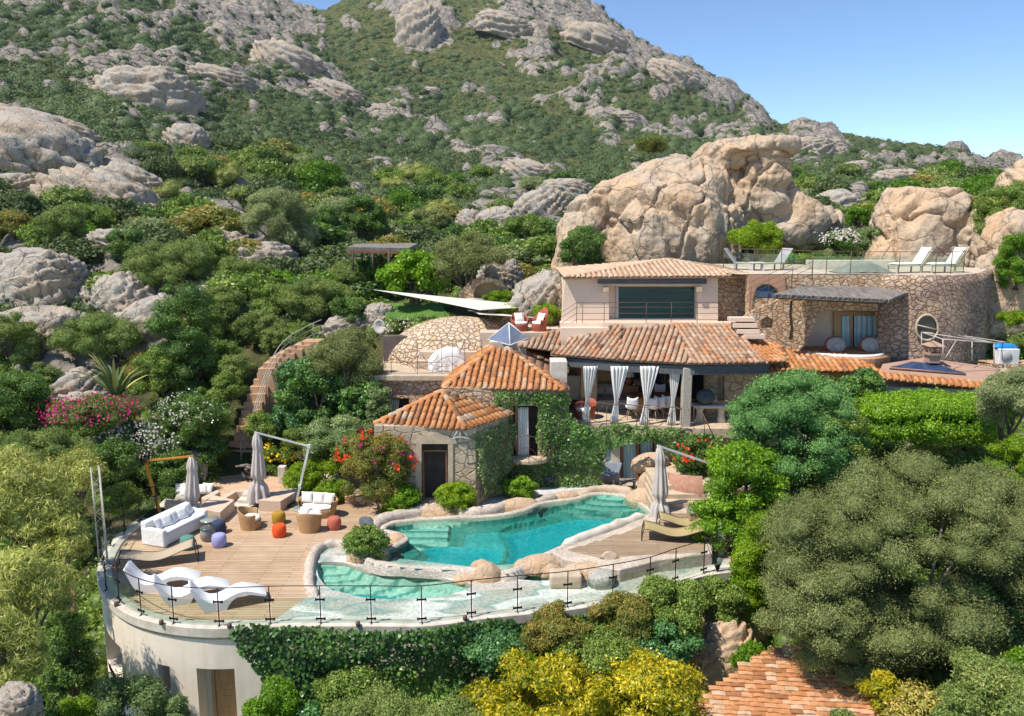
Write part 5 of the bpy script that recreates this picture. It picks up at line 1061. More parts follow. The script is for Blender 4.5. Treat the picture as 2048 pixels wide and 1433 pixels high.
# ---------------------------------------------------------------- glass-topped brown roof, chimney, pipe pergola
gr_ = thing('glazed_annex', Q(1880, 760, 30), 'low annex with a brown rendered roof and a triangular skylight', 'building')
zA = Q(1800, 768, 29.8).z; G1, G2, G3, G4, G5 = Q(1757, 748, 30.0), Q(1975, 770, 29.3), Q(2010, 740, 31.0), Q(1850, 716, 32.5), Q(1765, 730, 31.3)
mb = MB(); mid = Q(1850, 716, 32.5)
apx = Q(1848, 717, 32.2); fr_ = [G1, G2, G3, Q(1990, 728, 33), Q(1840, 712, 33.5)]
BRN = mk('brown_render', (.42, .27, .20), (.36, .23, .17), rough=.85, vs=2, obj=False)
mb.add([G1, G2, apx, G3, G5], [(0, 1, 2), (1, 3, 2), (4, 0, 2)]); mb.build('roof', BRN, gr_, solid=.06)
mb = MB(); _n = (G2 - G1).cross(apx - G1).normalized(); k_ = [hit(x, y, G1, _n) for x, y in ((1778, 741), (1930, 753), (1872, 732), (1822, 728))]; _n = _n if _n.z > 0 else -_n; mb.add([k + _n * .10 for k in k_], [(0, 1, 2, 3)]); sk_ = mb.build('skylight', mk('skylight_glass', (.035, .07, .16), rough=.12, spec=.12, bump=0), gr_)  # blue of the reflected sky is put into the pane's base colour
mb = MB(); mb.tube([k + _n * .09 for k in k_], .04, 6, closed=True); mb.build('skylight_frame', BRN, sk_)
roof('edge_tiles', [G1 + Vector((-.1, -.35, -.12)), G2 + Vector((.1, -.35, -.12)), G2 + Vector((0, .05, .05)), G1 + Vector((0, .05, .05))], TILE, gr_, seed=31, sp=.24); roof('edge_tiles', [G2 + Vector((.1, -.3, -.14)), G3 + Vector((.2, 0, -.1)), G3 + Vector((-.1, 0, .05)), G2], TILEP, gr_, seed=32, sp=.24)
mb = MB(); mb.prism([V2(G1) + Vector((.1, 0, 0)), V2(G2), V2(G3) + Vector((-.3, 0, 0)), V2(G5)], 1.0, min(G1.z, G2.z) - .2); mb.build('wall', COPE, gr_)
ch = thing('chimney', Q(1864, 722, 31.2), 'square brown chimney with a small pyramid cap on the glazed annex', 'chimney'); q = Q(1864, 720, 31.2)
mb = MB(); mb.box(q + Vector((0, 0, .05)), (.42, .42, .3)); mb.box(q + Vector((0, 0, .25)), (.56, .56, .08)); mb.build('base', BRN, ch); mb = MB()
for sx_ in (-1, 1):
    for sy_ in (-1, 1): mb.box(q + Vector((sx_ * .2, sy_ * .2, .42)), (.09, .09, .28))
mb.build('flue_opening', BRN, ch); mb = MB(); r_ = .34; zq = q.z + .57; mb.add([(q.x - r_, q.y - r_, zq), (q.x + r_, q.y - r_, zq), (q.x + r_, q.y + r_, zq), (q.x - r_, q.y + r_, zq), (q.x, q.y, zq + .2)], [(0, 1, 4), (1, 2, 4), (2, 3, 4), (3, 0, 4), (3, 2, 1, 0)]); mb.build('cap', BRN, ch)
pg = thing('pipe_pergola', Q(1920, 730, 31), 'bare frame of thin pale pipes standing behind the glazed annex', 'pergola')
PIPE = mk('pale_pipe', (.55, .50, .44), rough=.5, bump=0)
tp = [Q(1843, 665, 31.6), Q(1900, 668, 33.3), Q(2012, 685, 32), Q(1988, 686, 30.5), Q(1886, 679, 30.2)]
mb = MB(); mb.tube([tp[0], tp[1], tp[2], tp[3], tp[4], tp[0]], .022, 6); mb.tube([tp[0], tp[3]], .018, 6); mb.tube([tp[1], tp[3]], .018, 6); mb.build('top_frame', PIPE, pg)
for x, y0, y1, Y in ((1843, 665, 716, 31.6), (1886, 679, 722, 30.2), (1944, 683, 722, 31), (1988, 686, 733, 30.5), (2010, 685, 730, 32), (1900, 668, 712, 33.3)): mb = MB(); mb.tube([Q(x, y0, Y), Q(x, y1, Y)], .02, 6); mb.build('post', PIPE, pg)
mb = MB(); mb.tube([Q(1912, 682, 31), Q(1891, 716, 30.6)], .02, 6); mb.build('brace', PIPE, pg)
# ---------------------------------------------------------------- domed stone roof, terrace block left, skylight pyramid
db = thing('domed_building', Q(880, 800, 33), 'low stone building with a broad crazy-paved dome and a roof terrace', 'building')
dc = Vector((Q(925, 690, 36.5).x, 36.8, Q(905, 745, 36).z)); top = Q(905, 632, 37).z; rows = []
for i in range(11):
    th = PI / 2 * i / 10; rows.append([dc + Vector((3.7 * math.cos(an) * math.sin(th) * 1.02, 2.6 * math.sin(an) * math.sin(th), (top - dc.z) * math.cos(th) ** .9)) for an in np.linspace(0, 2 * PI, 49)])
mb = MB(); mb.grid(rows); mb.build('dome', DOMES, db)
YT = 32.6; zt = Q(800, 750, YT).z
mb = MB(); vwall(mb, Vector((0, YT, 0)), Vector((1, YT, 0)), [(735, 900), (905, 900), (905, 757), (748, 754)], [[(775, 842), (818, 842), (818, 797), (775, 797)]], .4); mb.build('wall', RUB, db)
x0, x1 = Q(742, 750, YT).x, Q(900, 750, YT).x
mb = MB(); mb.box(((x0 + x1) / 2, YT + 1.9, zt - .11), (x1 - x0 + .1, 4.2, .22)); mb.build('terrace_slab', SAND, db, bevel=.02)
mb = MB(); q = Q(796, 820, YT + .35); mb.box(q, (.95, .05, 1.0)); w_ = mb.build('window', DARKGL, db); curtain('window_curtain', Q(789, 799, YT + .28), Q(785, 840, YT + .28), .4, BLUC, db, n=16, depth=.03)
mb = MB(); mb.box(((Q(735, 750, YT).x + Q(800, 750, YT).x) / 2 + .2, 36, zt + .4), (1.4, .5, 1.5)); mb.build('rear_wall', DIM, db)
mb = MB(); mb.box((Q(900, 720, 34.6).x, 35, zt + .35), (2.6, 1.6, .7)); mb.box((Q(850, 735, 34.2).x, 34.2, zt + .18), (.8, .6, .36)); mb.build('terrace_bench', PLAST, db, bevel=.02)
tr = thing('curly_railing', Q(800, 750, YT), 'lattice iron railing of arcs and circles on the terrace in front of the stone dome', 'railing'); mb = MB(); rr = [Q(x, 752, YT + .1) for x in (742, 782, 835, 884, 925)]; bars = MB()
for x in (742, 766, 783, 835, 884, 905, 930, 964): p = Q(x, 748, YT + .15); mb.tube([V2(p, zt), V2(p, zt + (.95 if x < 800 else 1.45))], .012, 5)
mb.build('post_set', RUST, tr); rg = random.Random(2)
for (cx_, r_, z_, a0, a1) in ((742, 1.0, 1.1, -1.45, -.2), (790, .9, -.1, .3, 2.8), (835, .9, 1.0, 3.3, 6.1), (862, .55, .6, 2.5, 6.2), (884, .8, .95, 3.3, 5.6), (905, .7, .2, .3, 2.6), (930, .7, .8, 3.4, 6.), (812, .5, .9, 3.2, 6.)):
    c_ = Q(cx_, 748, YT + .15); bars.tube([Vector((c_.x + r_ * math.cos(an), c_.y, zt + z_ + r_ * .8 * math.sin(an))) for an in np.linspace(a0, a1, 16)], .011, 5)
for (xa, xb, h) in ((742, 835, .93), (835, 964, 1.43), (742, 884, .5)): bars.tube([V2(Q(xa, 748, YT + .15), zt + h), V2(Q(xb, 748, YT + .15), zt + h)], .011, 5)
bars.build('curved_bars', RUST, tr)
cov = thing('covered_spa', Q(895, 745, 33.6), 'box shape under a crumpled white sheet on the terrace before the stone dome', 'cover'); p0, p1 = Q(856, 746, 33.3), Q(938, 746, 33.6); rows = []
for i in range(17):
    f_ = i / 16; h = .95 * min(1, (math.sin(PI * min(max(f_, .02), .98))) ** .3) * (1 if f_ < .75 else 1 - (f_ - .75) * 2); b_ = p0.lerp(p1, f_)
    rows.append([Vector((b_.x + .03 * math.sin(i * 2.1 + z_ * 3), b_.y - .1 + y_ + .04 * math.sin(i * 1.7) * (1 - z_), zt + .03 + h * z_)) for (y_, z_) in ((-.15, 0), (-.08, .4), (0, .85), (.1, 1), (.8, 1), (.9, .8), (.95, 0))])
mb = MB(); mb.grid(rows); mb.build('sheet', CURT, cov, subsurf=1)
ps = thing('skylight_pyramid', Q(1015, 690, 33.8), 'glass pyramid skylight on a square plaster base behind the orange roof', 'skylight'); zq = Q(1015, 684, 33.6).z
xa, xb = Q(974, 684, 33.6).x, Q(1057, 684, 33.6).x; xm = (xa + xb) / 2; hw = (xb - xa) / 2
mb = MB(); mb.box((xm, 34.3, zq - .42), (hw * 1.8, 1.4, .8)); mb.build('base', PLAST, ps)
mb = MB(); pk = Vector((xm + .05, 34.3, zq + .72)); cs = [Vector((xm - hw, 34.15, zq)), Vector((xm + .1, 33.3, zq - .1)), Vector((xm + hw, 34.2, zq + .05)), Vector((xm, 35.2, zq))]
mb.add(cs + [pk], [(0, 1, 4), (1, 2, 4), (2, 3, 4), (3, 0, 4)]); mb.build('glass', mk('lilac_glass', (.16, .19, .26), (.12, .15, .22), rough=.08, spec=.9, bump=0), ps)
mb = MB()
for c_ in cs: mb.tube([c_, pk], .028, 5)
mb.tube(cs, .035, 5, closed=True); mb.build('glazing_bars', WHT, ps)
# terrace behind with parapet where the red chairs stand
rt = thing('sail_terrace', Q(1070, 668, 35.5), 'roof terrace with a rubble parapet between the stone dome and the upper house', 'terrace'); zr = Q(1070, 664, 34.8).z
mb = MB(); xa, xb = Q(960, 664, 35).x, Q(1122, 664, 35).x; mb.box(((xa + xb) / 2, 36.2, zr - .3), (xb - xa, 3.4, .6)); mb.build('floor', PLAST, rt)
mb = MB(); mb.box(((xa + xb) / 2 + .3, 37.8, zr + .35), (xb - xa, .35, .75)); mb.build('parapet', RUB, rt); mb = MB()
for x in (1045, 1066, 1100, 1117): p = Q(x, 660, 35.2); mb.tube([V2(p, zr), V2(p, zr + 1.0)], .012, 5)
mb.build('post_set', RUST, rt)
# upper terrace railing
ut = thing('upper_glass_railing', Q(1700, 548, YS), 'long railing with thin posts and glass along the upper roof terrace', 'railing'); gl = MB(); po = MB()
U = [(1446, 37.5), (1507, 36.5), (1561, 36), (1624, 34.0), (1652, YS + .2), (1700, YS + .2), (1797, YS + .2), (1870, YS - .2), (1901, 33.6), (1926, 34.5)]
pp_ = [Vector((Q(x, 548, Y).x, Y, ZT)) for x, Y in U]
for p in pp_: po = MB(); po.tube([p, p + Vector((0, 0, .92))], .018, 5); po.build('post', RUST, ut)
po = MB(); po.tube([p + Vector((0, 0, .92)) for p in pp_], .014, 5); po.build('handrail', RUST, ut)
for a_, b_ in zip(pp_, pp_[1:]): mb = MB(); mb.beam(a_.lerp(b_, .02) + Vector((0, 0, .42)), a_.lerp(b_, .98) + Vector((0, 0, .42)), .01, .62); mb.build('glass_panel', GLASS, ut)
# thin diagonal stair rail at the arch
dr_ = thing('diagonal_railing', Q(1560, 600, 33), 'thin iron stair railing climbing diagonally past the blue arched window', 'railing'); mb = MB()
for h in (0, .25, .5, .75): mb.tube([Q(1446, 642, 33.0) + Vector((0, 0, .15 + h)), Q(1500, 605, 33.0) + Vector((0, 0, .1 + h)), Q(1624, 553, 33.0) + Vector((0, 0, .1 + h))], .010, 5)
mb.build('rails', RUST, dr_); mb = MB()
for x, y in ((1500, 620), (1536, 600), (1583, 580), (1624, 560)): mb.tube([Q(x, y, 33.0), Q(x, y, 33.0) + Vector((0, 0, .95))], .013, 5)
mb.build('post_set', RUST, dr_)
# ---------------------------------------------------------------- tiled hut at the lower right
hu = thing('tiled_outbuilding', Q(1560, 1400, 17.5), 'outbuilding in the bottom right corner with broad flat courses of mixed orange tiles', 'building')
FT = tintmat('flat_tiles', [(.34, .15, .07), (.50, .22, .09), (.60, .28, .12), (.62, .34, .18), (.62, .44, .29)], vs=5, vary=.3, bump=.5)
H0, H1, H2, H3, H4 = Q(1330, 1470, 16.2), Q(1790, 1470, 16.2), Q(1740, 1330, 18.3), Q(1600, 1290, 19.4), Q(1520, 1300, 19.2)
n_ = Vector((-.05, -.28, 1)).normalized(); O = Q(1450, 1440, 16.9); u_ = (Vector((1, -.13, 0))); u_ = (u_ - n_ * u_.dot(n_)).normalized(); v_ = n_.cross(u_)
out = [hit(x, y, O, n_) for x, y in ((1310, 1480), (1840, 1480), (1780, 1385), (1700, 1320), (1600, 1290), (1535, 1300), (1470, 1345), (1400, 1400))]; o2 = [((p - O).dot(u_), (p - O).dot(v_)) for p in out]
mb = MB(); rg = random.Random(4); y = min(p[1] for p in o2)
while y < max(p[1] for p in o2):
    x = min(p[0] for p in o2) + rg.uniform(0, .3)
    while x < max(p[0] for p in o2):
        w_ = rg.uniform(.24, .36)
        if inpoly(np.array([x + w_ / 2]), np.array([y + .05]), o2)[0]:
            h0 = rg.uniform(.03, .06); jt = rg.uniform(-.015, .015); t_ = min(1, max(0, rg.gauss(.5, .28))); r_ = rg.uniform(-.02, .02)
            q = [O + u_ * (x) + v_ * (y + jt) + n_ * h0, O + u_ * (x + w_) + v_ * (y + jt + r_) + n_ * h0, O + u_ * (x + w_) + v_ * (y + .16) + n_ * .012, O + u_ * x + v_ * (y + .16) + n_ * .012]
            mid0 = (q[0] + q[1]) / 2 + n_ * .02; mid1 = (q[2] + q[3]) / 2 + n_ * .015
            lo = [q[0] - n_ * .05, q[1] - n_ * .05]
            mb.add([q[0], mid0, q[1], q[2], mid1, q[3], lo[0], lo[1]], [(0, 1, 4, 5), (1, 2, 3, 4), (6, 7, 2, 1, 0)], False, t_)
        x += w_ + .006
    y += .135
mb.sheet(out, fr=(O, u_, v_), thick=.1, nrm=n_, t=.1); mb.build('roof', FT, hu)
mb = MB(); mb.prism([V2(p) * .99 + Vector((0, .2, 0)) for p in out], -5.0, -1.9); mb.build('wall', PLAST, hu)
# ---------------------------------------------------------------- pool-side boulders
def prk(x, y, w, h, lab, seed, mat=PEACH, z=0., dy=.8, rz=0, **k): # w = width in photo px, h = height in metres
    p = P(x, y, z); s_ = w / FPX * p.y * 1.02 / 2; return rock('boulder', lab, p, (s_, s_ * dy, h), mat, seed, rz, k=4, amp=.16, cellf=.9, cella=.10, **k)
prk(880, 1030, 98, .34, 'long smooth peach boulder on the pool edge before the pool house door', 3, dy=.36, rz=-.05)
prk(1036, 1019, 95, .42, 'peach boulder with a sharp crest on the middle of the far pool edge', 5, dy=.4, rz=.1)
prk(1132, 998, 64, .28, 'flat peach boulder on the far pool edge nearest the top steps', 7, dy=.5)
prk(1295, 1008, 90, .6, 'big peach boulder at the far right corner of the pool', 11, dy=.7)
prk(1303, 988, 56, .95, 'narrow wind-carved peach boulder beside the last umbrella', 12, dy=.6)
rock('boulder', 'tilted wedge-shaped peach boulder resting above the pool corner', P(1305, 985, .1) + Vector((0, .8, .9)), (.75, .45, .42), PEACH, 15, k=4, amp=.18, tilt=(0, -.25), cut=.9); tag(bpy.data.objects['boulder.005'], cat='boulder')
prk(1352, 972, 70, .5, 'cracked peach boulder under the bougainvillea planter', 16, z=.5)
prk(975, 1164, 66, .62, 'pinkish round boulder between the two pools', 21, dy=.7, z=-.1)
prk(962, 1152, 50, .5, 'small peach boulder leaning on the pinkish boulder from behind', 22, dy=.6, z=-.1)
prk(933, 1160, 54, .2, 'low flat peach boulder at the end of the dam wall', 23, z=-.05)
prk(1072, 1132, 108, .30, 'broad low peach boulder sloping into the water by the wooden platform', 25, dy=.62, z=.1, rz=.3)
prk(1096, 1143, 56, .26, 'small peach boulder in front of the broad low boulder', 26, z=0.)
prk(1180, 1152, 130, .42, 'pink flat-topped boulder behind the stone block seat', 27, dy=.45, mat=PEACH)
prk(1218, 1136, 50, .5, 'rough brown boulder on the corner of the platform', 28, dy=.35, z=.1, mat=WARMR)
prk(720, 1120, 54, .34, 'low grey-pink boulder in front of the round bush on the deck', 31, dy=.7)
prk(752, 1118, 60, .52, 'rough grey-pink boulder between the round bush and the dam wall', 32, dy=.7)
prk(792, 1088, 46, .36, 'flat brown boulder at the left end of the pool by the round bush', 33, dy=.9)
rock('boulder', 'dark blue-grey boulder lying on the deck behind the round bush', P(736, 1050, .1), (.36, .2, .24), BLUER, 41, k=4, rz=-.5, tilt=(0, .3), cut=.6)
tag(bpy.data.objects[[o.name for o in C.objects if o.get('label') == 'dark blue-grey boulder lying on the deck behind the round bush'][0]], cat='boulder')
prk(684, 1106, 60, .1, 'low pebbled mound inside the plunge pool curb', 43, mat=PEBG, dy=.5)
q = P(1138, 1184, 0); mb = MB(); mb.box(q + Vector((-.08, .42, .21)), (.92, .55, .42)); tag(mb.build('stone_block', SAND, bevel=.07), 'rough square stone block seat on the mosaic', 'block')
q = P(1205, 1183, 0); mb = MB(); mb.lathe([(.38, 0), (.39, .2), (.39, .30), (.36, .33), (.0, .335)], q + Vector((0, .42, 0)), 26); tag(mb.build('mosaic_stool', PEBG), 'round pebble-mosaic stool beside the stone block', 'stool')
# ---------------------------------------------------------------- furniture materials and makers
WICK = NT('wicker'); _w = WICK.n('ShaderNodeTexWave', _wave_type='BANDS', Scale=26., Distortion=1.5); _w.bands_direction = 'Z'; WICK.set(_w, 'Vector', WICK.pos(obj=True)); WICK.bsdf(WICK.mix(WICK.ramp(_w.outputs[0], [(.2, 0.), (.7, 1.)]), (.36, .20, .085), (.56, .35, .17)), .7, .3, WICK.bump(_w.outputs[0], .5, .01)); WICK = WICK.m
CUSH = mk('cream_cushion', (.80, .77, .70), (.74, .70, .63), rough=.95, vs=4, bs=60, bump=.15); SLIP = mk('white_slipcover', (.80, .80, .79), (.76, .76, .76), rough=.95, vs=3, bs=7, bump=.5, d=.05)
WPLA = mk('white_plastic', (.82, .82, .82), (.80, .80, .80), rough=.35, spec=.5, bump=0); SLING = mk('beige_sling', (.46, .37, .27), (.42, .34, .24), rough=.85, bs=90); FRM = mk('bronze_frame', (.13, .10, .08), rough=.4, metal=.5, bump=0)
SLOL = mk('olive_sling', (.42, .33, .16), (.38, .29, .14), rough=.85, bs=90)
UMBC = mk('taupe_canvas', (.54, .49, .45), (.47, .42, .38), rough=.95, vs=5, bs=30); TOPG = mk('smoked_glass', (.10, .12, .12), rough=.08, spec=.7, bump=0)
def pillow(mb, c, w_, h_, t_, M=Matrix.Identity(3), n=10):
    for sg in (1, -1):
        rows = []
        for i in range(n + 1):
            x = -1 + 2 * i / n
            rows.append([Vector(c) + M @ Vector((x * w_ / 2 * (1 - .06 * (1 - y * y)), y * h_ / 2 * (1 - .06 * (1 - x * x)), sg * t_ / 2 * (max(0, 1 - x ** 4) ** .6) * (max(0, 1 - y ** 4) ** .6))) for y in [-1 + 2 * j / n for j in range(n + 1)]][::sg])
        mb.grid(rows)
def tub(t, sx=1., sy=1., w=.44, hb=.74, ha=.56, cush=True):
    mb = MB(); N_ = 30; ro = []; W_ = WL[t.name]
    for i in range(N_ + 1):
        an = -PI * .18 + (PI * 1.36) * i / N_; k = max(0, math.sin(an)) ** 1.3; zt = ha + (hb - ha) * k; cs, sn = math.cos(an) * sx, math.sin(an) * sy
        ro.append([W_ + Vector((r * cs, r * sn, z)) for r, z in ((w * .80, .0), (w * .86, .25), (w * .93, zt * .7), (w * 1.0, zt - .02), (w * .97, zt + .015), (w * .90, zt), (w * .84, zt * .72), (w * .8, .3))])
    mb.grid(ro); mb.build('shell', WICK, t)
    mb = MB(); mb.lathe([(w * .79, 0), (w * .84, .2), (w * .84, .30)], W_, 30, sx=sx, sy=sy); mb.build('seat_base', WICK, t, bevel=.02)
    if cush: mb = MB(); mb.lathe([(w * .70, .30), (w * .80, .33), (w * .81, .37), (w * .74, .41), (.01, .42)], W_, 30, sx=sx, sy=sy); mb.build('seat_cushion', CUSH, t)
def pouf(loc, col, lab, h=.42, r=.235):
    m_ = mk('knit_' + lab.split()[0] + lab.split()[1], col, tuple(x * .88 for x in col), rough=.95, vs=5, bs=80, bump=.5); mb = MB(); mb.lathe([(r * .80, 0), (r * .88, .02), (r * .98, h * .3), (r, h * .5), (r * .98, h * .7), (r * .88, h * .93), (r * .7, h), (.01, h + .008)], loc, 28); return tag(mb.build('pouf', m_), lab, 'pouf', 'round poufs on the deck')
pouf(P(376, 1098), (.10, .27, .21), 'sea green round pouf by the near end of the white sofa'); pouf(P(439, 1093), (.36, .37, .66), 'lavender round pouf on the deck'); pouf(P(438, 1066), (.045, .06, .11), 'navy blue round pouf behind the ribbed side table')
pouf(P(558, 1047), (.42, .24, .03), 'mustard round pouf nearest the wicker armchair'); pouf(P(559, 1073), (.80, .10, .02), 'bright orange-red round pouf in the middle of the deck'); pouf(P(669, 1058), (.50, .14, .09), 'brick red round pouf at the right of the wicker loveseat')
p = P(416, 1081); t = thing('side_table', p, 'ribbed beige drum side table with a dark glass top', 'side table'); mb = MB(); pr = [(.17, 0)]
for i in range(12): zz = .02 + i * .032; rr_ = .19 + .05 * math.sin(PI * i / 11); pr += [(rr_ - .012, zz), (rr_ + .008, zz + .016)]
mb.lathe(pr + [(.18, .42)], p, 24); mb.build('drum', mk('ribbed_stone', (.46, .40, .35), rough=.9), t); mb = MB(); mb.lathe([(.20, .42), (.235, .435), (.235, .45), (.01, .455)], p, 24); mb.build('table_top', TOPG, t)
for (x, y, r_, lab) in ((421, 1060, .32, 'round glass coffee table beside the long white sofa'), (607, 1037, .36, 'round glass coffee table between the wicker seats')):
    p = P(x, y); t = thing('coffee_table', p, lab, 'coffee table'); mb = MB(); mb.lathe([(.16, 0), (.07, .06), (.06, .3), (.15, .36)], p, 14); mb.build('pedestal', FRM, t); mb = MB(); mb.lathe([(r_, .36), (r_, .385), (.01, .386)], p, 30); mb.build('table_top', mk('pale_glass_top', (.30, .33, .30), rough=.1, spec=.7, bump=0), t)
def armchair(loc, rz, lab): t = thing('wicker_armchair', (0, 0, 0), lab, 'armchair', 'wicker tub armchairs'); tub(t, 1., .95); t.location = loc; t.rotation_euler.z = rz; return t
armchair(P(500, 1058) + Vector((0, .1, 0)), 1.75, 'wicker tub armchair turned sideways with its seat facing the poufs')
armchair(P(617, 1066) + Vector((0, .2, 0)), PI - .05, 'wicker tub armchair seen from behind holding two white pillows'); 
t = thing('wicker_loveseat', (0, 0, 0), 'wide curved wicker loveseat with white seat and three back cushions', 'loveseat'); tub(t, 1.72, .95, hb=.72, ha=.60); WLt = WL[t.name]
for i, (x, r_) in enumerate(((-.45, .05), (-.02, -.03), (.38, -.2))): mb = MB(); pillow(mb, (x, .16 - .02 * i, .62), .42, .40, .16, Matrix.Rotation(r_, 3, 'Z') @ Matrix.Rotation(R(72), 3, 'X')); mb.build('back_cushion', CUSH, t)
t.location = P(634, 1036) + Vector((0, .2, 0)); t.rotation_euler.z = -.12
def loose(nm, lab, c, w_, h_, t_, M, mat=CUSH, group=None, cat='cushion'): mb = MB(); pillow(mb, c, w_, h_, t_, M); return tag(mb.build(nm, mat), lab, cat, group)
RX = lambda a_: Matrix.Rotation(a_, 3, 'X'); RY = lambda a_: Matrix.Rotation(a_, 3, 'Y'); RZ = lambda a_: Matrix.Rotation(a_, 3, 'Z')
q = P(617, 1066) + Vector((0, .2, 0)); loose('cushion', 'white pillow standing at the left in the wicker armchair seen from behind', q + Vector((-.2, .12, .62)), .36, .34, .12, RZ(-.3) @ RX(R(55))); loose('cushion', 'white pillow lying at the right in the wicker armchair seen from behind', q + Vector((.16, .12, .60)), .42, .26, .12, RZ(.2) @ RX(R(20)))
# slipcovered sofa
def box_(mb, x0, x1, y0, y1, z0, z1): mb.box(((x0 + x1) / 2, (y0 + y1) / 2, (z0 + z1) / 2), (x1 - x0, y1 - y0, z1 - z0))
s0, s1, s2 = P(284, 1097), P(332, 1098), P(392, 1067); ax = V2(s2 - s1, 0).normalized(); sf = thing('slipcovered_sofa', (0, 0, 0), 'long sofa in a loose white slipcover with its back to the railing', 'sofa'); Ls = 2.1; Ws = .95
for nm, b_ in (('seat', (0.14, Ls - .14, .03, .72, .03, .40)), ('backrest', (0.02, Ls - .02, .70, .95, .02, .78)), ('arm', (0, .17, 0, .93, .01, .60)), ('arm', (Ls - .17, Ls, 0, .93, .01, .60)), ('seat_cushion', (.17, Ls - .17, 0, .72, .40, .50))):
    mb = MB(); box_(mb, *b_); mb.build(nm, SLIP, sf, bevel=.055)
sf.location = s1 + Vector((-.05, .0, 0)); sang = math.atan2(ax.y, ax.x); sf.rotation_euler.z = sang
for i, (a_, b_, lb) in enumerate(((.38, .5, 'white cushion nearest the camera on the slipcovered sofa'), (.62, .44, 'second white cushion from the near end of the slipcovered sofa'), (1.0, .46, 'white cushion in the middle of the slipcovered sofa'), (1.3, .42, 'fourth white cushion leaning in the slipcovered sofa'), (1.72, .52, 'white cushion at the far end of the slipcovered sofa by the umbrella'))):
    Mz = RZ(sang); c_ = sf.location + Mz @ Vector((a_, b_, .68)); loose('cushion', lb, c_, .44, .40, .15, Mz @ RZ(.3 * (-1) ** i) @ RX(R(62)), SLIP, 'white cushions on the slipcovered sofa')
# white wave loungers
prof_t = [(x_ * .98, z_ * .80) for x_, z_ in [(-.02, .98), (.05, .86), (.16, .66), (.3, .46), (.46, .34), (.62, .31), (.8, .36), (1.0, .47), (1.2, .55), (1.38, .56), (1.56, .50), (1.75, .40), (1.95, .30)]]
prof_b = [(x_ * .98, z_ * .80) for x_, z_ in [(1.94, .265), (1.74, .34), (1.55, .42), (1.38, .46), (1.2, .44), (1.04, .34), (.92, .18), (.84, .0), (.34, .0), (.2, .22), (.1, .5), (.02, .76), (-.06, .95)]]
pp2 = prof_t + prof_b; wl = thing('wave_lounger', (0, 0, 0), '', 'lounger', 'white wave loungers'); mb = MB(); n_ = len(pp2); 
for sg, yy in ((0, .32), (1, -.32)): pass
vs = []
for yy, k_ in ((-.32, .97), (-.29, 1.), (.29, 1.), (.32, .97)):
    for x, z in pp2: vs.append(Vector((.9 + (x - .9) * k_, yy, z * k_ if z > 0 else 0)))
fs = [(r_ * n_ + i, r_ * n_ + (i + 1) % n_, (r_ + 1) * n_ + (i + 1) % n_, (r_ + 1) * n_ + i) for r_ in range(3) for i in range(n_)] + [tuple(range(n_)), tuple(3 * n_ + i for i in range(n_))[::-1]]
mb.add(vs, fs, False); sh_ = mb.build('shell', WPLA, wl, bevel=.012); sh_.data.polygons.foreach_set('use_smooth', [len(p.vertices) < 5 for p in sh_.data.polygons])
for i, (x, y, rz, lb) in enumerate(((300, 1184, .22, 'white wave lounger farthest from the camera next to the beige sling lounger'), (360, 1208, .42, 'middle white wave lounger between the other two'), (432, 1221, .42, 'frontmost white wave lounger nearest the glass'))):
    q = P(x, y); put(wl, q - Matrix.Rotation(rz, 3, 'Z') @ Vector((.58, -.2, 0)), rz, lb, first=(i == 0))
# sling loungers
def sling(loc, rz, lab, mat, frame, L=2.1, W_=.72, group=None, dip=.0):
    t = thing('sling_lounger', (0, 0, 0), lab, 'lounger', group); cu = [(x * L, .30 + .12 * math.cos(x * 2 * PI * .93 + .2) + (.10 * x)) for x in np.linspace(0, 1, 22)]
    mb = MB(); mb.grid([[Vector((x, y_, z - .03 * math.cos(y_ / W_ * PI))) for y_ in np.linspace(-W_ / 2, W_ / 2, 7)] for x, z in cu]); mb.build('sling', mat, t, solid=.012)
    mb = MB()
    for sg in (-1, 1): mb.tube([Vector((-.06, sg * W_ * .46, 0)), Vector((-.03, sg * W_ * .48, .3))] + [Vector((x, sg * W_ / 2, z)) for x, z in cu] + [Vector((L + .06, sg * W_ * .48, cu[-1][1] - .06)), Vector((L + .12, sg * W_ * .46, 0))], .018, 6)
    for x, z in ((cu[0][0], cu[0][1]), (cu[-1][0], cu[-1][1]), (-.06, .01), (L + .12, .01)): mb.tube([Vector((x, -W_ / 2, z)), Vector((x, W_ / 2, z))], .016, 6)
    mb.build('frame', frame, t); t.location = loc; t.rotation_euler.z = rz; return t
_a, _b = P(240, 1136), P(397, 1116); sling(_a, math.atan2(_b.y - _a.y, _b.x - _a.x), 'beige sling lounger behind the white wave loungers', SLING, FRM)
sling(P(1287, 1075, .4) + Vector((0, .0, 0)), -.16, 'olive sling lounger nearest the camera on the brown platform', SLOL, FRM, 2.0); sling(P(1318, 1056, .4), -.10, 'olive sling lounger partly hidden behind the first on the brown platform', SLOL, FRM, 1.7)
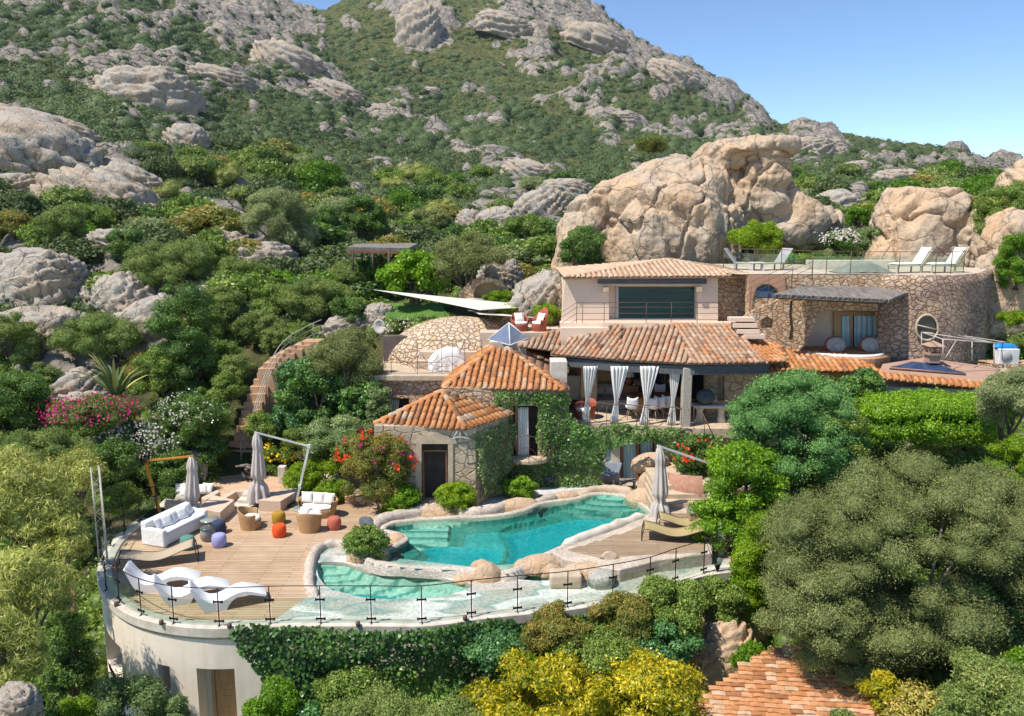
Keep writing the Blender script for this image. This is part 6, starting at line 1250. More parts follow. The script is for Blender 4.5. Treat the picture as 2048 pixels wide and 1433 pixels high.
# closed cantilever parasols
def parasol(lab, base, top, tip, canb, mm, arm_mm, w_=.07, kk=1.):
    base, top, tip, canb = map(Vector, (base, top, tip, canb)); t = thing('cantilever_parasol', base, lab, 'parasol', 'closed cantilever parasols'); mb = MB(); mb.beam(base, top, w_, w_ * 1.4); mb.build('mast', mm, t)
    mb = MB(); mb.beam(top + (top - tip).normalized() * .06, tip + (tip - top).normalized() * .08, w_ * .8, w_ * .9); mb.build('arm', arm_mm, t)
    mb = MB(); mb.box(top, (w_ * 2, w_ * 1.8, w_ * 2.2)); mb.box(base.lerp(top, .3), (w_ * 1.7, w_ * 2, .16)); mb.box(tip + Vector((0, 0, -.05)), (w_ * 1.3, w_ * 1.3, .12)); mb.build('joint', FRM if kk == 1 else WHT, t)
    H_ = tip.z - canb.z; mb = MB(); rows = []; mb2 = MB()
    for i in range(23):
        f_ = i / 22; r_ = (.06 + .25 * f_ ** .7) * (1 if f_ < .62 else 1 - .45 * math.exp(-((f_ - .70) / .05) ** 2)) + (.05 if f_ > .8 else 0) * (f_ - .8) * 5; c_ = tip.lerp(canb, f_) + Vector((.02 * math.sin(f_ * 5), 0, 0)); 
        if f_ < .22: r_ += .045 * math.sin(f_ / .22 * PI * .8)
        rows.append([c_ + Vector((math.cos(a_) , math.sin(a_), 0)) * (r_ * (1 + (.10 + .22 * f_) * math.sin(a_ * 8 + math.sin(f_ * 4) + i * .03))) + Vector((0, 0, (.07 * math.sin(a_ * 4 + 1) if i == 22 else 0))) for a_ in np.linspace(0, 2 * PI, 49)])
    mb.grid(rows); mb.build('folded_canopy', UMBC, t)
    c_ = tip.lerp(canb, .70); mb = MB(); mb.tube([c_ + Vector((.155 * math.cos(a_), .155 * math.sin(a_), 0)) for a_ in np.linspace(0, 2 * PI, 15)[:-1]], .018, 5, closed=True); mb.build('tie_strap', UMBC, t)
    mb = MB(); mb.tube([tip.lerp(canb, .5), canb - Vector((0, 0, .10))], .02, 6); mb.build('pole_end', FRM, t)
    mb = MB(); mb.box(base + Vector((0, 0, .05)), (.9, .9, .08)); mb.build('base_plate', IRON, t, bevel=.01)
    return t
ORW = mk('orange_wood', (.62, .28, .05), (.52, .22, .04), rough=.5, vs=3, sc=(4, 4, .6), bs=30)
b_ = P(321, 1030); parasol('closed parasol hanging from an orange wooden mast behind the white sofa', b_, Q(290, 922, b_.y), Q(383, 913, b_.y - .3), Q(384, 1042, b_.y - .35), ORW, ORW)
b_ = P(592, 1008); parasol('closed parasol hanging from a tall white metal mast by the wicker loveseat', b_, Q(618, 893, b_.y), Q(513, 866, b_.y - .3), Q(519, 1002, b_.y - .3), WHT, WHT, .06, 2)
b_ = Vector((P(1440, 1060, .4).x, 26.0, .4)); tt = Q(1450, 938, 26.6); parasol('closed parasol on the brown platform, its white arm reaching out of the trees', V2(tt, .4), tt, Q(1319, 893, 26.2), Q(1321, 1046, 26.2), WHT, WHT, .07, 2)
# sunken seating, low walls, stairs, pots and pillar on the patio
def wl_(pts, z0, z1, nm, mat, par, bev=.015): mb = MB(); mb.prism(pts, z0, z1); return mb.build(nm, mat, par, bevel=bev)
su = thing('patio_seating', P(430, 1030), 'stepped plaster benches and low walls dividing the brick patio from the deck', 'bench wall')
wl_(PP([(396, 1040), (442, 1048), (470, 1022), (428, 1012)], 0), 0, .42, 'bench', PLAST, su); wl_(PP([(330, 1026), (398, 1030), (402, 1022), (336, 1016)], 0), 0, .35, 'bench', PLAST, su); wl_(PP([(404, 1016), (436, 1000), (442, 1004), (412, 1022)], 0), 0, .40, 'bench', PLAST, su)
wl_(PP([(444, 1008), (470, 994), (516, 996), (514, 1000), (474, 999), (452, 1012)], 0), 0, .30, 'low_wall', PLAST, su); wl_(PP([(518, 1022), (562, 1024), (600, 1000), (588, 994), (556, 1004), (520, 1004)], 0), 0, .40, 'low_wall', PLAST, su)
for i in range(3): wl_(PP([(466 + i * 9, 1018 - i * 6), (508 + i * 6, 1020 - i * 6), (512 + i * 6, 1014 - i * 6), (474 + i * 9, 1010 - i * 6)], 0), 0, .10 + .12 * i, 'step', COPE, su)
wl_(PP([(350, 1012), (396, 1012), (400, 990), (360, 988)], 0), 0, .3, 'seat_pad', mk('grey_pad', (.44, .40, .35), rough=.95), su, .05)
for x, y, a_, lb in ((361, 994, .2, 'white cushion leaning at the left end of the sunken bench behind the parasol'), (370, 1000, -.3, 'striped beige cushion on the sunken bench left of the parasol'), (404, 996, .3, 'beige cushion on the sunken bench right of the parasol'), (414, 994, -.2, 'cream square cushion at the right end of the sunken bench')): loose('cushion', lb, P(x, y + 8) + Vector((0, .1, .46)), .44, .4, .15, RZ(a_) @ RX(R(60)), CUSH)
mb = MB(); mb.box(P(398, 962) + Vector((0, 0, .62)), (.62, .45, 1.25)); tag(mb.build('plaster_pillar', COPE, bevel=.02), 'squat white plaster pillar at the left of the patio steps', 'pillar')
mb = MB(); mb.box(P(566, 966) + Vector((0, 0, .35)), (.3, .3, .7)); tag(mb.build('plaster_pillar', COPE, bevel=.02), 'small white plaster post at the right edge of the brick patio', 'pillar')
BLUEP = mk('blue_glaze', (.02, .09, .42), rough=.25, spec=.6, bump=0)
def pot(loc, r_, h_, mat, lab, kind=None, seed=1, R_=(.3, .3, .35)):
    t = thing('plant_pot', loc, lab, 'plant pot'); mb = MB(); mb.lathe([(r_ * .6, 0), (r_ * .95, h_ * .5), (r_, h_ * .85), (r_ * 1.08, h_), (r_ * .9, h_), (r_ * .85, h_ * .8), (.01, h_ * .8)], loc, 18); mb.build('pot', mat, t)
    if kind:
        t2 = thing('potted_plant', V2(loc) + Vector((0, 0, h_ * .8)), lab.replace('pot', 'plant growing in the pot', 1) if 0 else 'leafy plant growing in the ' + lab, 'plant'); bush_parts(t2, seed, R_, kind, n=350, nl=6, leaf=.09, stem=3)
pot(P(432, 938), .2, .36, BLUEP, 'taller blue glazed pot beside the patio steps', 'dark', 4); pot(P(409, 948), .15, .26, BLUEP, 'smaller blue glazed pot beside the white pillar', 'ivyteal', 5, (.2, .2, .3))
dw = thing('driftwood_sculpture', P(497, 962), 'bleached driftwood and stone pile at the foot of the garden stairs', 'driftwood'); rg = random.Random(6)
for i in range(12): mb = MB(); a_ = rg.uniform(0, PI); c_ = WL[dw.name] + Vector((rg.uniform(-.35, .35), rg.uniform(-.2, .2), .1 + i * .05)); d_ = Vector((math.cos(a_), math.sin(a_), rg.uniform(-.3, .3))) * rg.uniform(.2, .45); mb.tube([c_ - d_, c_ + Vector((0, 0, .05)), c_ + d_], [.03, .07, .03], 6); mb.build('branch', BARKG, dw)
# main garden staircase
gs = thing('garden_staircase', P(465, 940), 'long terracotta staircase curving up the left slope beside the ivy', 'staircase'); SPX = [(452, 944), (462, 930), (470, 915), (478, 900), (484, 884), (488, 868), (492, 852), (497, 836), (502, 820), (507, 804), (513, 788), (519, 773), (526, 759), (533, 746), (541, 734), (551, 723), (563, 713), (577, 704), (592, 696), (608, 688), (625, 681)]
STEPM = mk('terracotta_step', (.55, .35, .21), (.45, .27, .16), vs=3, obj=False); SP_ = [Q(x, y, 32.6 + i * .17) for i, (x, y) in enumerate(SPX)]
for i, p in enumerate(SP_):
    nx = SP_[min(i + 1, len(SP_) - 1)]; pr_ = SP_[max(i - 1, 0)]; u = V2(nx - pr_, 0).normalized(); side = Vector((u.y, -u.x, 0)); wd_ = 1.5 if i > 3 else 2.4 - i * .2; wd_ *= .46 if i > 4 else .62; 
    mb = MB(); mb.box((p.x, p.y + .15, p.z - .75), (wd_ * 1.15, .5, 1.5)) if i < 14 else mb.box((p.x, p.y, p.z - .75), (.8, 1.0, 1.5)); mb.build('step', STEPM, gs)
gs_r = thing('stair_railing', SP_[2], 'pale iron railing sweeping up the long garden staircase', 'railing')
for k, dx_ in enumerate((.48,)):
    hh = [p + Vector((dx_ - .9 * 0, -.1, .95)) for p in SP_[1:]]; 
    for dz in (0, -.25, -.5): mb = MB(); mb.tube(smooth([h + Vector((0, 0, dz)) for h in hh], 3), .016, 5); mb.build('rail' if dz else 'handrail', PIPE, gs_r)
    for h in hh[::3]: mb = MB(); mb.tube([h, h - Vector((0, 0, 1.1))], .014, 5); mb.build('post', PIPE, gs_r)
# lattice mast at the left end
lm = thing('lattice_mast', P(190, 1150, -3.5), 'thin galvanised lattice mast standing outside the left end of the terrace', 'mast'); c0 = Q(190, 935, 23.2); zb_ = -3.5; mb = MB(); cs = [Vector((c0.x + dx_, 23.2 + dy_, 0)) for dx_, dy_ in ((-.13, 0), (.13, 0), (0, .2))]
for c_ in cs: mb.tube([V2(c_, zb_), V2(c_, c0.z)], .022, 5)
k_ = int((c0.z - zb_) / .3)
for i in range(k_):
    z0_ = zb_ + i * .3
    for a_, b_ in ((0, 1), (1, 2), (2, 0)): mb.tube([V2(cs[a_], z0_), V2(cs[b_], z0_ + .3)], .010, 4, cap=False)
mb.build('lattice', PIPE, lm)
# low chair, table, pouf near the lower glass door; planter; slatted box
BLUG = mk('slate_cushion', (.20, .23, .27), (.15, .18, .22), rough=.95); TEAK = mk('teak', (.40, .27, .17), (.32, .21, .13), rough=.7)
q = P(1218, 970); t = thing('shell_chair', q, 'grey-blue cushioned shell chair on splayed wooden legs by the lower glass door', 'chair'); mb = MB(); rows = []
for i in range(9):
    f_ = i / 8; rows.append([q + Vector((.48 * math.sin(a_) * (.75 + .35 * f_), .30 * (f_ - .3) + .1 * math.cos(a_) * f_, .34 + .50 * f_ ** 1.5 + .25 * abs(math.sin(a_)) ** 2 * (1 - f_) * .7 )) for a_ in np.linspace(-PI / 2, PI / 2, 13)])
mb.grid(rows); mb.build('shell', BLUG, t, solid=.10)
for a_ in (.8, 2.3, 3.9, 5.5): mb = MB(); mb.tube([q + Vector((.12 * math.cos(a_), .12 * math.sin(a_), .36)), q + Vector((.30 * math.cos(a_), .28 * math.sin(a_), 0))], .022, 6); mb.build('leg', TEAK, t)
q = P(1255, 977); t = thing('low_table', q, 'small weathered slatted table beside the shell chair', 'table'); mb = MB()
for k in range(6): mb.box(q + Vector((-.26 + k * .105, 0, .33)), (.09, .42, .03))
mb.build('table_top', BARKG, t)
for a_ in ((-.26, -.18), (.26, -.18), (-.26, .18), (.26, .18)): mb = MB(); mb.box(q + Vector((*a_, .16)), (.05, .05, .32)); mb.build('leg', BARKG, t)
q = P(1108, 972, 0); mb = MB(); mb.lathe([(.22, 0), (.32, .2), (.36, .45), (.30, .5), (.01, .5)], q + Vector((-.2, .1, 0)), 18); tag(mb.build('large_urn', mk('dark_glaze', (.035, .05, .07), rough=.3, bump=0)), 'dark glazed urn in the shade under the balcony', 'urn')
pl_ = thing('terracotta_planter', P(1380, 975, 1.09), 'curved terracotta planter wall with netted pattern under the red bougainvillea', 'planter'); mb = MB(); A_ = [Q(1342, 948, 27.6), Q(1365, 952, 27.2), Q(1395, 955, 27.0), Q(1410, 955, 27.0)]; mb.grid([[V2(p, .8), V2(p, p.z + .05) + Vector((-.1, 0, 0)), V2(p, p.z) + Vector((-.1, .15, 0)), V2(p, 1.1) + Vector((0, .4, 0))] for p in smooth(A_, 4)])
mb.build('planter_wall', mk('terracotta_net', (.46, .25, .17), (.36, .18, .12), vs=8, bs=30, bump=1., obj=False), pl_)
q = P(1400, 1052, .4); t = thing('storage_box', q, 'slatted wooden storage box with a grey lid at the foot of the stone steps', 'box'); mb = MB()
for k in range(9): mb.box(q + Vector((-.36 + k * .09, 0, .27)), (.075, .5, .5))
mb.build('slats', TEAK, t); mb = MB(); mb.box(q + Vector((0, 0, .54)), (.86, .56, .04)); mb.build('lid', mk('grey_lid', (.30, .31, .31), rough=.5, bump=0), t)
# iron gate panel at the right end
t = thing('iron_gate_panel', P(1435, 1143, .05), 'fan-patterned iron railing panel closing the right end of the terrace', 'railing'); A_, B_ = P(1407, 1147, .05), P(1462, 1143, .05); mb = MB()
for f_ in (0, 1): p = A_.lerp(B_, f_); mb.tube([p, p + Vector((0, 0, 1.15))], .018, 6)
mb.build('frame_post', IRON, t); mb = MB()
for k in range(9): mb.tube([A_.lerp(B_, .5 + .0), A_.lerp(B_, k / 8) + Vector((0, 0, 1.1 - .2 * abs(k - 4) / 4 * 0))], .010, 5)
mb.tube([A_ + Vector((0, 0, 1.1)), B_ + Vector((0, 0, 1.1))], .012, 5); mb.tube([A_ + Vector((0, 0, .05)), B_ + Vector((0, 0, .05))], .012, 5); mb.build('fan_bars', IRON, t)
mb = MB(); mb.box(Q(1441, 1085, 23.9), (.22, .2, 1.3)); tag(mb.build('outdoor_shower', WHT, bevel=.03), 'white metal column standing behind the iron gate panel', 'shower')
# ---------------------------------------------------------------- loggia furniture
YF = 32.3
def qz(x, y, z=ZF): return P(x, y, z)
t = thing('corner_sofa', Vector((3.9, 33.6, ZF)), 'long grey-beige sofa against the ochre wall of the loggia', 'sofa'); GB = mk('grey_beige_cloth', (.44, .39, .35), (.38, .33, .30), rough=.95); xa, xb = Q(1165, 820, 33.6).x, Q(1255, 820, 33.6).x
for nm, b_ in (('seat', (xa, xb, 33.0, 34.2, ZF, ZF + .42)), ('backrest', (xa, xb, 34.1, 34.4, ZF, ZF + .9)), ('arm', (xa - .2, xa, 33.0, 34.4, ZF, ZF + .65))): mb = MB(); box_(mb, *b_); mb.build(nm, GB, t, bevel=.05)
for k in range(4): loose('cushion', ('pale cushion at the left end', 'second pale cushion from the left', 'third pale cushion from the left', 'pale cushion at the right end')[k] + ' of the grey-beige loggia sofa', (xa + .35 + k * .42, 33.95, ZF + .66), .42, .4, .16, RX(R(70)), GB, 'cushions on the loggia sofa')
q = P(1172, 842, ZF); t = thing('red_armchair', Vector((q.x, 31.7, ZF)), 'low red wicker armchair with a pale seat cushion in the left corner of the loggia', 'armchair'); REDW = mk('red_wicker', (.40, .10, .06), (.30, .07, .04), rough=.7, bs=60); tub(t, 1.1, 1.); 
for ch_ in kids(t):
    if 'cushion' not in ch_.name: ch_.data.materials[0] = REDW
t.rotation_euler.z = -.6
q = Q(1256, 802, 34.0); t = thing('table_lamp', Vector((q.x, 34.0, ZF + .9)), 'table lamp with a cream cone shade and red base behind the loggia curtains', 'lamp'); mb = MB(); mb.lathe([(.10, 0), (.16, .12), (.13, .24), (.04, .3), (.03, .38)], WL[t.name], 16); mb.build('lamp_base', REDW, t); mb = MB(); mb.lathe([(.27, .36), (.16, .68)], WL[t.name], 18); mb.build('lamp_shade', CUSH, t)
mb = MB(); mb.box((q.x, 34.0, ZF + .45), (.8, .5, .9)); tag(mb.build('console_table', WOODR, bevel=.02), 'dark red-brown console carrying the table lamp', 'console')
xa, xb = Q(1262, 830, 32.6).x, Q(1372, 830, 32.6).x; t = thing('dining_table', Vector(((xa + xb) / 2 - .2, 32.6, ZF)), 'long red-brown wooden dining table in the loggia', 'table'); mb = MB(); mb.box(((xa + xb) / 2 - .2, 32.6, ZF + .72), (xb - xa - .3, 1.1, .07)); mb.build('table_top', WOODR, t, bevel=.01)
for x_ in (xa + .3, xb - .6): mb = MB(); mb.box((x_, 32.6, ZF + .35), (.5, .7, .7)); mb.build('table_base', mk('honey_wood', (.52, .28, .12), rough=.6), t)
def chair(loc, rz, lab, first=None):
    if first: return put(first, loc, rz, lab)
    t = thing('shell_dining_chair', (0, 0, 0), lab, 'chair', 'white shell chairs around the dining table'); mb = MB(); rows = []
    for i in range(10):
        f_ = i / 9; y_ = -.22 + .42 * min(f_ * 1.8, 1) + .06 * max(0, f_ - .55); z_ = .44 + .03 * math.cos(f_ * 6) + .42 * max(0, f_ - .5) * 2 * .98; w_ = .24 * (1 - .25 * max(0, f_ - .6))
        rows.append([Vector((w_ * s_, y_ - .05 * s_ * s_ * (f_ > .4), z_ + .07 * s_ * s_)) for s_ in np.linspace(-1, 1, 9)])
    mb.grid(rows); mb.build('shell', WPLA, t, solid=.02)
    for a_ in ((-1, -1), (1, -1), (-1, 1), (1, 1)): mb = MB(); mb.tube([(a_[0] * .10, a_[1] * .10, .43), (a_[0] * .22, a_[1] * .22, 0)], .016, 6); mb.build('leg', TEAK, t)
    t.location = loc; t.rotation_euler.z = rz; return t
c0_ = chair((Q(1263, 835, 31.5).x, 31.5, ZF), PI, 'white shell chair at the near left corner of the dining table, seen from behind')
for x, Y, rz, lb in ((1262, 33.7, .2, 'white shell chair across the table under the lamp'), (1306, 31.5, PI - .5, 'white shell chair just right of the third curtain'), (1320, 31.7, PI - .4, 'white shell chair second to the right of the third curtain'), (1334, 31.9, PI - .3, 'white shell chair nearest the last curtain'), (1318, 33.8, -.2, 'white shell chair on the far side of the table')): chair((Q(x, 835, Y).x, Y, ZF), rz, lb, c0_)
q = Q(1410, 815, 31.0); t = thing('stone_urn', Vector((q.x, 31.0, ZF)), 'large dark studded round urn on a stone table right of the column', 'urn'); mb = MB(); mb.sphere((q.x, 31.0, ZF + 1.02), (.36, .36, .30), 18, 12, noise=.06, seed=4); mb.build('urn_body', BLUER, t); mb = MB(); mb.box((q.x + .25, 31.0, ZF + .66), (1.5, .55, .12)); mb.build('table_slab', COPE, t, bevel=.03)
for x_ in (-.2, .65): mb = MB(); mb.lathe([(.2, 0), (.14, .2), (.12, .45), (.2, .6)], (q.x + x_, 31.0, ZF), 12); mb.build('leg', COPE, t)
q = Q(1192, 760, 34.2); mb = MB(); rg = random.Random(3)
for k in range(14): a_ = -1.9 + k * .16; mb.add([Vector((q.x + .5, 34.6, 4.3)) + Vector((math.cos(a_) * .25, 0, math.sin(a_) * .25)), Vector((q.x + .5, 34.6, 4.3)) + Vector((math.cos(a_ + .1) * .55, -.04, math.sin(a_ + .1) * .55)), Vector((q.x + .5, 34.6, 4.3)) + Vector((math.cos(a_ + .14) * .25, 0, math.sin(a_ + .14) * .25))], [(0, 1, 2)])
tag(mb.build('wall_ornament', IRON, solid=.02), 'dark spiked half-round ornament hanging on the ochre loggia wall', 'wall ornament')
# red chairs under the shade sails
zr = Q(1070, 664, 34.8).z
for i, (x, rz, lb) in enumerate(((1040, .3, 'red rattan armchair with striped cushion left on the sail terrace'), (1078, -.9, 'high-backed red rattan chair right on the sail terrace'))):
    q = Q(x, 664, 35.1); t = thing('rattan_chair', (0, 0, 0), lb, 'armchair'); tub(t, 1., .9, w=.42, hb=.78 if i == 0 else 1.0, ha=.5); mb = MB(); pillow(mb, (0, .1, .6), .45, .4, .14, RX(R(65))); mb.build('back_cushion', CUSH, t)
    for ch_ in kids(t):
        if 'cushion' not in ch_.name: ch_.data.materials[0] = REDW
    t.location = (q.x, 35.1, zr); t.rotation_euler.z = rz
# shade sails
SAIL = mk('sail_cloth', (.68, .62, .54), (.62, .56, .48), rough=.9, bs=40, bump=.1, obj=False)
def sail(lab, a_, b_, c_, sagv=.3):
    rows = []; n = 14
    for i in range(n + 1):
        row = []
        for j in range(n + 1):
            u = i / n; v = j / n; p = a_ * (1 - u) + (b_ * (1 - v) + c_ * v) * u; cen = (a_ + b_ + c_) / 3; ed = 4 * v * (1 - v) * u; p = p.lerp(cen, .10 * ed + .06 * math.sin(PI * u)); p.z -= sagv * ed * (1 - u) * 1.5; row.append(p)
        rows.append(row)
    t = thing('shade_sail', a_, lab, 'shade sail', 'cream shade sails'); mb = MB(); mb.grid(rows); mb.build('cloth', SAIL, t, solid=.012); return t
s_ = sail('long narrow cream shade sail reaching left towards the lawn', Q(748, 580, 38), Q(1112, 615, 38.2), Q(960, 621, 36.4), .1); mb = MB(); mb.tube([Q(1112, 615, 38.2), Q(1122, 617, 38.2)], .01, 4); mb.tube([Q(748, 580, 38), Q(700, 572, 37)], .01, 4); mb.build('rope', WHT, s_)
s_ = sail('smaller cream triangular shade sail just above the stone dome', Q(1086, 637, 35.5), Q(935, 621, 38.6), Q(958, 629, 35.2), .1)
# upper terrace furniture
def deckchair(loc, rz, lab, fr, cu, group, first=None):
    if first: return put(first, loc, rz, lab)
    t = thing('sun_lounger', (0, 0, 0), lab, 'lounger', group); mb = MB(); mb.box((0, .1, .30), (.64, 1.3, .05)); mb.build('seat', fr, t, bevel=.01); mb = MB(); mb.beam((0, -.52, .32), (0, -.98, .95), .64, .05); mb.build('backrest', fr, t, bevel=.01)
    if cu: mb = MB(); pillow(mb, (0, .1, .37), .60, 1.3, .14); mb.build('seat_cushion', cu, t); mb = MB(); pillow(mb, (0, -.72, .72), .58, .85, .14, RX(-.95)); mb.build('back_cushion', cu, t)
    for a_ in ((-1, -.5), (1, -.5), (-1, .7), (1, .7)): mb = MB(); mb.box((a_[0] * .28, a_[1], .15), (.05, .06, .3)); mb.build('leg', fr, t)
    t.location = loc; t.rotation_euler.z = rz; return t
GRYF = mk('grey_lounger', (.42, .41, .40), rough=.6, bump=0); BEI = mk('beige_wicker', (.56, .50, .40), rough=.7)
def on_t(x, Y): return Vector((Q(x, 548, Y).x, Y, ZT))
deckchair(on_t(1493, 36.6), -2.0, 'brown-backed grey lounger at the left of the upper terrace', GRYF, None, 'loungers on the upper terrace'); deckchair(on_t(1540, 36.4), 2.0 - PI * 0, 'light grey lounger with raised back near the arch on the upper terrace', GRYF, None, 'loungers on the upper terrace')
w_ = deckchair(on_t(1812, 34.6), 1.85, 'cushioned white lounger with raised back left of the rock on the upper terrace', BEI, CURT, 'loungers on the upper terrace'); deckchair(on_t(1880, 34.6), 1.85, 'cushioned white lounger farthest right on the upper terrace', BEI, CURT, 'loungers on the upper terrace')
q = on_t(1513, 36.0); t = thing('small_table', q, 'low white table between the two grey loungers', 'table'); mb = MB(); mb.box(q + Vector((0, 0, .35)), (.6, .45, .04)); mb.build('table_top', WHT, t)
for a_ in ((-.25, -.18), (.25, -.18), (-.25, .18), (.25, .18)): mb = MB(); mb.box(q + Vector((*a_, .17)), (.05, .05, .34)); mb.build('leg', WHT, t)
tb = thing('covered_furniture', on_t(1722, 34.6), 'furniture under a crumpled grey-green tarpaulin in the middle of the upper terrace', 'tarpaulin'); rows = []; q = on_t(1722, 34.6)
for i in range(15):
    f_ = i / 14 * 2 - 1; rows.append([q + Vector((f_ * 1.25 , (v - .5) * 1.2, max(.02, (.50 * (1 - abs(f_) ** 1.6) * (1 - abs(2 * v - 1) ** 3) + .08 * math.sin(i * 2.3 + v * 7) * (1 - abs(f_)))))) for v in np.linspace(0, 1, 9)])
mb = MB(); mb.grid(rows); mb.build('tarpaulin', mk('grey_tarp', (.24, .25, .22), (.16, .17, .15), rough=.8, vs=3), tb, subsurf=1)
mb = MB(); xa, xb = on_t(1624, 36.5).x, on_t(1800, 36.5).x; mb.box(((xa + xb) / 2, 37.2, ZT + .2), (xb - xa, .4, .4)); tag(mb.build('low_terrace_wall', COPE, bevel=.02), 'low pale wall along the back of the upper terrace', 'wall')
# round cushion seats by the hot tub
for x, lb, rz in ((1672, 'red-rimmed round seat with pale cushions left of the glazed door', -.3), (1742, 'red-rimmed round seat with pale cushions right behind the hot tub', .5)):
    q = Q(x, 702, 33.2); t = thing('round_seat', q, lb, 'seat', 'round cushioned seats by the hot tub'); mb = MB(); mb.sphere(q + Vector((0, .15, .22)), (.46, .16, .38), 18, 12, M=RX(-.3)); mb.build('frame', REDW, t); mb = MB(); mb.sphere(q + Vector((0, .04, .24)), (.41, .13, .33), 18, 12, M=RX(-.3)); mb.build('pad', GB, t); mb = MB(); pillow(mb, q + Vector((0, -.12, .2)), .32, .32, .12, RX(R(70)) @ RZ(.7)); mb.build('cushion', GB, t)
# pergola on the hill, oven niche, satellite dish, ac unit
pe = thing('hill_pergola', Q(770, 530, 44), 'old timber pergola with a brushwood roof on the slope above the lawn', 'pergola'); mb = MB(); a_, b_, c_, d_ = Q(694, 498, 43), Q(818, 500, 43), Q(836, 490, 46), Q(712, 491, 46); mb.add([a_, b_, c_, d_], [(0, 1, 2, 3)]); mb.build('brushwood_roof', REED, pe, solid=.18)
for (x, Y) in ((705, 43), (745, 43), (778, 43), (812, 43), (830, 45.5), (724, 45.5)): mb = MB(); p = Q(x, 500, Y); mb.tube([p, p - Vector((0, 0, 1.1))], .09 if x == 778 else .06, 6); mb.build('post', BARK, pe)
mb = MB(); mb.beam(Q(697, 503, 43), Q(816, 505, 43), .12, .14); mb.build('beam', WOODR, pe)
q = Q(762, 668, 37); t = thing('satellite_dish', q, 'small beige satellite dish left of the stone dome', 'satellite dish'); mb = MB(); rows = [[q + Matrix.Rotation(-.5, 3, 'Z') @ Vector((r_ * math.cos(a_), -.12 * (r_ / .35) ** 2, .35 + r_ * math.sin(a_))) for a_ in np.linspace(0, 2 * PI, 19)] for r_ in (.01, .12, .24, .35)]; mb.grid(rows); mb.build('dish', PIPE, t, solid=.01); mb = MB(); mb.tube([q + Vector((0, .05, .35)), q + Vector((0, .1, -.6))], .03, 6); mb.build('stand', PIPE, t)
q = Q(2012, 722, 31.5); t = thing('air_conditioner', q, 'white outdoor air conditioning unit at the right edge', 'air conditioner'); mb = MB(); mb.box(q + Vector((0, 0, .2)), (.8, .4, .6)); mb.build('casing', WHT, t, bevel=.03); mb = MB(); mb.lathe([(.28, 0), (.26, .03), (.01, .03)], (0, 0, 0), 20); mb.v = [tuple(q + Vector((x_ * .8 - .12, -.2 - z_, .2 + y_ * .8))) for x_, y_, z_ in mb.v]; mb.build('fan_grille', GRYF, t)
mb = MB(); mb.box(Q(2030, 727, 31.7) - Vector((0, 0, 1.4)), (2.4, 1.0, 2.9)); tag(mb.build('stone_ledge', RUB), 'stone ledge carrying the air conditioner at the right edge', 'ledge')
mb = MB(); pillow(mb, Q(2010, 694, 31.6), .9, .3, .3); tag(mb.build('blue_bundle', mk('blue_plastic', (.03, .25, .6), rough=.5)), 'bright blue plastic bundle on top of the air conditioner', 'bundle')
ov = thing('stone_oven', Q(975, 600, 40), 'arched stone oven niche with pale counter under the grey olive tree', 'oven'); mb = MB(); YO = 39.5
mb = MB(); vwall(mb, Vector((0, YO, 0)), Vector((1, YO, 0)), [(915, 612), (1016, 612), (1014, 578), (1000, 562), (975, 556), (940, 562), (918, 585)], [[(948, 598), (1002, 598), (1002, 580), (990, 568), (972, 565), (955, 572), (948, 585)]], .8); mb.build('surround', RUB, ov); mb = MB(); mb.box(Q(975, 585, YO + .6), (1.6, .1, 1.3)); mb.build('niche_back', OCH, ov); mb = MB(); mb.box(Q(965, 600, YO - .2), (1.9, .7, .12)); mb.build('counter', COPE, ov)
# ---------------------------------------------------------------- large rock formations behind and around the villa
def qb(x, y, Y, r, tl=(0, 0, 0)): return (Q(x, y, Y), r, tl)
bigrock('rock_formation', 'huge wind-carved granite outcrop with orange face rising behind the upper house',
 [qb(1335, 480, 45, (3.3, 2.6, 3.6)), qb(1300, 400, 46, (2.6, 2.2, 1.9), (0, -.2, 0)), qb(1385, 395, 46, (2.2, 2.2, 2.3)), qb(1200, 470, 46.5, (1.7, 1.9, 3.3), (0, .35, 0)), qb(1250, 385, 47, (2.4, 1.8, 1.0), (0, -.35, 0)),
  qb(1135, 530, 45.5, (.8, 1, 2.0), (0, .2, 0)), qb(1165, 450, 47, (1.3, 1.5, 1.8), (0, .5, 0)), qb(1495, 415, 47, (3.1, 2.4, 2.2)), qb(1560, 440, 46.5, (2.5, 2.1, 1.8), (0, .35, 0)), qb(1510, 300, 46.6, (2.5, 2.3, .62), (0, -.03, 0)), qb(1440, 318, 47, (1.7, 1.9, 1.0), (0, -.3, 0)),
  qb(1440, 490, 45, (1.3, 1.6, 2.5)), qb(1625, 455, 47, (1.7, 1.7, 1.2)), qb(1400, 350, 45.6, (1.0, 1.0, 1.1)), qb(1530, 345, 46, (1.4, 1.4, 1.0)), qb(1245, 500, 44.6, (.9, .9, 1.6)), qb(1330, 345, 46.3, (1.8, 1.6, .9), (0, -.3, 0))], WARMR, .085, ((2.6, .20), (.5, .07)), 2, tafoni=.34)
bigrock('rock_formation', 'rounded peach granite dome standing behind the cushioned loungers at the right',
 [qb(1850, 480, 42, (2.6, 2.3, 2.8), (0, -.15, 0)), qb(1840, 420, 42.5, (2.1, 2, 1.2), (0, .05, 0)), qb(1925, 520, 41, (1.2, 1.6, 3.2), (0, .1, 0)), qb(1790, 525, 41.5, (1.5, 1.4, 1.3)), qb(1905, 420, 42, (1.7, 1.5, .8)), qb(1940, 450, 42.5, (1.0, 1.2, 1.6)), qb(1770, 450, 42.4, (.8, 1, .8))], WARMR, .10, ((1.8, .26), (.45, .07)), 5, tafoni=.2)
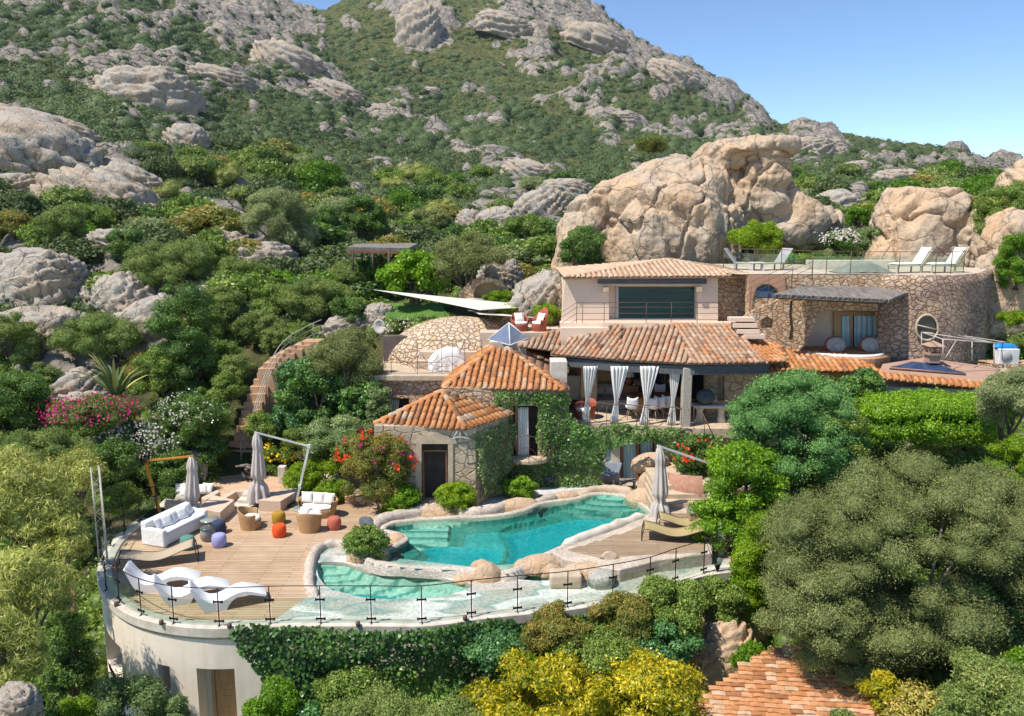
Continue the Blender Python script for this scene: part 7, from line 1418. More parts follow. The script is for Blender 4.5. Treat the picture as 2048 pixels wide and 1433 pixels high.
bigrock('rock_formation', 'tall cliff-like grey and peach rock filling the right edge of the picture',
 [qb(2015, 560, 38, (1.5, 2, 3.6)), qb(2075, 470, 40, (2.2, 2, 4.0)), qb(1965, 610, 37.6, (.7, 1.2, 2.4), (0, .15, 0)), qb(2120, 600, 38, (2.4, 2, 5))], WARMR, .13, ((1.8, .3), (.5, .09)), 8, tafoni=.2)
def hrock(px, py, w_, h_, lab, seed, mat=GREYR, Y=None, rz=0, tilt=(0, 0), dy=.8, sink=.15, amp=.20, ridge=.08, k=5, cat='boulder', group=None, Y0=33, lift=0):
    p = Q(px, py, Y) if Y else onhill(px, py, Y0)
    if p is None: return
    s_ = (p - CAM).dot(FWD) / FPX; p = Vector(p); rx, rz_ = w_ * s_ / 2, h_ * s_
    return rock('boulder', lab, p + Vector((0, rx * dy * .4, -rz_ * sink + lift)), (rx, rx * dy, rz_ * .92), mat, seed, rz, k, amp, 1.1, .22, ridge, group, .45, cat, tilt, cellf=1.6, cella=.10, strata=.17)
for a_ in [(75, 596, 185, 112, 'big cracked grey boulder at the left edge of the slope', 3), (75, 690, 190, 92, 'long grey boulder lying below the big cracked one at the left edge', 4),
 (222, 612, 130, 66, 'stepped grey rock right of the big cracked boulder', 5), (262, 615, 110, 84, 'tilted grey slab above the windswept juniper', 6, dict(tilt=(0, -.5))), (140, 800, 130, 66, 'striped grey rock slab behind the pink bougainvillea', 7, dict(tilt=(0, -.2))), (60, 275, 240, 70, 'upper step of the rock shelf at the far left edge', 61, dict(tilt=(0, .3))), (285, 372, 130, 48, 'lowest sloping slab of the left rock shelf', 62, dict(tilt=(0, .45))), (250, 500, 120, 40, 'half-buried slab above the flat-topped thicket', 63, dict(tilt=(0, .2))), (380, 640, 150, 60, 'streaked slab dipping between two thickets left of the staircase', 64, dict(tilt=(0, -.5))), (160, 270, 130, 36, 'narrow ledge right of the upper rock shelf', 65, dict(tilt=(0, .35))), (470, 165, 130, 40, 'broken crag on the spine above the left hillside', 66, dict(tilt=(0, .3))), (600, 130, 140, 46, 'crag in the middle of the hillside spine', 67, dict(tilt=(0, .35))), (690, 195, 110, 36, 'lower crag of the hillside spine', 68, dict(tilt=(0, .35))), (1010, 60, 120, 40, 'grey cliff band left on the mountain crest', 69, dict(tilt=(0, .3))), (1180, 90, 130, 44, 'grey cliff band in the middle of the mountain crest', 70, dict(tilt=(0, .4))), (1330, 160, 120, 40, 'grey cliff band right on the mountain crest', 71, dict(tilt=(0, .4))), (150, 830, 110, 52, 'smooth pale boulder touching the pink bougainvillea', 8),
 (300, 690, 190, 96, 'slanting layered slab left of the tall dark juniper', 9, dict(tilt=(0, -.45))), (440, 512, 150, 56, 'long low ribbed outcrop left of the round olive tree', 10), (530, 535, 130, 62, 'folded wavy outcrop just below the round olive tree', 11), (415, 585, 46, 30, 'small pair of rounded stones among the mid-slope shrubs', 12),
 (320, 205, 200, 84, 'arched grey slab high on the left hillside', 13), (392, 214, 60, 40, 'hollowed grey rock at the right foot of the arched slab', 14), (60, 335, 330, 128, 'broad layered rock shelf at the far left of the hillside', 15, dict(tilt=(0, .25))), (210, 420, 240, 96, 'sloping rock shelf above the left shrubs', 16, dict(tilt=(0, .3))), (110, 345, 80, 45, 'angular rock on top of the left shelf', 17), (50, 392, 150, 50, 'flat rock at the left edge below the layered shelf', 18), (255, 350, 110, 36, 'pale narrow slab right of the sloping rock shelf', 19, dict(tilt=(0, .35))),
 (395, 296, 92, 52, 'block-shaped rock in the dark shrubs of the left hillside', 20), (850, 78, 92, 88, 'smooth pale rock tooth high on the mountain', 21), (992, 252, 46, 20, 'small pale boulder alone in the mountain scrub', 22), (872, 192, 34, 14, 'tiny pale boulder in the scrub below the rock tooth', 23),
 (760, 655, 70, 50, 'blue-grey boulder beside the sail corner above the dome', 24), (690, 672, 90, 46, 'grey sloping rock behind the top of the staircase', 25), (600, 700, 110, 34, 'low pale slab along the top of the staircase', 26, dict(tilt=(0, -.2))), (940, 458, 56, 44, 'jagged rock at the left end of the ridge beside the grey olive', 27), (1000, 462, 110, 54, 'jagged grey ridge rock behind the grey olive tree', 28, dict(tilt=(0, -.2))), (1085, 425, 110, 56, 'upper ridge rock leading to the orange outcrop', 29, dict(tilt=(0, -.3))),
 (1130, 385, 100, 34, 'long flat slab on top of the ridge left of the orange outcrop', 30), (1058, 350, 110, 34, 'pale sloping slab crossing the hillside above the ridge', 31, dict(tilt=(0, .25))), (1665, 428, 110, 54, 'rounded boulder between the orange outcrop and the peach dome', 32), (1075, 540, 90, 80, 'split grey boulder left of the small juniper by the orange outcrop', 33), (1600, 500, 130, 40, 'low grey rocks under the orange outcrop behind the terrace', 34), (1240, 240, 60, 22, 'cluster of pale stones on the mountain flank', 35), (1600, 300, 90, 34, 'grey rock knoll on the skyline right of the mountain', 36), (1770, 362, 90, 30, 'rounded pale outcrop on the right hillside', 37), (1690, 340, 60, 22, 'small pale outcrop on the right hillside skyline', 38), (1630, 480, 100, 50, 'lower rounded rock under the right end of the orange outcrop', 39)]:
    kw = a_[6] if len(a_) > 6 else {}; hrock(*a_[:6], **kw)
hrock(1090, 612, 150, 70, 'pale sloping rock slab beside the upper house wall', 51, Y=38, tilt=(0, -.5), mat=GREYR); hrock(1000, 560, 90, 50, 'heap of loose rubble stones above the oven', 52, Y=42); hrock(20, 1425, 90, 60, 'grey boulder in the bottom left corner', 53, Y=15)
hrock(1455, 1330, 120, 105, 'smooth ochre boulder above the tiled outbuilding', 55, Y=20.5, mat=PEACH, dy=.6, amp=.12, ridge=0)
cw = thing('ochre_grotto', Q(1450, 1330, 21.6), 'ochre rendered grotto wall between the shrubs and the tiled outbuilding', 'wall'); mb = MB(); mb.grid([[Q(x, 1225, 21.8 + abs(x - 1450) * .004), Q(x, 1370, 21.2 + abs(x - 1450) * .004)] for x in range(1370, 1540, 15)]); mb.build('wall_face', mk('ochre_grotto_render', (.50, .33, .15), (.40, .25, .11), vs=2, obj=False), cw, solid=.2)
# ---------------------------------------------------------------- plants placed one by one
def dist(p): return (Vector(p) - CAM).dot(FWD)
def tree(px, py, w_, h_, kind, lab, seed, Y=None, z=None, cat='shrub', name='shrub', group=None, nl=None, lr=.36, leaf=None, cov=1.9, zmin=-.55, h0=1., trunk=True, dy=.85, cap=52000, coreK=2, skirt=None, **kw):
    p = P(px, py, z) if z is not None else (Q(px, py, Y) if Y else onhill(px, py))
    if p is None: return None
    p = Vector(p); s_ = dist(p) / FPX; W_, H_ = w_ * s_, h_ * s_; k = FK[kind]; lf = max(leaf or k[1] * .75, s_ * 3.4)
    if W_ < 1.2: lf = min(lf, W_ * .09)
    n = int(min(cap, cov * 3.1 * W_ * H_ * .75 / (lf * lf * k[2] * .5)))
    t = thing(name, p, lab, cat, group); Rr = (W_ / 2, W_ / 2 * dy, H_ / 2 * (1 / h0 if h0 > 1 else 1))
    nl = nl or int(min(60, max(9, 14 * (W_ * H_) ** .35)))
    c, rad = bush_parts(t, seed, Rr, kind, n=n, nl=nl, lr=lr * (14 / nl) ** .33, leaf=lf, zmin=zmin, stem=trunk, h0=h0, coreK=coreK, skirt=(nl // 2 if cat != 'tree' else 0) if skirt is None else skirt, **kw); t['R'] = list(Rr); del t['R']
    return t, Rr
TREE = dict(cat='tree', name='tree')
# hill, behind the villa
tree(572, 500, 150, 120, 'olive', 'round silvery olive tree standing alone on the mid slope', 101, **dict(TREE, name='olive_tree'))
tree(660, 505, 96, 92, 'dark', 'dark juniper just right of the round olive tree', 102, name='juniper', cat='tree'); tree(735, 500, 100, 110, 'dark', 'dark pointed juniper above the timber pergola', 103, name='juniper', cat='tree')
tree(855, 480, 110, 64, 'greyol', 'pale olive tree above the fig tree', 104, name='olive_tree', cat='tree'); tree(940, 592, 165, 128, 'greyol', 'thin grey olive tree leaning over the stone oven', 105, Y=40, name='olive_tree', cat='tree', cov=.9, core=.6, leaf=.08)
tree(828, 610, 150, 112, 'bright', 'bright green fig tree beside the lawn', 106, Y=40.5, name='fig_tree', cat='tree', leaf=.2, tb=(.1, 1))
tree(1160, 560, 108, 120, 'dark', 'dark juniper clinging to the left foot of the orange outcrop', 107, Y=43, name='juniper', cat='tree'); tree(1508, 525, 108, 88, 'lime', 'round yellow-green tree at the foot of the orange outcrop', 108, Y=42, name='tree', cat='tree', tb=(0, .7)); tree(1055, 480, 110, 50, 'mastic', 'low dark shrub on the ridge left of the orange outcrop', 109)
tree(1300, 305, 80, 34, 'rusty', 'tiny olive-brown bush growing on top of the orange outcrop', 110, Y=46.5, tb=(0, .6)); tree(1735, 425, 70, 50, 'mastic', 'green tree beside the boulder right of the orange outcrop', 111); tree(1720, 455, 60, 48, 'bright', 'bright green shrub by the slatted fence', 112, Y=44, tb=(0, .5))
fl = tree(1680, 510, 80, 50, 'dark', 'oleander with white and pink flowers behind the upper terrace', 113, Y=42.5); flowers(fl[0], 9, fl[1], 'whitefl', 60, 1., .12); tree(1735, 505, 66, 54, 'silver', 'white flowering oleander touching the peach dome', 114, Y=42.3); tree(1650, 535, 110, 26, 'dark', 'clipped dark green planting along the terrace back wall', 115, Y=41.5, name='hedge'); tree(1590, 530, 60, 26, 'bright', 'small leafy plants beside the terrace steps', 116, Y=41.5)
tree(2010, 480, 130, 120, 'mastic', 'dense green shrub hanging over the right cliff', 117, Y=39); tree(2030, 580, 90, 120, 'bright', 'bright ivy-like shrub down the face of the right cliff', 118, Y=36.3, tb=(0, .6)); tree(1960, 450, 70, 60, 'rusty', 'brownish creeper on the crest of the peach dome', 119, Y=40.5, tb=(0, .6)); tree(2030, 650, 80, 30, 'lime', 'yellow-green bush under the right cliff', 120, Y=34.5, tb=(0, .6)); tree(2030, 420, 90, 70, 'rusty', 'olive-brown shrub at the top right edge', 121, Y=45, tb=(0, .6))
tree(1020, 640, 100, 34, 'lime', 'nearer clipped yellow-green hedge beside the shade sail', 122, Y=38.2, name='hedge', tb=(0, .8)); tree(1000, 612, 70, 34, 'lime', 'rounded green hedge in front of the stone oven', 123, Y=39, name='hedge', tb=(0, .5)); tree(1065, 608, 60, 30, 'lime', 'small yellow-green hedge by the pale rock slab', 124, Y=38.8, name='hedge', tb=(0, .7)); tree(1095, 648, 70, 44, 'lime', 'yellow-green hedge against the upper house wall', 125, Y=37, name='hedge', tb=(0, .7))
mb = MB(); mb.sheet([Q(770, 640, 38.5), Q(905, 640, 38.5), Q(890, 606, 41.5), Q(780, 606, 41.5)], fr=(Q(770, 640, 38.5), Vector((1, 0, 0)), (Q(780, 606, 41.5) - Q(770, 640, 38.5)).normalized())); tag(mb.build('lawn', mk('grass_green', (.10, .20, .03), (.07, .15, .025), rough=1, vs=2, bs=60, obj=False)), kind='structure')
fl = tree(840, 668, 190, 34, 'mastic', 'flowering creeper along the back rim of the stone dome', 126, Y=39.0, tb=(.1, .9)); flowers(fl[0], 4, fl[1], 'whitefl', 60, 1., .09)
# left slope, one by one
L = [(640, 640, 150, 92, 'juniper', 'broad olive-green shrub left of the fig tree'), (560, 645, 120, 80, 'mastic', 'mid-green shrub on the slope left of the broad olive-green one'), (700, 600, 110, 80, 'juniper', 'brownish green shrub below the timber pergola'), (490, 596, 120, 84, 'juniper', 'rounded olive-brown juniper below the folded outcrop'), (360, 575, 190, 100, 'juniper', 'wide flat-topped juniper thicket above the slanting slab'), (420, 540, 100, 60, 'mastic', 'green shrub tucked behind the flat-topped thicket'),
 (205, 722, 185, 96, 'juniper', 'windswept flat-topped juniper in front of the slanting slab'), (375, 795, 150, 235, 'dark', 'tall dark juniper beside the long staircase'), (320, 800, 120, 110, 'mastic', 'dark shrub at the left foot of the tall juniper'), (450, 770, 90, 80, 'mastic', 'glossy shrub between the tall juniper and the staircase'), (30, 730, 120, 110, 'juniper', 'olive shrub at the left edge below the long boulder'), (30, 850, 150, 110, 'dark', 'dark conifer shrub at the left edge above the feathery trees'), (90, 790, 70, 70, 'juniper', 'small upright juniper near the striped slab'),
 (60, 480, 110, 60, 'rusty', 'brownish shrub above the big cracked boulder'), (150, 500, 110, 90, 'juniper', 'sparse brown juniper right of the big cracked boulder'), (200, 470, 120, 70, 'mastic', 'dark green shrub below the sloping rock shelf'), (270, 520, 80, 70, 'dark', 'dark upright shrub in the middle of the left slope'), (330, 470, 90, 62, 'dark', 'blue-green shrub left of the ribbed outcrop'), (145, 590, 34, 34, 'silver', 'small silvery round shrub between the grey rocks'), (600, 715, 120, 70, 'mastic', 'green shrub above the top of the staircase'), (520, 690, 110, 70, 'juniper', 'olive shrub left of the staircase top'), (450, 650, 100, 80, 'juniper', 'juniper above the tall dark one'), (700, 650, 80, 60, 'dark', 'dark shrub behind the stair top'), (420, 700, 110, 90, 'mastic', 'thick shrub right above the tall juniper'), (290, 760, 110, 60, 'rusty', 'bronze shrub under the tall juniper'), (150, 850, 90, 40, 'mastic', 'low shrub below the striped slab'), (560, 590, 90, 50, 'bright', 'small bright green shrub among the mid-slope thicket'), (740, 580, 100, 60, 'mastic', 'green shrub with red flowers below the pergola')]
for i, a_ in enumerate(L): tree(*a_, 200 + i, cov=1.8, cap=26000)
# flowers, agave and garden plants beside the patio
YG = 29.5
fl = tree(195, 862, 185, 74, 'mastic', 'magenta bougainvillea mound below the agave', 301, Y=30, h0=1., tb=(0, .6)); flowers(fl[0], 5, fl[1], 'pinkfl', 110, 1., .09, 5, spread=.16)
fl = tree(265, 950, 190, 110, 'silver', 'big oleander covered in pale pink flowers left of the patio', 302, Y=30.3, tb=(0, .6)); flowers(fl[0], 6, fl[1], 'whitefl', 130, 1., .10, 5, spread=.12)
fl = tree(395, 880, 150, 100, 'dark', 'dark shrub dotted with small white flowers behind the patio pillar', 303, Y=31.5); flowers(fl[0], 7, fl[1], 'whitefl', 60, 1., .08, 4)
tree(345, 985, 120, 90, 'dark', 'glossy green shrub growing behind the orange parasol mast', 304, Y=29.6); tree(245, 1030, 80, 70, 'mastic', 'shadowed shrub outside the back left railing', 305, Y=28.0); tree(395, 930, 110, 60, 'ivy', 'leafy green shrub behind the white pillar', 306, Y=31.2)
t = thing('agave', Q(232, 800, 31.5), 'tall yellow-edged agave with strap leaves above the bougainvillea', 'agave'); AG = tintmat('agave_leaf', [(.10, .15, .05), (.16, .22, .07), (.46, .42, .14)], vary=.2, bump=.1); rg = random.Random(3)
for i in range(34):
    a_ = rg.uniform(0, 2 * PI); el = rg.uniform(.75, 1.5); L_ = rg.uniform(1.3, 2.2); w0 = rg.uniform(.07, .11); d_ = Vector((math.cos(a_), math.sin(a_), 0)); rows = []; p = WL[t.name].copy(); side = Vector((-d_.y, d_.x, 0))
    for k in range(9):
        f_ = k / 8; e_ = el * (1 - .0) - f_ * f_ * rg.uniform(.9, 1.5) * (1.35 - el * .7); p = p + (d_ * math.cos(e_) + Vector((0, 0, math.sin(e_)))) * L_ / 9; w_ = w0 * (1 - f_) ** .6 + .005; rows.append([p - side * w_ + Vector((0, 0, .03)), p, p + side * w_ + Vector((0, 0, .03))])
    mb = MB(); mb.grid(rows, t=rg.choice([.1, .5, 1.])); mb.build('leaf', AG, t)

tree(700, 800, 160, 150, 'greyol', 'airy grey-green olive tree between the staircase and the dome terrace', 310, Y=33.0, name='olive_tree', cat='tree', cov=1.1, leaf=.07, h0=1.)
tree(640, 850, 190, 150, 'ivy', 'big ivy-covered bank right of the long staircase', 311, Y=33.4, name='ivy_bank', cat='ivy', leaf=.1, dy=.5); tree(730, 860, 110, 110, 'ivy', 'ivy mass hanging on the left corner of the dome terrace', 312, Y=32.0, name='ivy_bank', cat='ivy', leaf=.1, dy=.5); tree(592, 800, 80, 90, 'ivyteal', 'shaded ivy along the right side of the staircase', 313, Y=33.8, name='ivy_bank', cat='ivy', leaf=.1, dy=.5)
tree(523, 880, 62, 60, 'mastic', 'clipped ball shrub at the bend of the staircase railing', 314, Y=33.2, tb=(.2, .8), lr=.5); fl = tree(550, 945, 80, 60, 'mastic', 'low garden shrubs with yellow flowers beside the stairs', 315, Y=32.4); flowers(fl[0], 3, fl[1], 'yellowfl', 22, 1., .13)
tree(680, 915, 150, 88, 'silver', 'pale silvery jasmine shrub behind the red flowering bush', 316, Y=31.0, tb=(.25, 1)); fl = tree(752, 1004, 160, 150, 'rusty', 'large reddish-green bush with red and orange flowers beside the pool house', 317, Y=27.9, h0=1., dy=.6, tb=(0, .85)); flowers(fl[0], 3, fl[1], 'redfl', 13, 1., .13, 9, spread=.06); flowers(fl[0], 13, fl[1], 'pinkfl', 8, 1., .10, 6, spread=.06, name='pink_flowers')
mb = MB(); mb.prism([V2(P(x, y)) for x, y in ((690, 1010), (770, 1012), (835, 1010), (830, 1001), (690, 1001))], 0, .3); tag(mb.build('planting_bed', RUB), 'stone-edged planting bed under the red flowering bush', 'planting bed')
B = dict(skirt=14, ball=True, zmin=-.25, h0=.85, lr=.42, nl=60, trunk=3, cov=2.0, depth=.1, fuzz=.05)
tree(607, 990, 80, 76, 'lime', 'large round yellow-green bush at the foot of the white parasol mast', 320, Y=29.6, **B, tb=(0, .75)); tree(668, 1010, 86, 60, 'lime', 'rounded green bush behind the wicker loveseat', 321, Y=28.9, **B, tb=(0, .6)); tree(802, 1020, 86, 62, 'bright', 'rounded green bush left of the pool house doorway', 322, Y=27.7, **B, tb=(.1, .9)); tree(911, 1018, 88, 62, 'lime', 'rounded yellow-green bush right of the pool house doorway', 323, Y=27.6, **B, tb=(.05, .9)); tree(1040, 993, 76, 46, 'bright', 'low bright green bush under the curved balcony', 324, Y=29.2, **B); tree(733, 1112, 96, 70, 'mastic', 'dense dark dome-shaped bush on the deck beside the plunge pool', 325, Y=23.6, zmin=-.25, h0=.85, lr=.42, nl=70, trunk=3, cov=2.2, skirt=16, ball=True, depth=.1, fuzz=.05, tb=(.15, .8))
for i, a_ in enumerate([(625, 790, 90, 90, 'ivy', 33.9, 'upper ivy clump right of the staircase'), (585, 870, 90, 70, 'ivyteal', 33.3, 'shaded ivy clump beside the lower staircase'), (418, 860, 80, 90, 'mastic', 32.6, 'glossy green shrub left of the lower staircase'), (420, 905, 80, 70, 'dark', 32.0, 'dark shrub behind the blue pots'), (610, 905, 90, 60, 'mastic', 32.4, 'green garden shrub above the white parasol arm'), (650, 960, 90, 50, 'lime', 30.4, 'yellow-green bush behind the rounded green bush'), (700, 930, 90, 70, 'mastic', 30.4, 'mid-green shrub behind the red flowering bush'), (560, 700, 80, 60, 'juniper', 37.5, 'olive shrub above the bend of the staircase'), (450, 735, 70, 60, 'mastic', 35.5, 'green shrub left of the upper staircase'), (640, 780, 90, 80, 'ivy', 34.2, 'ivy clump below the airy olive tree'), (455, 815, 70, 80, 'mastic', 34.0, 'mid-green shrub hugging the middle of the staircase'), (475, 765, 70, 60, 'juniper', 35.0, 'small juniper hugging the staircase above its middle'), (430, 925, 60, 40, 'bright', 32.6, 'low bright plant beside the lowest stairs')]):
    tree(a_[0], a_[1], a_[2], a_[3], a_[4], a_[6], 350 + i, Y=a_[5])
# ivy on the walls
ivy('wall_ivy', 'glossy ivy covering the wall round the curtained balcony door', [(985, 784), (1132, 786), (1150, 850), (1210, 888), (1208, 966), (1100, 984), (1010, 985), (1012, 925), (1022, 920), (1016, 860), (985, 810)], A=Vector((-3, YI - .02, 0)), B=Vector((3, YI - .02, 0)), dens=650, leaf=.085, seed=21, holes=[[(1022, 925), (1094, 925), (1094, 905), (1078, 900), (1078, 808), (1022, 806)]])
ivy('wall_ivy', 'hedge-like ivy fringe hanging below the loggia floor', [(1140, 842), (1270, 852), (1400, 862), (1440, 870), (1430, 930), (1380, 960), (1330, 900), (1310, 884), (1240, 886), (1205, 905), (1140, 890)], A=Vector((0, 29.9, 0)), B=Vector((3, 29.75, 0)), dens=800, leaf=.085, seed=22, bulge=.35, tb=(.15, 1))
ivy('wall_ivy', 'silvery green creeper covering the side wall of the pool house', [(948, 868), (985, 852), (1020, 838), (1014, 950), (1000, 975), (975, 1000), (958, 1000), (950, 940)], A=V2(cor), B=V2(Cc), kind='silver', dens=1300, leaf=.085, seed=23, bulge=.3, tb=(.3, 1))
tree(760, 870, 60, 110, 'silver', 'pale creeper on the left corner of the dome terrace wall', 330, Y=31.6, dy=.4)
fl = tree(1385, 960, 80, 90, 'dark', 'red flowering bougainvillea in the terracotta planter', 331, Y=28.6, tb=(0, .9)); flowers(fl[0], 5, fl[1], 'redfl', 14, 1., .11, 6, spread=.05)
# ivy curtain over the curved annex wall
rng = np.random.default_rng(77); ns = 100000; ii = rng.integers(0, len(WPL) - 1, ns); fz = rng.random(ns); wa = np.array([list(p) for p in WPL]); us = wa[1:] - wa[:-1]; us /= np.linalg.norm(us, axis=1)[:, None]
nn = np.stack([us[:, 1], -us[:, 0], us[:, 0] * 0], 1); base = wa[ii] + us[ii] * .1 * rng.random(ns)[:, None]; zz = -4.3 + fz * 4.45; nx = nn[ii]
if np.mean(np.sum(nx * (np.array(CAM) - base), 1)) < 0: nx = -nx
P3 = np.stack([ii * .1, zz, zz * 0], 1); bl = .26 + .42 * fbm(P3 * .9, 4, 5) + rng.normal(0, .06, ns) + .10 * (zz > -.5); pts = base + nx * bl[:, None]; pts[:, 2] = zz
rel = pts - np.array(CAM); kk = rel @ np.array(FWD); sxp = CX + FPX * rel[:, 0] / kk; syp = CY - FPX * (rel @ np.array(UPV)) / kk; wv = fbm(np.stack([sxp / 40, syp / 40, sxp * 0], 1), 3, 6) * 22
ok = inpoly(sxp + wv, syp + wv * .7, [(455, 1262), (480, 1243), (700, 1246), (900, 1246), (935, 1240), (1000, 1238), (1080, 1248), (1500, 1190), (1500, 1500), (496, 1500), (512, 1420), (520, 1370), (500, 1330), (470, 1300)])
q = leaves(pts[ok], nx[ok] + np.array([0, 0, .4]), .10, rng, .8, .5, .9); ti = np.clip(.1 + .7 * fbm(P3[ok] * .7, 3, 9) + rng.random(ok.sum()) ** 1.4 * .7, 0, 1)
t = thing('wall_ivy', WPL[len(WPL) // 2], 'thick dark ivy curtain draped over the curved cream wall under the glass railing', 'ivy'); quad_mesh('foliage', q, ti, fmat('ivy'), parent=t)
# foreground, bottom and right
tree(262, 1510, 170, 190, 'silver', 'white-flecked jasmine shrub climbing in front of the two deep windows', 401, Y=18.3, tb=(0, .9), cov=1.2); tree(358, 1500, 62, 120, 'silver', 'smaller jasmine shrub left of the wooden door', 402, Y=18.2, tb=(0, .8)); tree(545, 1500, 130, 160, 'bright', 'bright green bush right of the wooden door', 403, Y=17.8, tb=(0, .7)); tree(150, 1480, 110, 90, 'lime', 'yellow-green bush at the foot of the feathery trees', 404, Y=17.5, tb=(0, .6))
tree(640, 1500, 130, 110, 'ivyteal', 'shaded ivy bush at the bottom between the door bush and the juniper', 405, Y=17.8); tree(760, 1500, 230, 130, 'juniper', 'spreading olive juniper at the bottom centre', 406, Y=16.8); tree(900, 1520, 190, 130, 'juniper', 'juniper with rusty tips left of the yellow shrub', 407, Y=16.2); tree(700, 1420, 150, 90, 'mastic', 'leafy climber at the foot of the ivy wall', 408, Y=18.3)
tree(1060, 1500, 310, 200, 'yellow', 'left part of the golden variegated shrub at the bottom', 409, Y=16.8, tb=(0, 1), leaf=.11, trunk=3); tree(1290, 1480, 300, 185, 'yellow', 'right part of the golden variegated shrub next to the tiled outbuilding', 410, Y=17.6, tb=(0, 1), leaf=.11, trunk=3)
tree(1000, 1330, 150, 70, 'ivyteal', 'shaded teal shrub under the coping left of the rusty ones', 411, Y=18.9); tree(1120, 1310, 150, 110, 'rusty', 'rusty-tipped shrub just below the railing near the pink boulder', 412, Y=19.0, tb=(0, .9)); tree(1240, 1290, 150, 110, 'rusty', 'rusty-tipped shrub in the middle of the row below the railing', 413, Y=19.8, tb=(0, .9)); tree(1340, 1265, 160, 120, 'mastic', 'green shrub in the row below the railing towards the right', 414, Y=20.6, tb=(.1, 1)); tree(1435, 1240, 110, 90, 'mastic', 'green shrub below the iron gate panel', 415, Y=21.3, tb=(.1, .9)); tree(1320, 1330, 170, 90, 'ivyteal', 'dark purple-green shrub above the golden one', 416, Y=19.4); tree(1180, 1350, 200, 90, 'mastic', 'green shrub between the rusty row and the golden shrub', 417, Y=18.5); tree(1500, 1340, 80, 60, 'bright', 'low bright green shrub at the corner of the tiled outbuilding', 418, Y=18.9, tb=(0, .6)); tree(1060, 1360, 90, 50, 'bright', 'low leafy plant left of the golden shrub', 419, Y=18.2, tb=(0, .5))
tree(1475, 1112, 185, 250, 'bright', 'large glossy bright green tree beside the brown platform', 420, Y=24.3, name='tree', cat='tree', leaf=.10, tb=(.05, .85), cov=1.7, nl=46, base=-1, skirt=24); tree(1510, 1250, 110, 240, 'lime', 'narrow yellow-green shrub running down beside the big grey-green bush', 421, Y=21.8, tb=(0, .7), dy=.6)
tree(1580, 965, 270, 240, 'tealjun', 'large blue-green juniper in front of the right end of the loggia', 422, Y=27.0, name='juniper', cat='tree', cov=1.7, leaf=.075, nl=60, lr=.36, skirt=40); tree(1850, 890, 265, 128, 'bright', 'wide clipped bright green hedge below the glazed annex', 423, Y=27.8, name='hedge', tb=(.3, .95), leaf=.08, cov=1.7, depth=.12, fuzz=.05, dy=.5, c_r=(np.array([[x_, y_, z_] for x_ in np.linspace(-1.9, 1.9, 9) for y_ in (-.5, .4) for z_ in (-.5, .12 + .12 * math.cos(x_ * .9))]), np.array([.62 + .06 * math.sin(k_ * 2.3) for k_ in range(36)]))); tree(1720, 800, 90, 70, 'ivy', 'ivy clump under the roof corner left of the glazed annex', 424, Y=29.2); tree(2010, 880, 150, 150, 'olive', 'pale grey-green olive at the right edge beside the hedge', 425, Y=26.0, name='olive_tree', cat='tree', tb=(.1, .9)); tree(1680, 900, 110, 90, 'mastic', 'leafy dark shrub between the juniper and the hedge', 426, Y=26.2); tree(2030, 960, 120, 90, 'lime', 'yellow-green shrub above the big bush at the right edge', 428, Y=24.0, tb=(0, .5))
t_ = tree(1805, 1335, 600, 445, 'greyol', 'huge rounded grey-green bush filling the right foreground', 430, Y=19.0, name='wild_olive', cat='tree', cov=1.9, leaf=.05, nl=150, lr=.38, cap=300000, h0=1.0, trunk=9, rsc=.5, zmin=-.95, dy=.62, fuzz=.16, tb=(.05, .85), barkm=BARKG, skirt=60, core=.64)
tree(1620, 1285, 220, 180, 'greyol', 'lower left lobe of grey-green growth at the foot of the huge bush', 431, Y=18.0, leaf=.055, cov=1.7, cap=50000, tb=(.1, 1)); tree(2010, 1290, 180, 160, 'ivyteal', 'dark shaded ivy-like shrub under the right side of the huge bush', 432, Y=18.6); tree(1960, 1520, 260, 230, 'juniper', 'green juniper in the bottom right corner', 433, Y=15.6, tb=(.1, 1), leaf=.07); tree(1850, 1510, 190, 150, 'bronze', 'yellowing twiggy vine over the lower edge of the tiled roof', 434, Y=15.9, leaf=.08, cov=.8, core=.4, tb=(.2, 1)); tree(2060, 1440, 120, 190, 'bright', 'bright green shrub at the right edge of the bottom corner', 435, Y=16.2, tb=(0, .6)); tree(1770, 1410, 100, 70, 'yellow', 'golden leafy vine beside the tiled roof', 436, Y=16.9, tb=(.1, .8)); tree(1690, 1470, 70, 60, 'juniper', 'small juniper sprig overlapping the tiled roof edge', 437, Y=15.8)
# left foreground feathery trees
FE = dict(name='feathery_tree', cat='tree', hang=1.2, cov=1.15, core=.55, leaf=.16, depth=.5, fuzz=.18)
tree(60, 1110, 230, 230, 'feather', 'feathery tree at the left edge level with the lattice mast', 501, Y=21.5, **FE); tree(125, 1160, 130, 180, 'feather', 'feathery tree just left of the lattice mast', 502, Y=20.8, **FE); tree(50, 1310, 220, 260, 'feather', 'larger feathery tree in the left foreground', 503, Y=18.2, **FE); tree(20, 1440, 170, 240, 'feather', 'yellowish feathery tree in the bottom left', 504, Y=16.2, **dict(FE)); tree(165, 1005, 120, 110, 'feather', 'feathery shrub behind the lattice mast', 505, Y=25.0, **FE); tree(150, 1390, 100, 190, 'dark', 'dark evergreen shrub in the shade beside the white wall', 506, Y=20.0); tree(230, 960, 110, 90, 'dark', 'green shrub outside the back bend of the railing', 507, Y=26.6); tree(90, 960, 200, 110, 'juniper', 'olive-green shrub behind the feathery trees at the left', 508, Y=26.5); tree(70, 1480, 160, 110, 'dark', 'dark undergrowth under the feathery trees', 509, Y=17.5); tree(250, 1090, 70, 60, 'bright', 'bright climbing plant behind the back left railing', 510, Y=26.8, tb=(0, .5)) if 0 else None
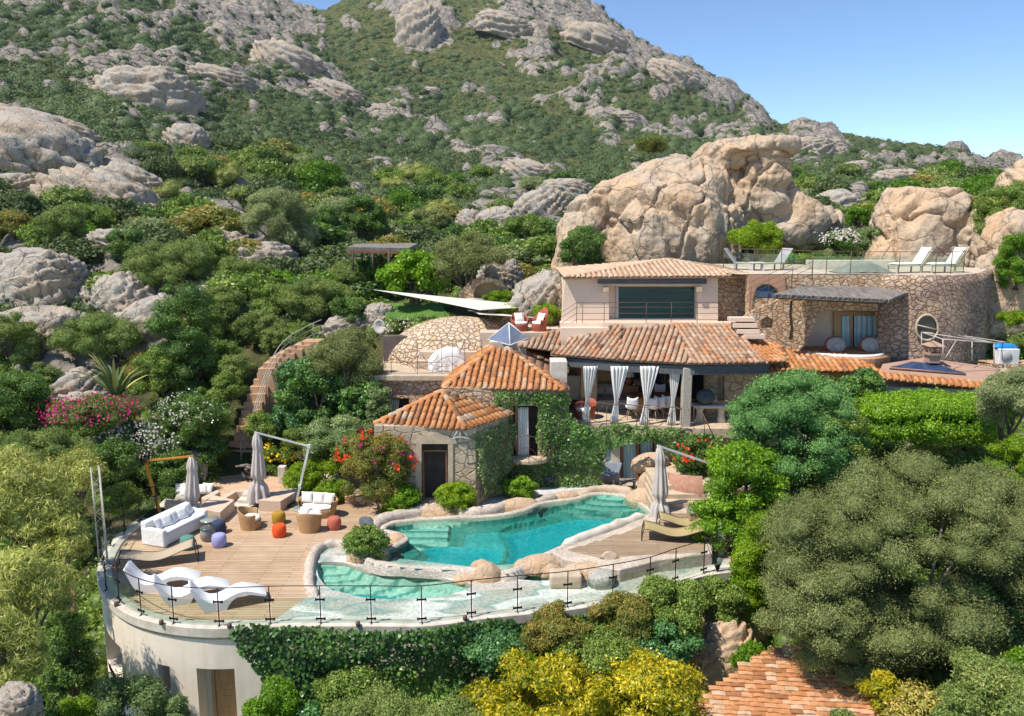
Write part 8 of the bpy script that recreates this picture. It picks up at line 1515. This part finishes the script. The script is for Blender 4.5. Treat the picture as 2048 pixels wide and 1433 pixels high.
mb = MB(); mb.tube([Q(148, 1330, 20.4), Q(150, 1250, 20.3), Q(146, 1180, 20.4)], [.10, .08, .06], 7); tag(mb.build('bare_trunk', mk('orange_bark', (.34, .20, .11), (.24, .14, .08), bs=20)), 'bare orange-brown tree trunk beside the white wall', 'trunk')
# slatted fence behind the terrace
t = thing('slatted_fence', Q(1715, 450, 45), 'grey slatted fence beyond the boulder at the right', 'fence'); mb = MB()
for k in range(6): mb.beam(Q(1688, 438 + k * 5, 45), Q(1752, 434 + k * 5, 45), .03, .09)
mb.build('slats', BARKG, t)
for x in (1690, 1720, 1750): mb = MB(); mb.beam(Q(x, 432, 45.05), Q(x, 470, 45.05), .08, .08); mb.build('post', BARKG, t)
# ---------------------------------------------------------------- hillside scrub
FK['hill'] = ([(.045, .07, .022), (.085, .125, .038), (.14, .185, .06), (.24, .27, .11)], .2, .6, .8, .6, .15)
HK = ['dark', 'mastic', 'juniper', 'hill', 'mastic', 'juniper', 'olive', 'mastic', 'rusty', 'hill', 'bright', 'dark', 'feather']
protos = []
for i, kd in enumerate(HK):
    t = thing('hillside_shrub', (0, 0, 0), '', 'shrub', 'scrub bushes scattered over the hillside'); rr = (1.6, 1.5, 1.15)
    bush_parts(t, 600 + i, rr, kd, n=3800, nl=15, lr=.40, leaf=.19 if i % 3 else .16, zmin=-.2, stem=3, h0=.6, coreK=2, skirt=5, tb=(0, .35 if kd == 'bright' else .7 if kd == 'feather' else .95)); protos.append((t, kids(t)))
DESC = {'dark': 'dark green', 'mastic': 'mid-green', 'juniper': 'olive-brown', 'hill': 'dull green', 'olive': 'silvery green', 'rusty': 'rust-tinged', 'bright': 'bright green', 'feather': 'yellowish'}
rg = random.Random(12); occ = []; cnt = 0; used = set(); tries = 0
def rmask(px, Y):
    i = int(min(max((px + 480) / 2960 * (NXg - 1), 0), NXg - 1)); j = int(min(max((math.log(Y) - math.log(6)) / (math.log(900) - math.log(6)) * (NYg - 1), 0), NYg - 1)); return RM[j, i]
cand = []
while len(cand) < 290 and tries < 30000:
    tries += 1; py = rg.uniform(300, 640); px = rg.uniform(-40, 2090); p = onhill(px, py, 34, 140)
    if p is None or p.y < 43 or p.y > 132 or rmask(px, p.y) > .5: continue
    if 1120 < px < 1690 and p.y < 55: continue
    if 700 < px < 1120 and p.y < 45: continue
    if any((p.x - o[0]) ** 2 + (p.y - o[1]) ** 2 * .35 < 3.6 for o in occ): continue
    occ.append((p.x, p.y)); cand.append((p, px, py))
for p, px, py in cand:
    i = rg.randrange(len(protos)); t, kd_ = protos[i]; first = i not in used; used.add(i); o = t if first else copy_tree(t, None, kd_) if 0 else (t if first else None)
    if not first:
        o = t.copy(); C.objects.link(o)
        for ch in kd_: c2 = ch.copy(); C.objects.link(c2); c2.parent = o
    s_ = rg.uniform(.75, 1.5) * (1 + .25 * (p.y > 80)); o.location = p - Vector((0, 0, .25)); o.rotation_euler = (0, 0, rg.uniform(0, 6.28)); o.scale = (s_ * rg.uniform(.9, 1.4), s_, s_ * rg.uniform(.7, 1.15))
    zone = ('far left part of the slope' if px < 330 else 'slope left of the round olive tree' if px < 500 else 'slope above the timber pergola' if px < 900 else 'slope above the ridge rocks' if px < 1200 else 'hillside right of the orange outcrop') + (', high up' if p.y > 85 else ', halfway up' if p.y > 60 else ', low down')
    o['label'] = DESC[HK[i]] + ' scrub bush on the ' + zone
for i, (t, kd_) in enumerate(protos):
    if i not in used:
        for ch in kd_: bpy.data.objects.remove(ch)
        bpy.data.objects.remove(t)
# the distant maquis as one mass
rng = np.random.default_rng(5); N0 = 185000
ly = rng.uniform(math.log(40), math.log(660), N0); Yb = np.exp(ly); pxb = rng.uniform(-440, 2440, N0)
fi = (pxb + 480) / 2960 * (NXg - 1); fj = (ly - math.log(6)) / (math.log(900) - math.log(6)) * (NYg - 1); ja = np.clip(fj.astype(int) - 6, 0, NYg - 1); jb = np.clip(fj.astype(int) + 6, 0, NYg - 1)
PYb = pyof(GY, H); dp = (PYb[ja, fi.astype(int)] - PYb[jb, fi.astype(int)]) / ((jb - ja) * (gy[1] / gy[0] - 1)); wgt = np.clip(dp / 420, .10, 1) * np.clip((Yb / 260) ** .6, .3, 1); k = rng.random(N0) < wgt * .55; pxb, Yb = pxb[k], Yb[k]
fi = (pxb + 480) / 2960 * (NXg - 1); fj = (np.log(Yb) - math.log(6)) / (math.log(900) - math.log(6)) * (NYg - 1); i0 = fi.astype(int); j0 = fj.astype(int)
Zb = H[j0, i0]; rk_ = RM[j0, i0]; nz = fbm(np.stack([pxb / 30, Yb / 8, pxb * 0], 1), 3, 99)
keep = (rk_ < .45) & (nz > -.55); keep |= (rk_ >= .45) & (rng.random(len(pxb)) < .16) & (Yb > 60); keep &= ~((Yb < 56) & (pxb > 700) & (pxb < 1990)); keep &= ~((Yb < 110) & (rng.random(len(pxb)) < .35))
pyb = pyof(Yb, Zb); keep &= (pyb > -60)
pxb, Yb, Zb, nz = pxb[keep], Yb[keep], Zb[keep], nz[keep]; Xb = sx(pxb) * Yb
rad = np.clip(np.exp(rng.normal(.12, .38, len(Xb))), .6, 2.6) * np.where(Yb > 200, 1.45, 1.0) * np.where(Yb < 100, .7, 1.) * (1 + .3 * nz)
ivv, iff = ico(1); QD = []; TT = []; EV = []; EF = []; ET = []; o_ = 0
btint = np.clip(.38 + .5 * fbm(np.stack([pxb / 50, Yb / 14, pxb * 0], 1), 3, 55) + rng.normal(0, .13, len(Xb)), 0, 1)
nlv = np.clip(2200 / Yb ** .75, 20, 80).astype(int); print('far bushes', len(Xb), 'leaves', nlv.sum())
idx = np.repeat(np.arange(len(Xb)), nlv); d = norm(rng.normal(0, 1, (len(idx), 3))); d[:, 2] = np.abs(d[:, 2]) * .9 + .02; d[:, 1] = np.where(rng.random(len(idx)) < .75, -np.abs(d[:, 1]), d[:, 1])
lump = 1 + .32 * vn(d * 1.9 + idx[:, None] * 3.7, 4); pts = np.stack([Xb, Yb, Zb - .2 * rad], 1)[idx] + d * (rad[idx] * lump)[:, None] * np.array([1.15, 1.1, .95]); sz = (.30 + Yb[idx] * .0016)
q = leaves(pts, d, sz * .62, rng, .75, .7); ti = np.clip(btint[idx] * .75 + rng.random(len(idx)) ** 1.4 * .4 - .05, 0, 1)
EVa = (ivv[None] * (rad * .86)[:, None, None] * np.array([1.1, 1.05, .9]) + np.stack([Xb, Yb, Zb - .2 * rad], 1)[:, None]).reshape(-1, 3); EFa = (iff[None] + (np.arange(len(Xb)) * len(ivv))[:, None, None]).reshape(-1, 3)
tag(quad_mesh('maquis_scrub', q, ti, fmat('hill'), (EVa, EFa, np.repeat(btint * .5, len(iff))), loc=Vector((0, 0, 0))), kind='stuff')
# low undergrowth hiding bare soil close to the villa and in the foreground
rng = np.random.default_rng(15); N1 = 6600; Xc, Yc, Zc, Rc = [], [], [], []
ly = rng.uniform(math.log(13), math.log(48), N1); Yb = np.exp(ly); pxb = rng.uniform(-420, 2420, N1); fi = (pxb + 480) / 2960 * (NXg - 1); fj = (np.log(Yb) - math.log(6)) / (math.log(900) - math.log(6)) * (NYg - 1); Zb = H[fj.astype(int), fi.astype(int)]; Xb = sx(pxb) * Yb
inn_ = inpoly(Xb, Yb, [(p.x, p.y) for p in FRONT] + [(12, 33), (21, 36), (20, 43), (-3, 42), (-9, 37), (-9.8, 32)]); hut = inpoly(Xb, Yb, [(p.x, p.y) for p in out]); rr_ = RM[fj.astype(int), fi.astype(int)]
stair = (np.abs(pxb - 520) < 110) & (Yb > 30) & (Yb < 39)
k = ~inn_ & ~hut & (rr_ < .5) & ~((pxb > 200) & (pxb < 420) & (Yb > 17.5) & (Yb < 24)) & ~stair & (rng.random(N1) < .8); Xb, Yb, Zb = Xb[k], Yb[k], Zb[k]; rad = rng.uniform(.3, .75, len(Xb)); nlv = np.clip(3200 / Yb, 60, 190).astype(int); idx = np.repeat(np.arange(len(Xb)), nlv)
d = norm(rng.normal(0, 1, (len(idx), 3))); d[:, 2] = np.abs(d[:, 2]); pts = np.stack([Xb, Yb, Zb], 1)[idx] + d * (rad[idx] * (1 + .35 * vn(d * 2 + idx[:, None] * 3.1, 4)))[:, None]; bt = np.clip(.4 + rng.normal(0, .2, len(Xb)), 0, 1)
q = leaves(pts, d, .085 + Yb[idx] * .0012, rng, .5, .8); tag(quad_mesh('undergrowth', q, np.clip(bt[idx] * .7 + rng.random(len(idx)) ** 1.5 * .45, 0, 1), fmat('mastic'), ((ivv[None] * (rad * .8)[:, None, None] + np.stack([Xb, Yb, Zb], 1)[:, None]).reshape(-1, 3), (iff[None] + (np.arange(len(Xb)) * len(ivv))[:, None, None]).reshape(-1, 3), np.repeat(bt * .4, len(iff))), loc=Vector((0, 0, 0))), kind='stuff')
